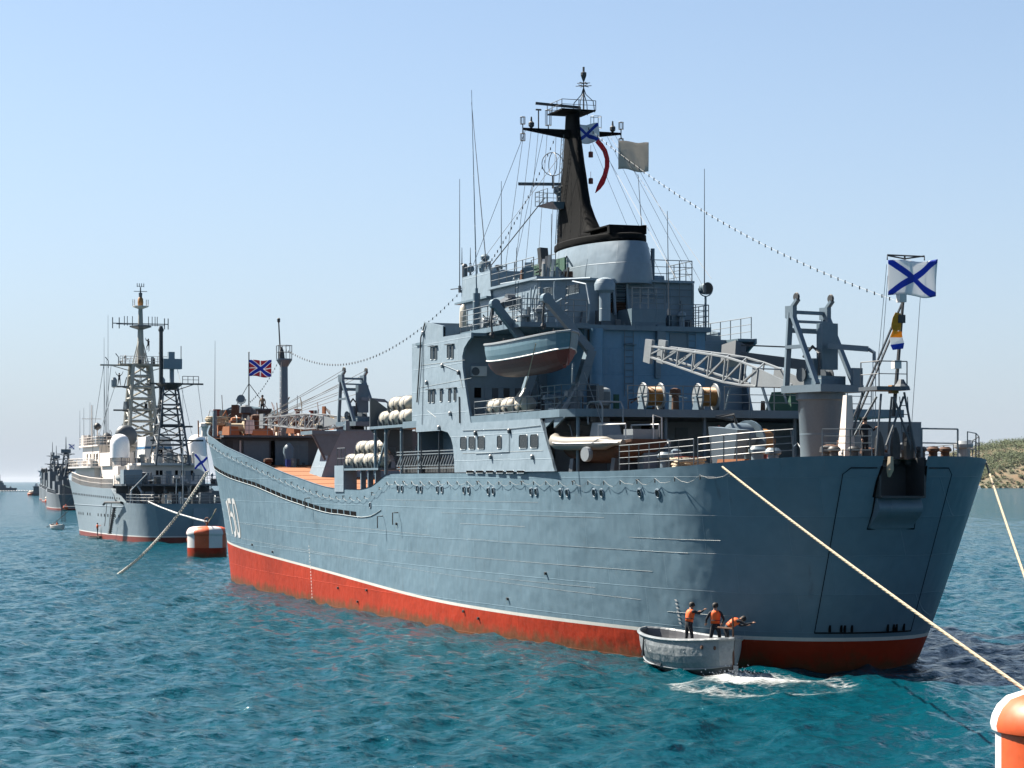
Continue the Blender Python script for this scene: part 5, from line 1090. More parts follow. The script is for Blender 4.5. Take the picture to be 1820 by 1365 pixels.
# ---------------------------------------------------------------- flags
def flag_mat(name, kind):
    m, nt, b = new_mat(name); L = nt.links.new
    tc = N(nt, 'ShaderNodeUVMap'); sp = N(nt, 'ShaderNodeSeparateXYZ'); L(tc.outputs[0], sp.inputs[0])
    def mth(op, a, c=None):
        n = N(nt, 'ShaderNodeMath', operation=op)
        for i, q in enumerate((a, c)):
            if q is None: continue
            if isinstance(q, (int, float)): n.inputs[i].default_value = q
            else: L(q, n.inputs[i])
        return n.outputs[0]
    u, v = sp.outputs[0], sp.outputs[1]
    d1 = mth('ABSOLUTE', mth('SUBTRACT', u, v)); d2 = mth('ABSOLUTE', mth('SUBTRACT', mth('ADD', u, v), 1.0)); dd = mth('MINIMUM', d1, d2)
    def mix(fac, a, c):
        n = N(nt, 'ShaderNodeMix', data_type='RGBA'); L(fac, n.inputs['Factor'])
        for i, q in ((6, a), (7, c)):
            if isinstance(q, tuple): n.inputs[i].default_value = (*q, 1)
            else: L(q, n.inputs[i])
        return n.outputs[2]
    blue = (0.018, 0.055, 0.40); white = (0.78, 0.79, 0.80)
    if kind == 'andrew': col = mix(mth('LESS_THAN', dd, .105), white, blue)
    elif kind == 'jack':
        st = mth('MINIMUM', mth('ABSOLUTE', mth('SUBTRACT', u, .5)), mth('ABSOLUTE', mth('SUBTRACT', v, .5)))
        col = mix(mth('LESS_THAN', st, .028), (0.42, 0.035, 0.055), white); col = mix(mth('LESS_THAN', dd, .16), col, white); col = mix(mth('LESS_THAN', dd, .115), col, blue)
    elif kind == 'plain':
        nz = N(nt, 'ShaderNodeTexNoise', Scale=6.0, Detail=4.0); L(tc.outputs[0], nz.inputs[0]); col = mix(nz.outputs[0], (0.42,0.39,0.34), (0.58,0.53,0.46))
    elif kind == 'red': col = mix(mth('LESS_THAN', v, .06), (0.62, 0.02, 0.03), (0.62, 0.02, 0.03))
    elif kind == 'bands': col = mix(mth('LESS_THAN', v, .36), mix(mth('LESS_THAN', v, .68), (0.75,0.36,0.02), white), blue)
    L(col, b.inputs['Base Color']); b.inputs['Roughness'].default_value = 0.8
    tr = N(nt, 'ShaderNodeBsdfTranslucent'); L(col, tr.inputs[0]); ms = N(nt, 'ShaderNodeMixShader'); ms.inputs[0].default_value = .35
    L(b.outputs[0], ms.inputs[1]); L(tr.outputs[0], ms.inputs[2]); L(ms.outputs[0], nt.nodes['Material Output'].inputs[0])
    return m
FM_ = {k: flag_mat('flag_' + k, k) for k in ('andrew','jack','plain','red','bands')}
def flag(name, corner, w, h, kind, label, droop=.12, wav=.10, waves=1.6, ph=0, wind=None, nu=26, nv=12):
    W = (wind or (RIGHT * .97 + DEPTH * .2)).normalized(); S = Vector((-W.y, W.x, 0)).normalized()
    vs, fs, uv = [], [], []
    for j in range(nv+1):
        for i in range(nu+1):
            u, v = i/nu, j/nv; a = u ** .8
            o = math.sin(u*6.283*waves + ph + v*1.1) * wav * a * w + math.sin(u*6.283*waves*2.3 + v*4) * wav*.25*a*w
            vs.append(Vector(corner) + W*(u*w*(1-wav*.8)) + S*o + Vector((0,0,(v-1)*h*(1 - .06*a*math.sin(u*5+ph)) - droop*w*u*u + .05*h*math.sin(u*7+ph)*a))); uv.append((u,v))
    for j in range(nv):
        for i in range(nu): q = j*(nu+1)+i; fs.append((q, q+1, q+nu+2, q+nu+1))
    me = bpy.data.meshes.new(name); me.from_pydata([tuple(p) for p in vs], [], fs); lay = me.uv_layers.new(name='UVMap')
    for l in me.loops: lay.data[l.index].uv = uv[l.vertex_index]
    me.materials.append(FM_[kind]); me.polygons.foreach_set('use_smooth', [True]*len(fs)); o = bpy.data.objects.new(name, me); COL.objects.link(o)
    sd = o.modifiers.new('thickness', 'SOLIDIFY'); sd.thickness = .01
    return tag(o, label, 'flag')
flag('ensign_flag', at(1578.5,462,x=.7), 2.15, 1.38, 'andrew', 'white flag with blue diagonal cross flying from the stern tower', .0, .07, 1.3, .4)
flag('ensign_flag', at(1022,221,x=MAST_X-.6), 1.45, .98, 'andrew', 'white flag with blue diagonal cross against the black mast funnel', -.05, .14, 1.5, 2.2)
flag('plain_flag', at(1099,250,x=MAST_X-1.5), 1.75, 1.5, 'plain', 'grey beige square flag flying right of the black mast', .06, .06, 1.1, 1.0)
flag('jack_flag', (109.55,.1,17.55), 1.95, 1.35, 'jack', 'red flag with blue and white crosses on the bow jackstaff', .02, .06, 1.2, .8)
flag('ensign_flag', at(346,807,d=293), 1.75, 1.9, 'andrew', 'white flag with blue diagonal cross at the stern of the white topped ship', .25, .10, 1.2, .3)
# red pennant streaming in a curve
def ribbon(name, pts, ws, kind, label):
    vs = []; fs = []; P = [Vector(p) for p in pts]
    for i, p in enumerate(P):
        d = (P[min(i+1,len(P)-1)] - P[max(i-1,0)]).normalized(); n = d.cross(DEPTH).normalized(); sw = DEPTH * .05 * math.sin(i*1.3)
        vs += [p + n*ws[i]/2 + sw, p - n*ws[i]/2 - sw]
    fs = [(2*i,2*i+1,2*i+3,2*i+2) for i in range(len(P)-1)]
    me = bpy.data.meshes.new(name); me.from_pydata([tuple(v) for v in vs], [], fs); lay = me.uv_layers.new(name='UVMap')
    for l in me.loops: lay.data[l.index].uv = (l.vertex_index % 2, 1 - (l.vertex_index//2)/(len(P)-1))
    me.materials.append(FM_[kind]); o = bpy.data.objects.new(name, me); COL.objects.link(o); sd = o.modifiers.new('thickness','SOLIDIFY'); sd.thickness = .012
    return tag(o, label, 'flag')
ribbon('red_pennant', [at(u,v,x=MAST_X-1.4) for u,v in ((1061,250),(1068,258),(1075,268),(1079,282),(1079,296),(1075,312),(1070,324),(1064,334),(1058,343))], [.24,.28,.26,.24,.24,.26,.30,.22,.03], 'red', 'narrow red pennant curving down beside the black mast')
ribbon('signal_flag', [at(u,v,x=.4) for u,v in ((1596,556),(1594,566),(1593,578),(1594,588))], [.2,.34,.4,.3], 'plain', 'bundled amber signal flag tied high on the stern flagstaff')
bpy.data.objects['signal_flag'].data.materials[0] = paint('amber_bunting', (0.75,0.33,0.02), .8)
ribbon('signal_flag', [at(u,v,x=.4) for u,v in ((1595,588),(1593,600),(1595,612),(1596,621))], [.35,.5,.55,.4], 'bands', 'bundled blue and white signal flag on the stern flagstaff below the amber one')

# ---------------------------------------------------------------- people
def person(label, loc, rz, pose=None, vest=True, scale=1.0, cloth='cloth', shirt=None, group=None, cap=True):
    """one skinned figure: x is forward, y left; joints in metres for a 1.76 m body"""
    J = dict(pel=(0,0,.95), chest=(.01,0,1.28), neck=(.0,0,1.47), head=(.03,0,1.60), crown=(.02,0,1.70), nose=(.115,0,1.60),
             shl=(0,.17,1.42), ell=(-.02,.25,1.13), hal=(.08,.24,.88), shr=(0,-.17,1.42), elr=(-.02,-.25,1.13), har=(.08,-.24,.88),
             hil=(0,.095,.90), knl=(.03,.11,.50), anl=(-.01,.11,.085), tol=(.16,.12,.03), hir=(0,-.095,.90), knr=(.03,-.11,.50), anr=(-.01,-.11,.085), tor=(.16,-.12,.03))
    if pose: J.update(pose)
    rad = dict(pel=.135, chest=.145, neck=.058, head=.092, crown=.075, nose=.018, shl=.062, ell=.047, hal=.032, shr=.062, elr=.047, har=.032, hil=.088, knl=.062, anl=.043, tol=.035, hir=.088, knr=.062, anr=.043, tor=.035)
    bones = [('pel','chest'),('chest','neck'),('neck','head'),('head','crown'),('head','nose'),('chest','shl'),('shl','ell'),('ell','hal'),('chest','shr'),('shr','elr'),('elr','har'),('pel','hil'),('hil','knl'),('knl','anl'),('anl','tol'),('pel','hir'),('hir','knr'),('knr','anr'),('anr','tor')]
    skinb = {('neck','head'),('head','crown'),('head','nose')}
    names = list(J); V = [Vector(J[n]) for n in names]; rr_ = [rad[n] for n in names]; E_ = [(names.index(a), names.index(c)) for a, c in bones]; mats = [1 if b in skinb else 0 for b in bones]
    # hands: palm plus five unequal bent fingers
    for s_, hn, en in ((1,'hal','ell'),(-1,'har','elr')):
        hv, ev = Vector(J[hn]), Vector(J[en]); d = (hv-ev).normalized(); side = d.cross(Vector((0,0,1)))
        side = side.normalized() if side.length > .1 else Vector((0,1,0)); nrm = side.cross(d)
        palm = len(V); V.append(hv + d*.07); rr_.append(.030); E_.append((names.index(hn), palm)); mats.append(1)
        for k, (o, l) in enumerate(((-.030,.055),(-.010,.068),(.010,.064),(.028,.048))):
            a = len(V); V.append(hv + d*.11 + side*o); rr_.append(.0095); E_.append((palm, a)); mats.append(1)
            V.append(V[a] + d*l*.6 - nrm*l*.55); rr_.append(.008); E_.append((a, a+1)); mats.append(1)
        a = len(V); V.append(hv + d*.05 + side*.05); rr_.append(.010); E_.append((palm, a)); mats.append(1); V.append(V[a] + d*.045 + side*.012); rr_.append(.009); E_.append((a, a+1)); mats.append(1)
    me = bpy.data.meshes.new('p'); me.from_pydata([tuple(v) for v in V], E_, []); ob = bpy.data.objects.new('p', me); COL.objects.link(ob)
    sk = ob.modifiers.new('s', 'SKIN'); sk.use_smooth_shade = True
    for i, sv in enumerate(me.skin_vertices[0].data): sv.radius = (rr_[i], rr_[i]); sv.use_root = (i == 0)
    ss = ob.modifiers.new('u', 'SUBSURF'); ss.levels = 1
    dg = bpy.context.evaluated_depsgraph_get(); nm = bpy.data.meshes.new_from_object(ob.evaluated_get(dg)); bpy.data.objects.remove(ob)
    nm.materials.clear(); sh = shirt or cloth
    for q in (M[cloth], M['skin'], M[sh], M['hair']): nm.materials.append(q)
    segs = [(V[a], V[c], mt) for (a, c), mt in zip(E_, mats)]
    lower = {i for i, b in enumerate(bones) if b[0] in ('hil','knl','anl','hir','knr','anr') or b[1] in ('hil','hir')}
    def seg_d(p, a, c):
        d = c-a; t = max(0, min(1, (p-a).dot(d)/max(d.length_squared,1e-9))); return (p-(a+d*t)).length
    for p in nm.polygons:
        c = p.center; k = min(range(len(segs)), key=lambda i: seg_d(c, segs[i][0], segs[i][1]))
        p.material_index = segs[k][2] if segs[k][2] else (0 if k in lower else 2)
    me.name = 'tmp'; root = empty('person', loc, rz); root.scale = (scale,)*3
    bo = bpy.data.objects.new('body', nm); COL.objects.link(bo); bo.parent = root
    # hair or cap following the head
    hd, cr = Vector(J['head']), Vector(J['crown']); ax = (cr-hd).normalized(); rot = ax.to_track_quat('Z','Y').to_matrix()
    m = MB(); m.lathe([(.100,-.02),(.106,.03),(.100,.085),(.07,.125),(.02,.14)], hd + Vector((-.018,0,0)), n=12, rot=rot); m.build('hair', M['hair'], root, smooth=60)
    # face: eyes and mouth as tiny dark marks, ears
    fw = (Vector(J['nose'])-hd).normalized(); lf = ax.cross(fw)
    m = MB()
    for s_ in (1,-1): m.box(hd + fw*.088 + lf*.034*s_ + ax*.018, (.012,.018,.010), rot)
    m.box(hd + fw*.088 - ax*.05, (.012,.04,.008), rot); m.build('face_marks', M['hair'], root); 
    for s_ in (1,-1): MB().lathe([(.012,-.008),(.024,0),(.012,.008)], hd + lf*.093*s_, n=8, rot=lf.to_track_quat('Z','Y').to_matrix()).build('ear', M['skin'], root)
    if vest:
        pe, ch, nk = Vector(J['pel']), Vector(J['chest']), Vector(J['neck']); m = MB(); rows = []
        for t, a, c in ((0,.160,.125),(.2,.168,.138),(.5,.178,.150),(.78,.18,.142),(.95,.15,.11),(1.06,.10,.08)):
            p = pe.lerp(ch, .25 + t*1.5) if t < .5 else ch.lerp(nk, (t-.5)/.55*.95)
            if t < .5: p = pe.lerp(ch, .2 + t*1.6)
            ax2 = (nk-pe).normalized(); l2 = Vector((0,1,0)); l2 = (Vector(J['shl'])-Vector(J['shr'])).normalized(); f2 = l2.cross(ax2)
            rows.append([p + l2*(a*math.cos(2*math.pi*i/16)) + f2*(c*math.sin(2*math.pi*i/16)) for i in range(17)])
        m.grid(rows); vo = m.build('life_vest', M['vest'], root, smooth=50, fix=True); vo.modifiers.new('t','SOLIDIFY').thickness = .02
        w = MB(); p = pe.lerp(ch,.55); w.path([p + l2*(.182*math.cos(2*math.pi*i/16)) + f2*(.155*math.sin(2*math.pi*i/16)) for i in range(17)], .012, n=4); w.build('vest_belt', M['cloth'], root)
    return tag(root, label, 'person', group)
M['tan'] = paint('tan_shirt', (0.30,0.23,0.16), .85, .1, 5.0); M['greyshirt'] = paint('grey_overalls', (0.10,0.12,0.13), .85, .1, 5.0)
M['bluecloth'] = paint('blue_overalls', (0.02,0.05,0.17), .85, .1, 5.0)

# ---------------------------------------------------------------- workboat alongside the stern
A0, A1 = at(1302,1203,z=0), at(1156,1180,z=0)
BL = 7.2; bdir = (A1-A0).normalized(); bc = A0 + bdir*BL*.5; brz = math.atan2(bdir.y, bdir.x)
WB = empty('work_boat', (bc.x, bc.y, -.45), brz); tag(WB, 'dented grey open metal workboat beside the stern of the landing ship', 'boat')
m, gun, rub, hb, zg = boat_shell(BL, 2.6, 1.72, .2, .12, split=.46, full=1.0, thick=.07, transom=0); M['boatin'] = paint('boat_inside', (0.17,0.18,0.20), .55, .2, 1.5, streak=.3)
m.build('boat_hull', [M['boatgrey'], M['dark'], M['boatin']], WB, smooth=50)
for g in gun: MB().path(g, .075, n=6).build('gunwale', M['boatgrey'], WB)
for g in rub: MB().path(g, .03, n=4).build('rubbing_strake', M['boatgrey'], WB)
m = MB(); rows = []
for i in range(13):
    t = .08+.84*i/12; b = hb(t)*.80; zf = .62 if t > .55 else 1.22
    rows.append([((t-.5)*BL, -b, zf), ((t-.5)*BL, 0, zf-.02), ((t-.5)*BL, b, zf)])
m.grid(rows); m.build('floor_boards', M['boatin'], WB)
for x in (2.0, .4, -1.6): w = hb(x/BL+.5)-.05; MB().bb(x-.16,x+.16,-w,w,1.3,1.35).build('thwart', M['boatgrey'], WB)
m = MB(); m.hexa([(-1.3,-.7,.52),(.1,-.7,.52),(.1,.2,.52),(-1.3,.2,.52),(-1.2,-.65,1.5),(-.4,-.65,1.65),(-.4,.15,1.65),(-1.2,.15,1.5)]); m.build('engine_box', M['white'], WB)
m = MB(); m.tube((-3.72,0,-.1),(-3.62,0,2.75),.045,n=6); m.tube((-3.62,0,2.3),(-2.6,.1,2.3),.035,n=5); m.build('rudder_post', M['rust'], WB)
m = MB(); m.bb(-4.0,-3.7,-.03,.03,-.2,.9); m.build('rudder_blade', M['boatgrey'], WB)
m = MB(); m.path([(1.6,hb(.72)+.03,1.7),(1.6,hb(.72)+.06,1.2),(1.62,hb(.72)+.05,.95)], [.03,.05,.09], n=6); m.build('boat_fender', M['dark'], WB)
for x in (-2.7,-3.2): MB().lathe([(.06,-.04),(.09,0),(.06,.04)], (x,hb(x/BL+.5)+.02,1.55), axis='y', n=10).build('mooring_eye', M['rust'], WB)
def in_boat(x, y, z): return WB.matrix_basis @ Vector((x,y,z))
bpy.context.view_layer.update()
tosh = -math.pi/2   # towards the ship side
person('standing person in orange life vest and dark trousers leaning an arm on the hull', in_boat(-.55,.3,1.26), tosh + .15, dict(har=(.55,-.12,1.42), elr=(.30,-.20,1.30), hal=(.50,.16,1.34), ell=(.26,.24,1.24), chest=(.06,0,1.27), neck=(.10,0,1.45), head=(.15,0,1.57), crown=(.15,0,1.67), nose=(.235,0,1.56), shl=(.09,.17,1.40), shr=(.09,-.17,1.40), knl=(.0,.14,.5), anl=(-.1,.16,.09), tol=(.07,.18,.03), knr=(.06,-.12,.5), anr=(.08,-.12,.09), tor=(.24,-.12,.03)), scale=1.13)
person('middle standing person in orange life vest seen from behind in the workboat', in_boat(-2.3,.05,1.28), math.atan2(DEPTH.y, DEPTH.x), dict(hal=(.30,.30,1.02), ell=(.06,.30,1.16), har=(.28,-.26,1.02), elr=(.04,-.30,1.16), knl=(.0,.16,.5), anl=(-.04,.20,.085), tol=(.12,.24,.03), knr=(.04,-.16,.5), anr=(0,-.20,.085), tor=(.16,-.22,.03)), scale=1.13)
person('bent over person in orange life vest at the stern of the workboat', in_boat(-2.95,-.1,1.28), math.atan2(RIGHT.y, RIGHT.x) + .1, dict(chest=(.26,0,1.12), neck=(.45,0,1.20), head=(.58,0,1.22), crown=(.66,0,1.26), nose=(.62,0,1.13), shl=(.40,.17,1.18), shr=(.40,-.17,1.18), ell=(.52,.24,.98), hal=(.75,.18,1.0), elr=(.62,-.25,1.05), har=(.86,-.22,1.10), pel=(-.02,0,.92), hil=(-.02,.1,.88), hir=(-.02,-.1,.88)), scale=1.1)
rope_coil(in_boat(1.9,.2,.66), .32, 5, M['rope'], None); _rc = [o for o in COL.objects if o.name.startswith('rope_coil')][-1]; tag(_rc, 'coil of pale rope lying in the bow of the workboat', 'rope')
MB().lathe([(.13,0),(.16,.3),(.17,.32)], in_boat(1.1,-.5,.66), n=12).build('bucket', M['blue']); tag(bpy.data.objects['bucket'], 'blue bucket standing on the workboat floor', 'bucket')
for k_, yy in ((0,.75),(1,-.8)):
    o_ = MB(); o_.tube((-1.2,yy,1.42),(2.4,yy*.75,1.45),.03,n=6); o_.hexa([(2.4,yy*.75-.08,1.44),(2.4,yy*.75+.08,1.44),(2.4,yy*.75+.08,1.47),(2.4,yy*.75-.08,1.47),(3.0,yy*.6-.09,1.44),(3.0,yy*.6+.09,1.44),(3.0,yy*.6+.09,1.47),(3.0,yy*.6-.09,1.47)]); o_.build('oar', M['rope'], WB)
# churned foam at the workboat's stern
def foam():
    c = at(1352,1217,z=0); nx, ny = 150, 150; U, V = np.meshgrid(np.linspace(-1,1,nx), np.linspace(-1,1,ny))
    a, b2 = 4.3, 8.0
    X = c.x + RIGHT.x*U*a + DEPTH.x*V*b2; Y = c.y + RIGHT.y*U*a + DEPTH.y*V*b2
    def fade(lam): 
        cell = .34; return np.clip((lam/(cell*2.6)-.55)/.8, 0, 1)
    dx, dy, dz = wave_field(X, Y, fade)
    P = np.stack([X+dx, Y+dy, dz+.035], -1).reshape(-1,3)
    # density: bright churn by the rudder spreading right, pale ring around it
    ul, vl = U*a, V*b2
    core = np.exp(-(((ul+.55)/1.0)**2 + ((vl-2.0)/2.4)**2)) * 1.1 + np.exp(-(((ul-.9)/1.7)**2 + ((vl-2.4)/1.5)**2))*.8
    rr_ = np.sqrt(((ul-.1)/3.4)**2 + ((vl+.2)/4.6)**2); ring = np.exp(-((rr_-1)/.24)**2) * np.where(vl < 1.5, .50, .18)
    tail = np.exp(-(((ul-3.0)/.7)**2 + ((vl-.2)/.6)**2))*.25; ring = ring * np.clip(1.15 - np.maximum(ul, 0)*.22, 0, 1)
    D = np.clip(core + ring + tail + .34*np.exp(-(rr_/1.05)**4), 0, 1.2)
    D *= .92; D *= np.clip(1.25 - np.maximum(np.abs(U), np.abs(V))**6*1.3, 0, 1)
    i = np.arange(ny-1)[:,None]*nx; j = np.arange(nx-1)[None,:]
    F = np.stack([i+j, i+j+1, i+nx+j+1, i+nx+j], -1).reshape(-1,4)
    me = bpy.data.meshes.new('foam'); me.from_pydata(P.tolist(), [], F.tolist()); at_ = me.attributes.new('foam','FLOAT','POINT'); at_.data.foreach_set('value', D.ravel().astype(np.float32))
    me.polygons.foreach_set('use_smooth', np.ones(len(F), bool))
    m, nt, b = new_mat('foam'); L = nt.links.new
    an = N(nt, 'ShaderNodeAttribute', attribute_name='foam'); geo = N(nt, 'ShaderNodeNewGeometry')
    mp = N(nt, 'ShaderNodeMapping'); mp.inputs['Rotation'].default_value = (0,0,-math.atan2(RIGHT.y,RIGHT.x)); mp.inputs['Scale'].default_value = (1.6,1.0,1); mp.vector_type = 'POINT'; L(geo.outputs['Position'], mp.inputs[0])
    nz = N(nt, 'ShaderNodeTexNoise', Scale=4.2, Detail=8.0, Roughness=.82); L(mp.outputs[0], nz.inputs['Vector'])
    vz = N(nt, 'ShaderNodeTexVoronoi', Scale=2.2, feature='DISTANCE_TO_EDGE'); L(mp.outputs[0], vz.inputs['Vector'])
    s1 = N(nt, 'ShaderNodeMath', operation='ADD'); L(nz.outputs[0], s1.inputs[0]); L(an.outputs['Fac'], s1.inputs[1])
    s2 = N(nt, 'ShaderNodeMath', operation='SUBTRACT'); L(s1.outputs[0], s2.inputs[0]); L(vz.outputs['Distance'], s2.inputs[1])
    rg = N(nt, 'ShaderNodeMapRange'); rg.inputs['From Min'].default_value = .80; rg.inputs['From Max'].default_value = 1.55; L(s2.outputs[0], rg.inputs[0])
    b.inputs['Base Color'].default_value = (.72,.76,.77,1); b.inputs['Roughness'].default_value = .9; L(rg.outputs[0], b.inputs['Alpha'])
    bp = N(nt, 'ShaderNodeBump', Strength=1.0, Distance=.25); L(nz.outputs[0], bp.inputs['Height']); L(bp.outputs[0], b.inputs['Normal'])
    me.materials.append(m); o = bpy.data.objects.new('foam', me); COL.objects.link(o); tag(o, 'white churned foam at the stern of the workboat', 'foam', kind='stuff')
    dm_ = MB(); c2 = at(1298,1201,z=.1)
    for _ in range(260):
        q = c2 + RIGHT*random.gauss(.35,.55) + DEPTH*random.gauss(-.2,.5); q.z = abs(random.gauss(.08,.16)); r_ = random.uniform(.012,.04)
        dm_.add([q+Vector((r_,0,0)), q+Vector((-r_*.5,r_*.8,0)), q+Vector((-r_*.5,-r_*.8,0)), q+Vector((0,0,r_*1.4))], [(0,2,1),(0,1,3),(1,2,3),(2,0,3)])
    o = dm_.build('spray', M['white']); tag(o, 'white spray droplets thrown up behind the workboat', 'spray', kind='stuff')
foam()
# ---------------------------------------------------------------- second ship (white upper works)
S2 = at(335,964,z=0); S2.z = 0
SH2 = empty('white_topped_ship', S2); tag(SH2, 'naval ship with cream upper works, white radomes and tall lattice masts, behind the bow', 'ship')
def simple_hull(parent, L, B, zs, zwl, mats, wt, dt, rake=.25, bow=.35, nx=44, name='hull', bow_curve=.012):
    """hull along +X with the transom near x=0; tables wt/dt are half breadths (fraction of B/2) over length"""
    w_, d_ = smooth_table(wt), smooth_table(dt)
    def hb_(s_, z, x):
        g = min(max(z/zs(x), -.2), 1); g = g**1.2 if g > 0 else 0; return (w_(s_)+(d_(s_)-w_(s_))*g)*B/2
    rows = []
    ss = sorted(set([round(q,4) for q in list(np.linspace(0,.1,10)) + list(np.linspace(.1,1,nx))]))
    for s_ in ss:
        col = []
        for k in range(10):
            xg = s_*L; z = (-1.2, 0.0, zwl, zwl+.14)[k] if k < 4 else zwl+.14+(zs(xg)-zwl-.14)*(k-3)/6
            x0 = rake*max(0, zs(0)-z); x1 = L*.93 + bow*z + bow_curve*z*z; x = x0 + s_*(x1-x0)
            col.append((x, max(hb_(s_, z, xg), .02), z))
        rows.append(col)
    m = MB()
    for sd in (1,-1):
        for i in range(len(rows)-1):
            for k in range(9):
                q = [rows[i][k],rows[i+1][k],rows[i+1][k+1],rows[i][k+1]]; m.add([(p[0],p[1]*sd,p[2]) for p in q], [(0,3,2,1) if sd>0 else (0,1,2,3)], 1 if k < 2 else 2 if k == 2 else 0)
        
    t = rows[0]
    for k in range(9): m.add([(t[k][0],t[k][1],t[k][2]),(t[k][0],-t[k][1],t[k][2]),(t[k+1][0],-t[k+1][1],t[k+1][2]),(t[k+1][0],t[k+1][1],t[k+1][2])], [(0,1,2,3)], 1 if k < 2 else 2 if k == 2 else 0)
    dk = [[(r[-1][0], r[-1][1]*s_*.99, r[-1][2]-.12) for s_ in (-1,0,1)] for r in rows]; m.grid(dk, 0)
    o = m.build(name, mats, parent, smooth=35, fix=True)
    def side(x, z, sd=1, off=0.0):
        s_ = min(max((x - rake*max(0,zs(0)-z)) / max(1e-3,(L*.93+bow*z+bow_curve*z*z - rake*max(0,zs(0)-z))),0),1); return Vector((x, (hb_(s_, z, x)+off)*sd, z))
    return o, side
M['hull2'] = paint('second_hull_paint', (0.225,0.295,0.35), .42, .09, .12, streak=.15, stain=(.3,.34,.36), bump=.03)
zs2 = smooth_table([(0,4.75),(15.0,4.95),(15.8,6.4),(16.4,6.6),(20,6.62),(40,7.0),(55,8.0),(75,9.6)])
H2, side2 = simple_hull(SH2, 76, 13.6, zs2, .62, [M['hull2'], M['maroon'], M['white']], [(0,.50),(.02,.66),(.06,.80),(.15,.92),(.35,1),(.6,.92),(.8,.6),(.93,.24),(1,.01)], [(0,.62),(.02,.76),(.06,.88),(.15,.97),(.4,1),(.65,.97),(.8,.78),(.92,.4),(1,.01)], rake=.12, bow=.55)
def L2(u, v, **k):
    kk = {a: (b + (S2.x if a == 'x' else S2.y if a == 'y' else 0)) for a, b in k.items()}; return at(u, v, **kk) - S2
# port side rows of small ports
for i in range(26):
    q = side2(11 + i*1.55, 5.35 + i*.02, 1, .015); m = MB(); m.box(q, (.42,.03,.26)); m.build('side_port', M['slot'], H2)
for i in range(15):
    if i in (7, 8, 11): continue
    q = side2(12 + i*2.3, 3.1, 1, .015); MB().box(q, (.5,.03,.36)).build('side_port', M['slot'], H2)
MB().path([side2(9 + i*1.2, 4.3 - .0*i, 1, .01) for i in range(40)], .05, n=4).build('knuckle_line', M['hull2'], H2)
m = MB(); m.bb(-.03,.02,-2.6,-.6,1.2,4.2); m.build('stern_door', M['hull2'], H2)
# working deck aft, bulwark rails and dark gear
railing([side2(8.2,4.8,1,-.2), side2(3,4.78,1,-.2), Vector((.6,4.2,4.78)), Vector((.35,0,4.78)), Vector((.6,-4.2,4.78)), side2(3,4.78,-1,-.2), side2(9,4.8,-1,-.2)], 1.1, 3, 1.3, .035, SH2, mat=M['rail'])
m = MB(); m.bb(15.6,15.9,-6.0,6.2,4.7,7.2); m.build('break_bulkhead', M['darkgrey'], SH2)
for i, (x,y,s_) in enumerate(((4,-3,(1.6,1.8,1.4)),(5,1.2,(2.2,1.6,1.2)),(6.4,3.6,(1.2,1.0,1.5)),(3,4,(.8,.8,.9)),(6.8,-4.6,(1.4,1.2,1.6)),(2.4,-1,(.9,1.4,.8)))): MB().box((x,y,4.75+s_[2]/2), s_, (0,0,i*.5), taper=.8).build('deck_gear', M['dark'] if i % 2 else M['darkgrey'], SH2)
m = MB(); m.bb(7.6,16.2,-6.4,6.4,6.95,7.2); m.build('gallery_deck', M['darkgrey'], SH2)
railing([(16,6.35,7.2),(7.7,6.4,7.2),(7.7,-6.3,7.2)], 1.1, 3, 1.2, .035, SH2, mat=M['rail'])
m = MB(); m.bb(8.2,10.6,4.2,6.55,7.2,9.0); m.build('boat_deck_box', M['hull2'], SH2)
for k in range(9): MB().tube((7.7, 6 - k*1.5, 4.8), (7.7, 6 - k*1.5, 6.95), .06, n=5).build('gallery_pillar', M['darkgrey'], SH2)
MB().path([Vector((7.4,4.9,6.9)), Vector((6.6,4.6,6.2)), Vector((6.4,4.5,5.0))], .12, n=6).build('overboard_pipe', M['boom'], SH2)
# superstructure: cream houses
def house(x0,x1,y0,y1,z0,z1,mat='cream',name='house'): return MB().bb(x0,x1,y0,y1,z0,z1).build(name, M[mat], SH2)
house(13.5,50,-4.9,4.9,7.0,9.6); house(12.5,24,-4.2,3.6,9.6,9.9,'white','deck_slab')
HB = house(13.4,20,-4.6,2.6,7.2,9.7,name='after_house')
for y in (1.3,.8,-1.2,-2.0,-3.2): MB().bb(13.34,13.40,y-.18,y+.18,8.35,8.95).build('window', M['slot'], HB)
for y in (2.2,-.2,-2.7): MB().bb(13.33,13.40,y-.35,y+.35,7.25,8.9 if y < 0 else 8.2).build('steel_door', M['hull2'], HB)
FN = MB(); FN.hexa([(19,-2.0,9.8),(26,-2.0,9.8),(26,2.0,9.8),(19,2.0,9.8),(19.6,-1.6,13.4),(25.6,-1.6,13.4),(25.6,1.6,13.4),(19.6,1.6,13.4)]); FN = FN.build('funnel', M['white'], SH2)
FN2 = MB(); FN2.hexa([(19.27,-1.83,11.8),(25.85,-1.83,11.8),(25.85,1.83,11.8),(19.27,1.83,11.8),(19.32,-1.80,12.1),(25.8,-1.80,12.1),(25.8,1.80,12.1),(19.32,1.80,12.1)]); FN2.build('blue_band', paint('blue_band', (.05,.17,.33), .5), FN)
MB().bb(19.1,19.3,-.5,.3,10.9,11.7).build('vent_opening', M['slot'], FN)
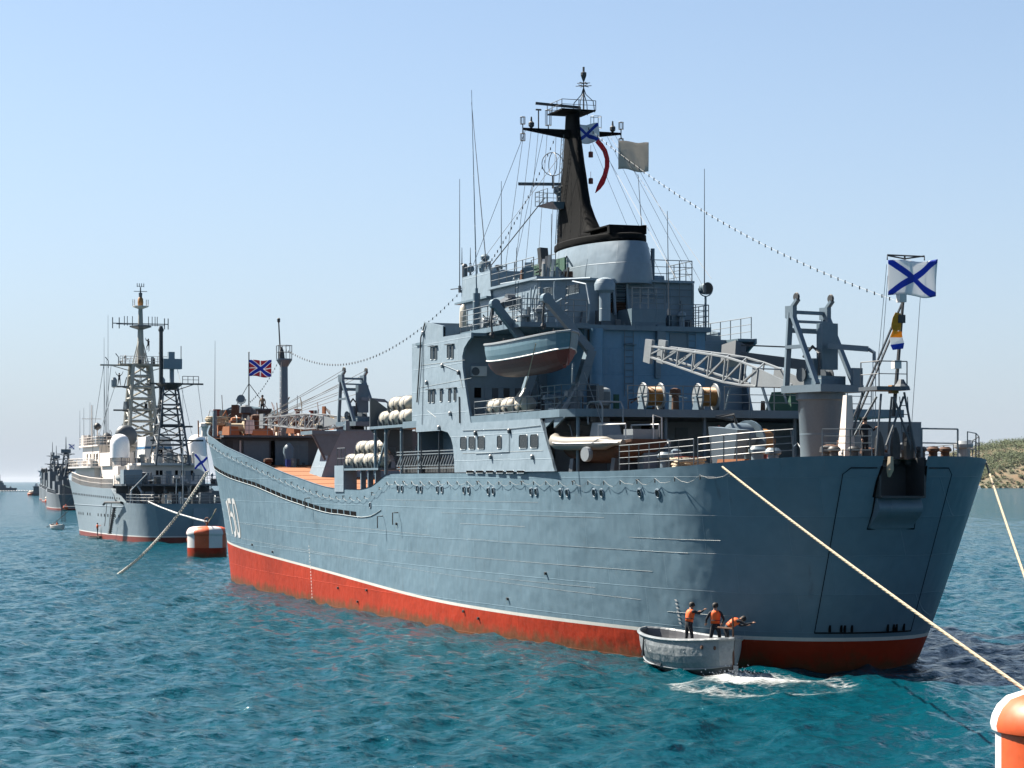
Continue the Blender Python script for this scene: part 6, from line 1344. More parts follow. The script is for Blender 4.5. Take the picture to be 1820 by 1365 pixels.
# forward bridge house on the port side, in tiers with overhanging decks and rails
house(36,52,-5.4,5.6,7.0,9.4,name='bridge_base'); MB().prism([(35,6.3),(36,6.6),(54,6.4),(58,4.0),(58,-4),(54,-6.4),(35,-6.3)], 'z', 9.4, 9.62).build('bridge_deck', M['white'], SH2, fix=True)
BR = house(38,52,-4.4,4.6,9.6,12.4,name='bridge_house'); MB().prism([(37,5.0),(53,5.0),(55,3),(55,-3),(53,-5),(37,-5)], 'z', 12.4, 12.6).build('bridge_roof', M['cream'], SH2, fix=True)
railing([(35.2,-6.2,9.62),(35.2,6.2,9.62),(54,6.3,9.62),(57.8,3.9,9.62)], 1.1, 3, 1.3, .035, SH2, mat=M['cream']); railing([(37.2,-4.9,12.6),(37.2,4.9,12.6),(52.9,4.9,12.6)], 1.1, 3, 1.3, .035, SH2, mat=M['cream'])
for x in (39.5,42,45,48): MB().bb(x-.35,x+.35,4.58,4.64,10.6,11.4).build('window', M['slot'], BR)
for y in (3.6,1.5,-.6): MB().bb(37.94,38.0,y-.4,y+.4,9.7,11.5).build('door', M['dark'] if y < 3 else M['cream'], BR)
house(26,34,2.0,5.2,9.6,11.4,name='middle_house')
# slatted dodger rails along the port side deck
railing([side2(16,6.62,1,-.1), side2(24,6.65,1,-.1), side2(33,6.8,1,-.1), side2(42,7.1,1,-.1), side2(50,7.6,1,-.1)], 1.25, 2, .55, .05, SH2, mat=M['cream'])
for i in range(14): MB().bb(22+i*1.9,23.2+i*1.9,side2(22+i*1.9,6.7).y-.35,side2(22+i*1.9,6.7).y-.3,6.9+i*.03,7.7+i*.03).build('dodger_panel', M['rust'] if i % 3 == 1 else M['cream'], SH2)
# radomes
for y, lab in ((5.2,'port'),(-5.0,'starboard')):
    q = (18.6, y, 9.6); RD = empty('radome', q, 0, SH2)
    m = MB(); m.lathe([(1.25,1.0),(1.27,2.7),(1.2,3.2),(1.0,3.65),(.66,3.95),(.28,4.08),(.03,4.1)], n=24); m.build('radome_shell', M['radome'], RD, smooth=60)
    m = MB(); m.lathe([(.95,0),(.95,1.2),(1.16,1.22)], n=20); m.build('radome_base', M['cream'], RD, smooth=40)
    railing([(1.3*math.cos(R(a_)),1.3*math.sin(R(a_)),0.0) for a_ in range(0,360,60)], 1.0, 2, 1, .03, RD, mat=M['rail'], close=True)
# life boat and enclosed cabin boat on the port boat deck
m, g_, r_, h_, z_ = boat_shell(6.5, 2.0, 1.0, .2, .12, split=.5); BT = m.build('ship_boat', [M['white'], M['white'], M['white']], None, smooth=50); BT.location = S2 + Vector((13.8,5.5,7.35)); tag(BT, 'white boat lying on the boat deck of the white topped ship', 'boat')
house(15.5,19,4.0,6.0,8.4,9.5,'cream','boat_shelter')
# dome of the dish antenna
m = MB(); m.lathe([(1.5,0),(1.45,.3),(1.2,.6),(.8,.8),(.4,.9),(.05,.95)], (0,0,0), n=20, rot=Matrix.Rotation(R(-90),3,'Y').to_3x3()); m.build('dish_antenna', M['darkgrey'], SH2, smooth=60, loc=(27,2.9,13.6)); MB().tube((27.3,2.9,9.6),(27.3,2.9,13.6),.3,n=8).build('dish_pedestal', M['cream'], SH2)
# lattice masts
def lattice(parent, c, w0, w1, z0, z1, n, r, mat, name, depth=None, braces=True):
    """four legs with cross bracing, width w0 at the foot, w1 at the head"""
    T = empty(name, c, 0, parent)
    def P(k, t): a_ = R(45+90*k); w = (w0+(w1-w0)*t)*.7071; return Vector((w*math.cos(a_)*(depth or 1), w*math.sin(a_), z0+(z1-z0)*t))
    for k in range(4): MB().tube(P(k,0), P(k,1), r*1.5, r*1.2, n=6).build('mast_leg', mat, T)
    for i in range(n):
        t0, t1 = i/n, (i+1)/n; m = MB()
        for k in range(4):
            m.tube(P(k,t1), P((k+1)%4,t1), r*.8, n=5)
            if i % 2: m.tube(P(k,t0), P((k+1)%4,t1), r*.7, n=4)
            else: m.tube(P((k+1)%4,t0), P(k,t1), r*.7, n=4)
        m.build('mast_bracing', mat, T)
    return T
M['mastcream'] = paint('weathered_mast', (0.42,0.42,0.38), .6, .15, .5, streak=.3, stain=(.2,.17,.12))
T1 = lattice(SH2, (32,0,0), 4.4, 2.4, 9.6, 23.4, 9, .20, M['mastcream'], 'main_mast')
m = MB(); m.tube((0,0,23),(0,0,31.4),.55,.28,n=10); m.build('mast_column', M['mastcream'], T1, smooth=40)
for k in range(4): a_ = R(45+90*k); MB().tube((1.4*math.cos(a_),1.4*math.sin(a_),23.2),(.3*math.cos(a_),.3*math.sin(a_),26.8),.08,n=5).build('column_stay', M['mastcream'], T1)
def yard(T, z, ya, yb, mat, w=.22, drop=.9):
    m = MB(); m.beam((0,ya,z),(0,yb,z),.2,w); 
    for y in (ya, yb): m.tube((0,y*.75,z),(0,y*.15,z-drop),.06,n=5)
    return m.build('yard', mat, T)
yard(T1, 23.3, 5.5, -5.2, M['mastcream']); yard(T1, 20.4, 3.7, -3.6, M['darkgrey'], drop=.5); yard(T1, 17.2, 3.7, -1.8, M['darkgrey'], drop=.5); yard(T1, 14.2, 3.4, -2.4, M['darkgrey'], drop=.4)
m = MB(); m.bb(-1.2,1.2,-3.6,3.0,23.4,23.5); m.build('mast_platform', M['mastcream'], T1); railing([(-1.2,3.0,23.5),(-1.2,-3.6,23.5)], 1.0, 3, .7, .04, T1, mat=M['cream'])
m = MB(); m.lathe([(.4,28.2),(1.5,28.55),(1.5,28.7)], n=16); m.build('top_platform', M['darkgrey'], T1)
m = MB(); m.beam((0,3.8,29.0),(0,-3.8,29.0),.12,.12); m.beam((0,3.3,28.9),(0,-3.3,28.8),.08)
for y in (3.8,2.9,-3.3,-3.8): m.tube((0,y,28.3),(0,y,29.8),.07,n=5)
for y in (2.2,1.8,1.1,-1.1,-1.6,-2.0,-2.3): m.tube((0,y,28.7),(0,y,30.0),.05,n=4)
m.build('array_aerial', M['darkgrey'], T1)
m = MB(); m.lathe([(.3,31.0),(1.1,31.3),(1.1,31.4)], n=14); m.build('crow_platform', M['cream'], T1)
m = MB(); m.lathe([(.35,31.4),(.4,31.9),(.36,32.4),(.15,32.7)], n=12); m.build('beacon_housing', M['cable'], T1, smooth=40)
for y in (1.05,.8,-.8,-1.05): MB().tube((0,y,31.3),(0,y,32.3),.05,n=4).build('dipole', M['cream'], T1)
m = MB(); m.tube((0,0,31),(0,0,34.0),.16,.08,n=6); m.beam((0,.9,33.4),(0,-.9,33.4),.08); m.beam((0,.45,34.1),(0,-.45,34.1),.06); m.lathe([(.22,32.6),(.26,33.2)], n=8)
for y in (.45,.15,-.15,-.45): m.tube((0,y,34.0),(0,y,34.5),.05,n=4)
m.build('mast_head', M['darkgrey'], T1)
for y, z in ((3.6,20.9),(-3.0,21.0)): MB().lathe([(.05,-.7),(.38,-.55),(.4,.4),(.2,.75)], (0,y,z), n=10).build('sensor_pod', M['hull2'], T1)
for y, z in ((3.0,24.4),(-2.9,24.6),(4.4,23.9)): MB().path([(0,y,z-1.0),(0,y,z),(0,y+.4,z+.5)], .06, n=4).build('small_aerial', M['darkgrey'], T1)
T2 = lattice(SH2, (13.4,-.3,0), 4.4, 1.7, 9.6, 20.0, 8, .10, M['darkgrey'], 'after_mast')
m = MB(); m.lathe([(.7,19.3),(1.7,20.0),(1.7,20.2)], n=14); m.build('mast_platform', M['dark'], T2)
yard(T2, 20.1, 2.6, -4.4, M['dark'], drop=.9); railing([(0,-1.7,20.2),(0,-3.8,20.2)], .9, 2, .8, .04, T2, mat=M['dark']); yard(T2, 14.6, 1.0, -3.0, M['dark'], drop=1.2); yard(T2, 12.8, 2.5, -4.4, M['dark'], drop=1.2)
m = MB(); m.tube((0,1.1,14.5),(0,1.1,27.0),.3,.25,n=8); m.lathe([(.3,26.8),(.38,27),(.2,27.5)], (0,1.1,0), n=8); m.build('pole_mast', M['dark'], T2, smooth=40)
m = MB(); m.tube((0,-.3,20),(0,-.3,22.2),.3,n=8); m.bb(-.7,.7,-1.5,.9,22.0,23.3); m.bb(-.4,.4,-.6,.2,23.3,24.2); m.build('radar_head', M['hull2'], T2)
MB().tube((0,-1.5,22.5),(0,-1.5,25),.05,n=4).build('dipole', M['dark'], T2)
for z in (12.2, 16.8): MB().bb(-1.2,1.2,-1.4,1.6,z,z+.15).build('mast_stage', M['dark'], T2)
for u, v0, v1, y in ((189,790,640,3.5),(192,770,560,4.2),(165,840,720,5.5),(325,830,690,-5),(185,775,600,4),(160,800,715,4),(142,800,730,4),(149,800,725,4)):
    a, c = L2(u,v0,y=y), L2(u,v1,y=y); MB().tube(a, c, .045, .02, n=4).build('whip_aerial', M['rail'], SH2)
a, c = L2(163,790,y=3.5), L2(163,720,y=3.5); m = MB(); m.tube(a, c, .12, .06, n=6); m.beam(a.lerp(c,.65)+Vector((0,1.4,0)), a.lerp(c,.65)-Vector((0,1.4,0)), .08); m.build('fore_pole_mast', M['cream'], SH2)
for u, v, r_ in ((173,758,.55),(190,780,.9),(158,784,.9),(196,790,.7)): q = L2(u,v,y=3); MB().lathe([(.1,-r_),(r_*.9,-r_*.5),(r_,.1),(r_*.6,r_*.7),(.1,r_)], q, n=10).build('deck_sensor', M['dark'], SH2, smooth=50); MB().tube(q-Vector((0,0,r_+1.0)), q, .1, n=5).build('sensor_post', M['cream'], SH2)
# rigging of ship two
for a, c in (((32,5,23.3),(45,4.5,12.6)),((32,5,23.3),(30,5,11)),((32,4,23.3),(34,5,11.4)),((32,3.5,20.4),(50,3,13)),((13.4,-4,20),(10,-5,7)),((13.4,2.4,12.8),(9,6,7.2)),((32,-5,23.2),(20,-5.5,9.7))): MB().tube(a, c, .03, n=4).build('rigging_wire', M['rail'], SH2)
# accommodation ladder hung over the port quarter
GL = empty('side_ladder', (0,0,0), 0, SH2)
a, c = L2(203,903,y=7.4), L2(195,948,y=7.6)
for o in (-.25,.25): MB().beam(a + Vector((o*2,0,0)), c + Vector((o*2,0,0)), .12, .16).build('ladder_side', M['dark'], GL)
for i in range(13): q = a.lerp(c, i/12); MB().bb(q.x-.5,q.x+.5,q.y-.2,q.y+.2,q.z-.06,q.z+.06).build('ladder_step', M['dark'], GL)
MB().path([L2(184,897,y=7.8), L2(187,893,y=7.8), L2(215,893,y=6.8), L2(225,898,y=6.0)], .16, n=6).build('ladder_davit', M['dark'], GL)
for u in (190,198): MB().tube(L2(u,895,y=7.7), L2(u-4,935,y=7.6), .04, n=4).build('davit_fall', M['dark'], GL)
MB().tube(L2(232,873,x=6), L2(262,842,x=3.0), .09, n=5).build('stowed_derrick', M['boom'], SH2); MB().tube((.4,.6,4.7),(.5,.6,13.0),.09,.06,n=6).build('ensign_staff', M['boom'], SH2)
MB().path([L2(237,865,x=7), L2(233,872,x=7), L2(231,895,x=7)], .12, n=6).build('vent_gooseneck', M['white'], SH2)
CM = [M['cream'],M['white'],M['dark'],M['darkgrey'],M['rail'],M['hull2']]
clutter(SH2, 40, lambda r: (r.uniform(1,14), r.uniform(-5.2,5.6), 4.75), [M['dark'],M['darkgrey'],M['rail'],M['hull2']], 51, 1.1)
clutter(SH2, 36, lambda r: (r.uniform(8,15.5), r.uniform(-6,6.2), 7.2), CM, 52, 1.0)
clutter(SH2, 30, lambda r: (r.uniform(13.5,19), r.uniform(-4.4,3.4), 9.9), CM, 53, .9)
clutter(SH2, 30, lambda r: (r.uniform(24,36), r.uniform(-4,5), 9.65), CM, 54, 1.1)
clutter(SH2, 26, lambda r: (r.uniform(37.5,52), r.uniform(-4,4.8), 12.6), CM, 55, 1.0)
clutter(SH2, 16, lambda r: (r.uniform(35.4,54), r.uniform(4.9,6.1), 9.62), CM, 56, .7)
clutter(SH2, 34, lambda r: (32+r.uniform(-1.5,1.5), r.uniform(-3.2,2.8), r.choice([23.5,20.5,17.3])), [M['mastcream'],M['dark'],M['rail']], 57, .7)
# ---------------------------------------------------------------- people around ship two
def pw(u, v, d): q = at(u, v, d=d); return q
zb = at(176,957,z=0)
def float_raft(p, L, B, label):
    F = empty('painting_raft', (p.x,p.y,0), .3); m = MB()
    for y in (-B/3, B/3): MB().lathe([(.1,-L/2),(.22,-L/2+.2),(.22,L/2-.2),(.1,L/2)], (0,y,.08), axis='x', n=10).build('float', M['dark'], F, smooth=40)
    for i in range(5): MB().bb(-L/2+.2+i*(L-.4)/5, -L/2+.2+(i+.85)*(L-.4)/5, -B/2, B/2, .26, .32).build('plank', M['rust'], F)
    return tag(F, label, 'raft')
p1, p2 = at(173,957,z=0), at(188,957,z=0)
float_raft(p1, 2.8, 1.4, 'small dark painting raft under the standing worker beside the cream ship')
float_raft(p2, 2.4, 1.3, 'small dark painting raft under the crouching worker by the hanging ladder')
person('standing worker in orange vest on a raft beside the cream ship', (p1.x,p1.y,.34), -math.pi/2-.3, dict(har=(.52,-.15,1.42), elr=(.28,-.2,1.3)), shirt='vest', cloth='greyshirt')
person('crouching worker in orange vest at the foot of the hanging ladder', (p2.x,p2.y,.34), -math.pi/2, dict(pel=(-.12,0,.42), chest=(.06,0,.72), neck=(.14,0,.90), head=(.20,0,1.02), crown=(.22,0,1.12), nose=(.29,0,1.0), shl=(.1,.17,.85), shr=(.1,-.17,.85), ell=(.3,.22,.7), hal=(.5,.15,.75), elr=(.3,-.22,.72), har=(.52,-.15,.8), hil=(-.1,.1,.38), hir=(-.1,-.1,.38), knl=(.3,.13,.48), knr=(.3,-.13,.48), anl=(.05,.12,.09), anr=(.05,-.12,.09), tol=(.2,.12,.03), tor=(.2,-.12,.03)), shirt='vest', cloth='greyshirt')
q = SH2.location + Vector((32.0, 2.9, 20.52))
person('sailor in dark clothes with raised arms standing on the mast yard', q, math.pi*.9, dict(hal=(.1,.5,1.85), ell=(.1,.38,1.55), har=(.15,-.45,1.8), elr=(.1,-.36,1.52), anl=(-.01,.2,.085), tol=(.15,.22,.03), anr=(-.01,-.2,.085), tor=(.15,-.22,.03)), vest=False)
q = SH2.location + Vector((31.0, -.9, 25.2))
person('sailor in dark clothes climbing high on the mast column', q, .6, dict(hal=(.4,.15,1.75), ell=(.25,.22,1.5), har=(.4,-.1,1.6), elr=(.22,-.22,1.4), knl=(.22,.12,.62), anl=(.12,.11,.25), tol=(.28,.11,.2)), vest=False)
q = SH2.location + side2(27,6.75,1,-.9)
person('sailor in dark clothes bending at the rail of the cream ship', q, .4, dict(chest=(.25,0,1.2), neck=(.42,0,1.32), head=(.53,0,1.36), crown=(.61,0,1.41), nose=(.58,0,1.28), shl=(.36,.17,1.28), shr=(.36,-.17,1.28), ell=(.42,.26,1.05), hal=(.6,.2,.95), elr=(.42,-.26,1.05), har=(.6,-.2,.95)), vest=False)
person('sailor in tan shirt standing at the bow platform rail of the landing ship', (108.6,-.8,12.9), R(150), dict(), vest=False, cloth='cloth', shirt='tan')
person('sailor in dark clothes standing by the stern tower of the landing ship', (1.15,.75,8.3), R(200), dict(hal=(.4,.2,1.3), ell=(.22,.26,1.2)), vest=False)
# rowing boat farther off with one person
p = at(102,941,z=0); m, gun, r_, h_, z_ = boat_shell(4.6, 1.7, .8, .2, .25, split=.3); SB2 = empty('rowing_boat', (p.x,p.y,-.2), R(12)); tag(SB2, 'small pale rowing boat near the bow of the cream ship', 'boat')
m.build('boat_hull', [M['cream'], M['dark'], M['rib']], SB2, smooth=50)
for g in gun: MB().path(g, .05, n=5).build('gunwale', M['cream'], SB2)
for x in (-.9,.5): MB().bb(x-.12,x+.12,-.6,.6,.5,.55).build('thwart', M['rust'], SB2)
person('person in red vest sitting in the small rowing boat', (p.x+.2,p.y,.1), R(160), dict(pel=(0,0,.38), chest=(.06,0,.72), neck=(.1,0,.92), head=(.14,0,1.05), crown=(.14,0,1.15), nose=(.23,0,1.04), shl=(.08,.17,.87), shr=(.08,-.17,.87), ell=(.25,.25,.68), hal=(.45,.2,.68), elr=(.25,-.25,.68), har=(.45,-.2,.68), hil=(.02,.1,.36), hir=(.02,-.1,.36), knl=(.4,.13,.42), knr=(.4,-.13,.42), anl=(.5,.12,.09), anr=(.5,-.12,.09), tol=(.64,.12,.05), tor=(.64,-.12,.05)))
# bow boom with hanging ladder and ball fender
BM = empty('mooring_boom', (0,0,0), 0, SH2); a = L2(112,862,y=5.0); 
MB().tube(L2(128,868,y=3.5), a, .1, n=6).build('boom_spar', M['mastcream'], BM)
lad = MB(); c = L2(113,928,y=5.0)
for o in (-.25,.25): lad.tube(a+Vector((0,o,0)), c+Vector((0,o,0)), .05, n=4)
for i in range(22): q = a.lerp(c,i/21); lad.tube(q+Vector((0,-.25,0)), q+Vector((0,.25,0)), .04, n=4)
lad.build('rope_ladder', M['darkgrey'], BM)
for (u,v) in ((140,870),(128,880),(135,900)): MB().tube(L2(u,v,y=4.2), L2(113,900,y=5.0), .03, n=4).build('boom_guy', M['rail'], BM)
q = at(116.5,902,d=372); m = MB(); m.lathe([(.03,-.42),(.25,-.36),(.40,-.15),(.42,.05),(.33,.28),(.12,.42),(.05,.52)], q, n=14); o = m.build('ball_fender', M['orange'], None, smooth=60); tag(o, 'orange ball fender hanging at the bow of the cream ship', 'fender')

# ---------------------------------------------------------------- mooring buoys
def buoy(loc, rz, label):
    B = empty('mooring_buoy', loc, rz)
    prof = [(1.95,.95),(1.95,2.2),(2.03,2.24),(2.06,2.36),(2.02,2.54),(1.92,2.74),(1.74,2.92),(1.45,3.02),(.9,3.06),(.02,3.08)]
    n = 64; m = MB()
    for i in range(len(prof)-1):
        for j in range(n):
            a0, a1 = 2*math.pi*j/n, 2*math.pi*(j+1)/n
            q = [(prof[k][0]*math.cos(t), prof[k][0]*math.sin(t), prof[k][1]) for k, t in ((i,a0),(i,a1),(i+1,a1),(i+1,a0))]
            m.add(q, [(0,1,2,3)], (j*8//n) % 2)
    m.build('buoy_drum', [M['orange'], M['white']], B, smooth=35, fix=True)
    m = MB(); m.lathe([(1.93,-.7),(1.95,.0),(1.95,.95)], n=48, cap=False); m.build('red_waterline_band', M['red'], B, smooth=35)
    m = MB(); m.tube((0,0,3.1),(0,0,3.5),.12,n=10); m.path([(.28*math.cos(R(a_)),0,3.65+.28*math.sin(R(a_))) for a_ in range(0,361,30)], .06, n=6); m.build('mooring_ring', M['rust'], B)
    for a_ in range(0,360,90):
        t = R(a_+33); m = MB(); c = Vector((1.97*math.cos(t),1.97*math.sin(t),1.7)); m.lathe([(.02,-.14),(.07,-.10),(.07,.10),(.02,.14)], c, n=8); m.build('side_lug', M['orange'], B)
    return tag(B, label, 'buoy', 'drum mooring buoys')
d1 = 7.5*FPX/(990-HORIZON); b1 = at(368,990,d=d1); b1.z = 0
def sector(loc, px_edge):  # turn the drum so that a colour joint shows as in the photograph
    return 0
vang = math.atan2(-DEPTH.y, -DEPTH.x)     # direction from things towards the viewer
buoy(b1, vang + R(58), 'orange and white drum mooring buoy at the bow of the landing ship')
b2 = at(1936,900,d=50.0); b2.z = 0
buoy(b2, vang + R(99), 'close orange and white drum mooring buoy at the right edge')
# ---------------------------------------------------------------- mooring ropes
def strand_rope(pts, r, n_tw, label, name='mooring_rope', mat=None, strands=3):
    P = [Vector(p) for p in pts]; Ls = [0]
    for a, c in zip(P[:-1], P[1:]): Ls.append(Ls[-1] + (c-a).length)
    tot = Ls[-1]; ns = int(n_tw*8); m = MB()
    def pos(s_):
        import bisect
        i = min(max(bisect.bisect_right(Ls, s_)-1, 0), len(P)-2); t = (s_-Ls[i])/max(1e-6, Ls[i+1]-Ls[i]); return P[i].lerp(P[i+1], t), (P[i+1]-P[i]).normalized()
    for k in range(strands):
        pts_ = []
        for i in range(ns+1):
            p, d = pos(tot*i/ns); sx = d.cross(Vector((0,0,1))).normalized(); sy = sx.cross(d); a_ = 2*math.pi*(i/8 + k/strands); pts_.append(p + (sx*math.cos(a_) + sy*math.sin(a_)) * r*(.52 if strands > 2 else .7))
        m.path(pts_, r*(.62 if strands > 2 else .5), n=5)
    return tag(m.build(name, mat or M['rope'], None, smooth=60), label, 'rope')
strand_rope(sag(Vector((5.1,5.95,8.2)) if False else at(1284,830,y=6.1), at(1893,1276,d=48.2), .12, 30), .040, 190, 'long pale rope from the stern deck edge to the near buoy')
sa = at(1751,818,x=3.2); strand_rope(sag(sa, at(1915,1285,d=54), .12, 20), .040, 170, 'pale rope running down from the far corner of the stern at right')
hz = at(369,838,x=101); strand_rope(sag(hz, at(206,1024,z=-.25), .9, 24), .12, 26, 'thick twisted chain like rope from the bow into the water', mat=M['hawser'], strands=2)
strand_rope(sag(at(264,892,x=S2.x+1.5), b1 + Vector((0,0,3.5)), .2, 16), .09, 40, 'white rope from the stern of the cream ship to the drum buoy', mat=M['white'])
strand_rope(sag(at(384,905,x=103), b1 + Vector((.3,-.2,3.5)), .1, 10), .05, 40, 'thin pale rope from the bow of the landing ship to the drum buoy')
strand_rope(sag(at(121,908,d=360), at(80,938,z=-.1), .3, 10), .06, 20, 'dark thin rope from the bow of the cream ship into the water', mat=M['darkgrey'])
# ---------------------------------------------------------------- far ships of the line
def far_warship(u, v, L, B, label, zs_, tall, seed, heading=0.0):
    rnd = random.Random(seed); p = at(u, v, z=0); S = empty('warship', (p.x,p.y,0), heading); tag(S, label, 'ship', 'warships moored in line')
    simple_hull(S, L, B, smooth_table([(0,zs_),(L*.5,zs_+.5),(L,zs_+3)]), .5, [M['farhull'], M['maroon'], M['white']], [(0,.6),(.06,.8),(.2,.95),(.5,1),(.75,.75),(.92,.3),(1,.01)], [(0,.75),(.06,.9),(.2,1),(.6,1),(.8,.8),(.93,.4),(1,.01)], nx=16)
    x = L*.12
    for k, (l, w, h) in enumerate(((L*.12,B*.6,2.4),(L*.16,B*.75,3.4),(L*.1,B*.5,5.0),(L*.16,B*.78,6.2),(L*.1,B*.5,3.2))):
        H_ = MB(); H_.bb(x, x+l, -w/2, w/2, zs_, zs_+h); hh = H_.build('deckhouse', M['farhull'] if k % 2 else M['fardark'], S)
        MB().bb(x+l*.2, x+l*.8, -w*.35, w*.35, zs_+h, zs_+h+1.3).build('deckhouse_top', M['fardark'], S)
        for j in range(3): q = (x+rnd.uniform(0,l), rnd.uniform(-w/2,w/2), zs_+h); MB().lathe([(.3,0),(.5,.8),(.45,1.6),(.1,2.0)], q, n=8).build('deck_weapon', M['fardark'], S)
        x += l + L*.03
    railing([(L*.05,B*.42,zs_),(L*.5,B*.48,zs_+.5)], 1.0, 2, 2, .06, S, mat=M['farhull'])
    for mx, hgt in ((L*.34,tall*.8),(L*.55,tall)):
        T = lattice(S, (mx,0,0), 3.0, .9, zs_+3.5, hgt*.78, 5, .16, M['fardark'], 'lattice_mast')
        m = MB(); m.tube((0,0,hgt*.75),(0,0,hgt),.2,.08,n=6); m.build('pole_mast', M['fardark'], T)
        for z, w in ((hgt*.62,3.2),(hgt*.76,2.4)): yard(T, z, w, -w, M['fardark'], drop=.6)
        m = MB(); m.box((0,0,hgt*.80),(.8,2.6,1.1),(0,0,rnd.uniform(0,3))); m.build('radar_panel', M['farhull'], T)
    return S, p
far_warship(132, 907, 80, 11, 'grey warship with lattice masts directly beyond the cream ship, nearest of the line', 4.2, 20, 3, R(-6))
S4, p4 = far_warship(107, 893, 70, 11, 'grey warship moored second beyond the cream ship, showing its red waterline', 4.6, 21, 5, R(-6.5))
flag('ensign_flag', at(122,789,d=640), 1.7, 1.3, 'andrew', 'tiny cross flag on the mast of a far grey warship at left', .1, .1, 1.2, .5)
far_warship(96, 889, 66, 11, 'smallest and farthest grey warship in the line at left', 5.0, 24, 8, R(-7.5))
# far patrol ship at the left edge
p = at(6,872,z=0); PS = empty('patrol_ship', (p.x,p.y,0), math.atan2(-RIGHT.y,-RIGHT.x)); tag(PS, 'small grey patrol ship far off on the horizon at left edge', 'ship')
simple_hull(PS, 34, 6.5, smooth_table([(0,2.2),(20,2.6),(34,4.2)]), .3, [M['farhull'], M['fardark'], M['farhull']], [(0,.7),(.3,1),(.7,.8),(1,.01)], [(0,.85),(.3,1),(.75,.9),(1,.01)], nx=12)
PS.location -= Vector((math.cos(PS.rotation_euler.z), math.sin(PS.rotation_euler.z), 0)) * 11
for x0,x1,z0,z1 in ((9,20,2.3,4.6),(11,18,4.6,6.6),(12,15,6.6,8.2)): MB().bb(x0,x1,-2.2,2.2,z0,z1).build('deckhouse', M['farhull'], PS)
m = MB(); m.tube((13.5,0,8),(13.5,0,13.5),.22,.1,n=6); m.beam((13.5,1.6,11),(13.5,-1.6,11),.15); m.build('mast', M['fardark'], PS); MB().lathe([(.5,0),(.8,.6),(.5,1.3)], (5,0,2.3), n=8).build('gun_mount', M['fardark'], PS)
# beacon tower on a pier head
p = at(71,881,z=0); BC = empty('pier_beacon', (p.x,p.y,0), YAW*-1); tag(BC, 'white beacon column with star shaped top on a grey pier head', 'beacon')
m = MB(); m.bb(-2.6,3,-3.0,3.0,-1,4.8); m.bb(-3.0,3.4,-3.3,3.3,4.6,5.0); m.build('pier_head', M['farhull'], BC); MB().bb(-3.6,4,-4,3.6,-1,1.2).build('pier_footing', M['fardark'], BC)
m = MB(); m.lathe([(1.2,5.0),(1.1,5.4),(.9,5.5),(.85,8.4),(1.0,8.6)], (0,-.9,0), n=14); m.build('beacon_column', M['white'], BC, smooth=40); MB().lathe([(1.0,8.6),(1.0,9.2)], (0,-.9,0), n=14).build('column_band', M['fardark'], BC)
m = MB(); pts = []
for i in range(10): a_ = R(90+36*i); r_ = 2.9 if i % 2 == 0 else 1.05; pts.append((-.9+r_*.78*math.cos(a_), 12.4+r_*math.sin(a_)))
m.prism(pts, 'x', -.35, .35); m.lathe([(.7,9.2),(.4,11.5)], (0,-.9,0), n=10); m.build('beacon_star', M['cream'], BC, fix=True)
MB().hexa([(-1.5,1.0,5),(1.5,1.0,5),(1.5,2.6,5),(-1.5,2.6,5),(-1,1.4,6.6),(1,1.4,6.6),(1,2.2,6.6),(-1,2.2,6.6)]).build('light_hut', M['white'], BC)
def small_buoy(u, v, r, h, label, tilt=.15):
    p = at(u, v, z=0); B = empty('small_buoy', (p.x,p.y,0)); B.rotation_euler = (tilt,.1,random.uniform(0,6))
    MB().lathe([(r,-.4),(r,h*.55),(r*.9,h*.62)], n=14).build('buoy_body', M['orange'], B, smooth=35); MB().lathe([(r*.9,h*.62),(r*.85,h*.9),(r*.5,h)], n=14).build('buoy_cap', M['raft'], B, smooth=35); MB().tube((0,0,h),(0,0,h+.5),.1,n=6).build('buoy_ring', M['rust'], B)
    return tag(B, label, 'buoy')
small_buoy(58,880.5,2.6,2.6,'pale orange buoy floating before the pier head beacon'); small_buoy(91,893.5,2.0,2.6,'orange buoy under the bow of the second far warship', .25); small_buoy(108,902.5,1.4,1.6,'smallest orange buoy close to the nearest far warship')
# line of white net floats
fl = MB(); fl.lathe([(.1,-.8),(.55,-.5),(.62,0),(.55,.5),(.1,.8)], (0,0,.35), axis='x', n=8); fme = fl.mesh('net_float', M['white'], smooth=60)
for i in range(13):
    p = at(-3 + i*4.7, 874.2 - i*.06, z=0); o = bpy.data.objects.new('net_float', fme); COL.objects.link(o); o.location = (p.x,p.y,0); o.rotation_euler = (0,0,math.atan2(RIGHT.y,RIGHT.x)+random.uniform(-.3,.3))
    tag(o, '%s white float counted from the left edge of the boom line' % ['first','second','third','fourth','fifth','sixth','seventh','eighth','ninth','tenth','eleventh','twelfth','thirteenth'][i], 'float', 'white net floats in a line')
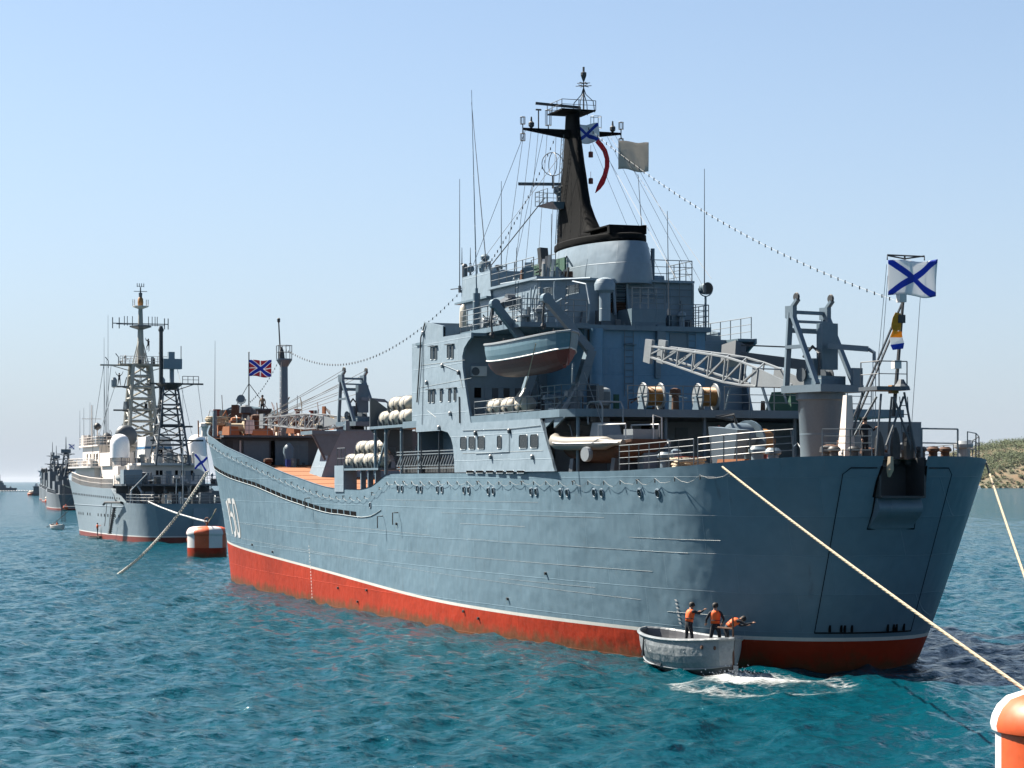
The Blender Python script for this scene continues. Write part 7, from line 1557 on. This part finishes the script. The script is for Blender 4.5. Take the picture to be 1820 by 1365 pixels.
# ---------------------------------------------------------------- wooded shore at right
def shore():
    nx, ny = 120, 30; rng = np.random.default_rng(3); V = []; D0 = 2750
    prof = smooth_table([(-60,0),(-10,14),(20,34),(60,50),(120,58),(300,66),(700,70)])
    for j in range(ny+1):
        for i in range(nx+1):
            lat = 540 + 820*i/nx; dep = D0 + (j/ny)**1.6*520 - 40*math.sin(lat*.013) - 25*math.sin(lat*.037+1)
            hgt = prof(lat-560) * (np.interp(j/ny,[0,.05,.10,.28,.42,.7,1],[-.03,.03,.10,.58,.72,.95,1.05])); hgt += (math.sin(lat*.09+j*.7)*.9 + math.sin(lat*.23+j*1.9)*.6)*min(1,j/4)*min(1,max(0,(lat-560)/40))
            q = CAM + RIGHT*lat + DEPTH*dep; V.append((q.x,q.y,hgt - (0.6 if j == 0 else 0)))
    F = [(j*(nx+1)+i, j*(nx+1)+i+1, (j+1)*(nx+1)+i+1, (j+1)*(nx+1)+i) for j in range(ny) for i in range(nx)]
    me = bpy.data.meshes.new('shore'); me.from_pydata(V, [], F); me.polygons.foreach_set('use_smooth', [True]*len(F))
    m, nt, b = new_mat('shore_soil'); L = nt.links.new; geo = N(nt, 'ShaderNodeNewGeometry'); n1 = N(nt,'ShaderNodeTexNoise', Scale=.06, Detail=6.0, Roughness=.65); L(geo.outputs['Position'], n1.inputs['Vector'])
    cr = N(nt,'ShaderNodeValToRGB'); cr.color_ramp.elements[0].position = .36; cr.color_ramp.elements[0].color = (.035,.042,.02,1); cr.color_ramp.elements[1].position = .60; cr.color_ramp.elements[1].color = (.125,.085,.046,1); L(n1.outputs[0], cr.inputs[0])
    sz = N(nt,'ShaderNodeSeparateXYZ'); L(geo.outputs['Position'], sz.inputs[0]); rg = N(nt,'ShaderNodeMapRange'); rg.inputs['From Min'].default_value = 3.5; rg.inputs['From Max'].default_value = 1.5; L(sz.outputs['Z'], rg.inputs[0])
    mx = N(nt,'ShaderNodeMix', data_type='RGBA'); L(rg.outputs[0], mx.inputs['Factor']); L(cr.outputs[0], mx.inputs[6]); mx.inputs[7].default_value = (.22,.175,.12,1); L(mx.outputs[2], b.inputs['Base Color']); b.inputs['Roughness'].default_value = .95
    me.materials.append(m); o = bpy.data.objects.new('shore_hill', me); COL.objects.link(o); tag(o, 'sandy brown headland with green scrub across the water at right', 'hill', kind='structure')
    # scrub: clumps of small leaf faces
    mb = MB(); rnd = random.Random(4)
    for _ in range(2600):
        j = rnd.choice([1.5,3,5,7,8,9,10,11,12,13,14,15,16,18,20,22,24,26,27]) + rnd.random()*2; i = rnd.uniform(0, nx*.2) if rnd.random() < .75 else rnd.uniform(0, nx*.6)
        k = int(j)*(nx+1)+int(i); c = Vector(V[min(k,len(V)-1)]); lat = 540+820*i/nx
        if prof(lat-560) < 5: continue
        if 2.5 < j < 9 and rnd.random() < .6: continue
        s_ = rnd.uniform(1.6,3.2) if j < 10 else rnd.uniform(3.2,7.2)
        for _l in range(46):
            d = Vector((rnd.gauss(0,1),rnd.gauss(0,1),rnd.gauss(0,1))).normalized()*rnd.random()**.4; p_ = c + Vector((d.x*s_*1.25,d.y*s_*1.25,s_*.55+d.z*s_*.75)); a_ = Vector((rnd.gauss(0,1),rnd.gauss(0,1),rnd.gauss(0,1))).normalized(); e = a_.cross(Vector((.3,.5,.8))).normalized(); w = rnd.uniform(.45,.95)
            mb.add([p_+a_*w, p_+e*w*.7, p_-a_*w, p_-e*w*.7], [(0,1,2,3)])
    fm, nt, b = new_mat('scrub_leaf'); L = nt.links.new; geo = N(nt,'ShaderNodeNewGeometry'); n1 = N(nt,'ShaderNodeTexNoise', Scale=.12, Detail=3.0); L(geo.outputs['Position'], n1.inputs['Vector']); cr = N(nt,'ShaderNodeValToRGB'); cr.color_ramp.elements[0].position=.35; cr.color_ramp.elements[0].color=(.022,.045,.014,1); cr.color_ramp.elements[1].position=.65; cr.color_ramp.elements[1].color=(.075,.10,.030,1); L(n1.outputs[0], cr.inputs[0]); L(cr.outputs[0], b.inputs['Base Color']); b.inputs['Roughness'].default_value=.8
    o = mb.build('scrub', fm); tag(o, 'green scrub and low trees covering the headland at right', 'scrub', kind='stuff')
shore()
# ---------------------------------------------------------------- summer haze: one box of thin even air round everything
hz_ = MB(); hz_.bb(-48000, 48000, -48000, 48000, -3.5, 85.0)
hm_ = bpy.data.materials.new('haze_air'); hm_.use_nodes = True; hn = hm_.node_tree.nodes; hn.clear()
ho = hn.new('ShaderNodeOutputMaterial'); hv = hn.new('ShaderNodeVolumePrincipled'); hv.inputs['Color'].default_value = (0.86, 0.92, 1.0, 1); hv.inputs['Density'].default_value = 0.000009; hv.inputs['Anisotropy'].default_value = 0.0
hm_.node_tree.links.new(hv.outputs[0], ho.inputs['Volume'])
HZ = hz_.build('haze', hm_); tag(HZ, 'thin summer haze over the harbour', 'haze', kind='stuff')
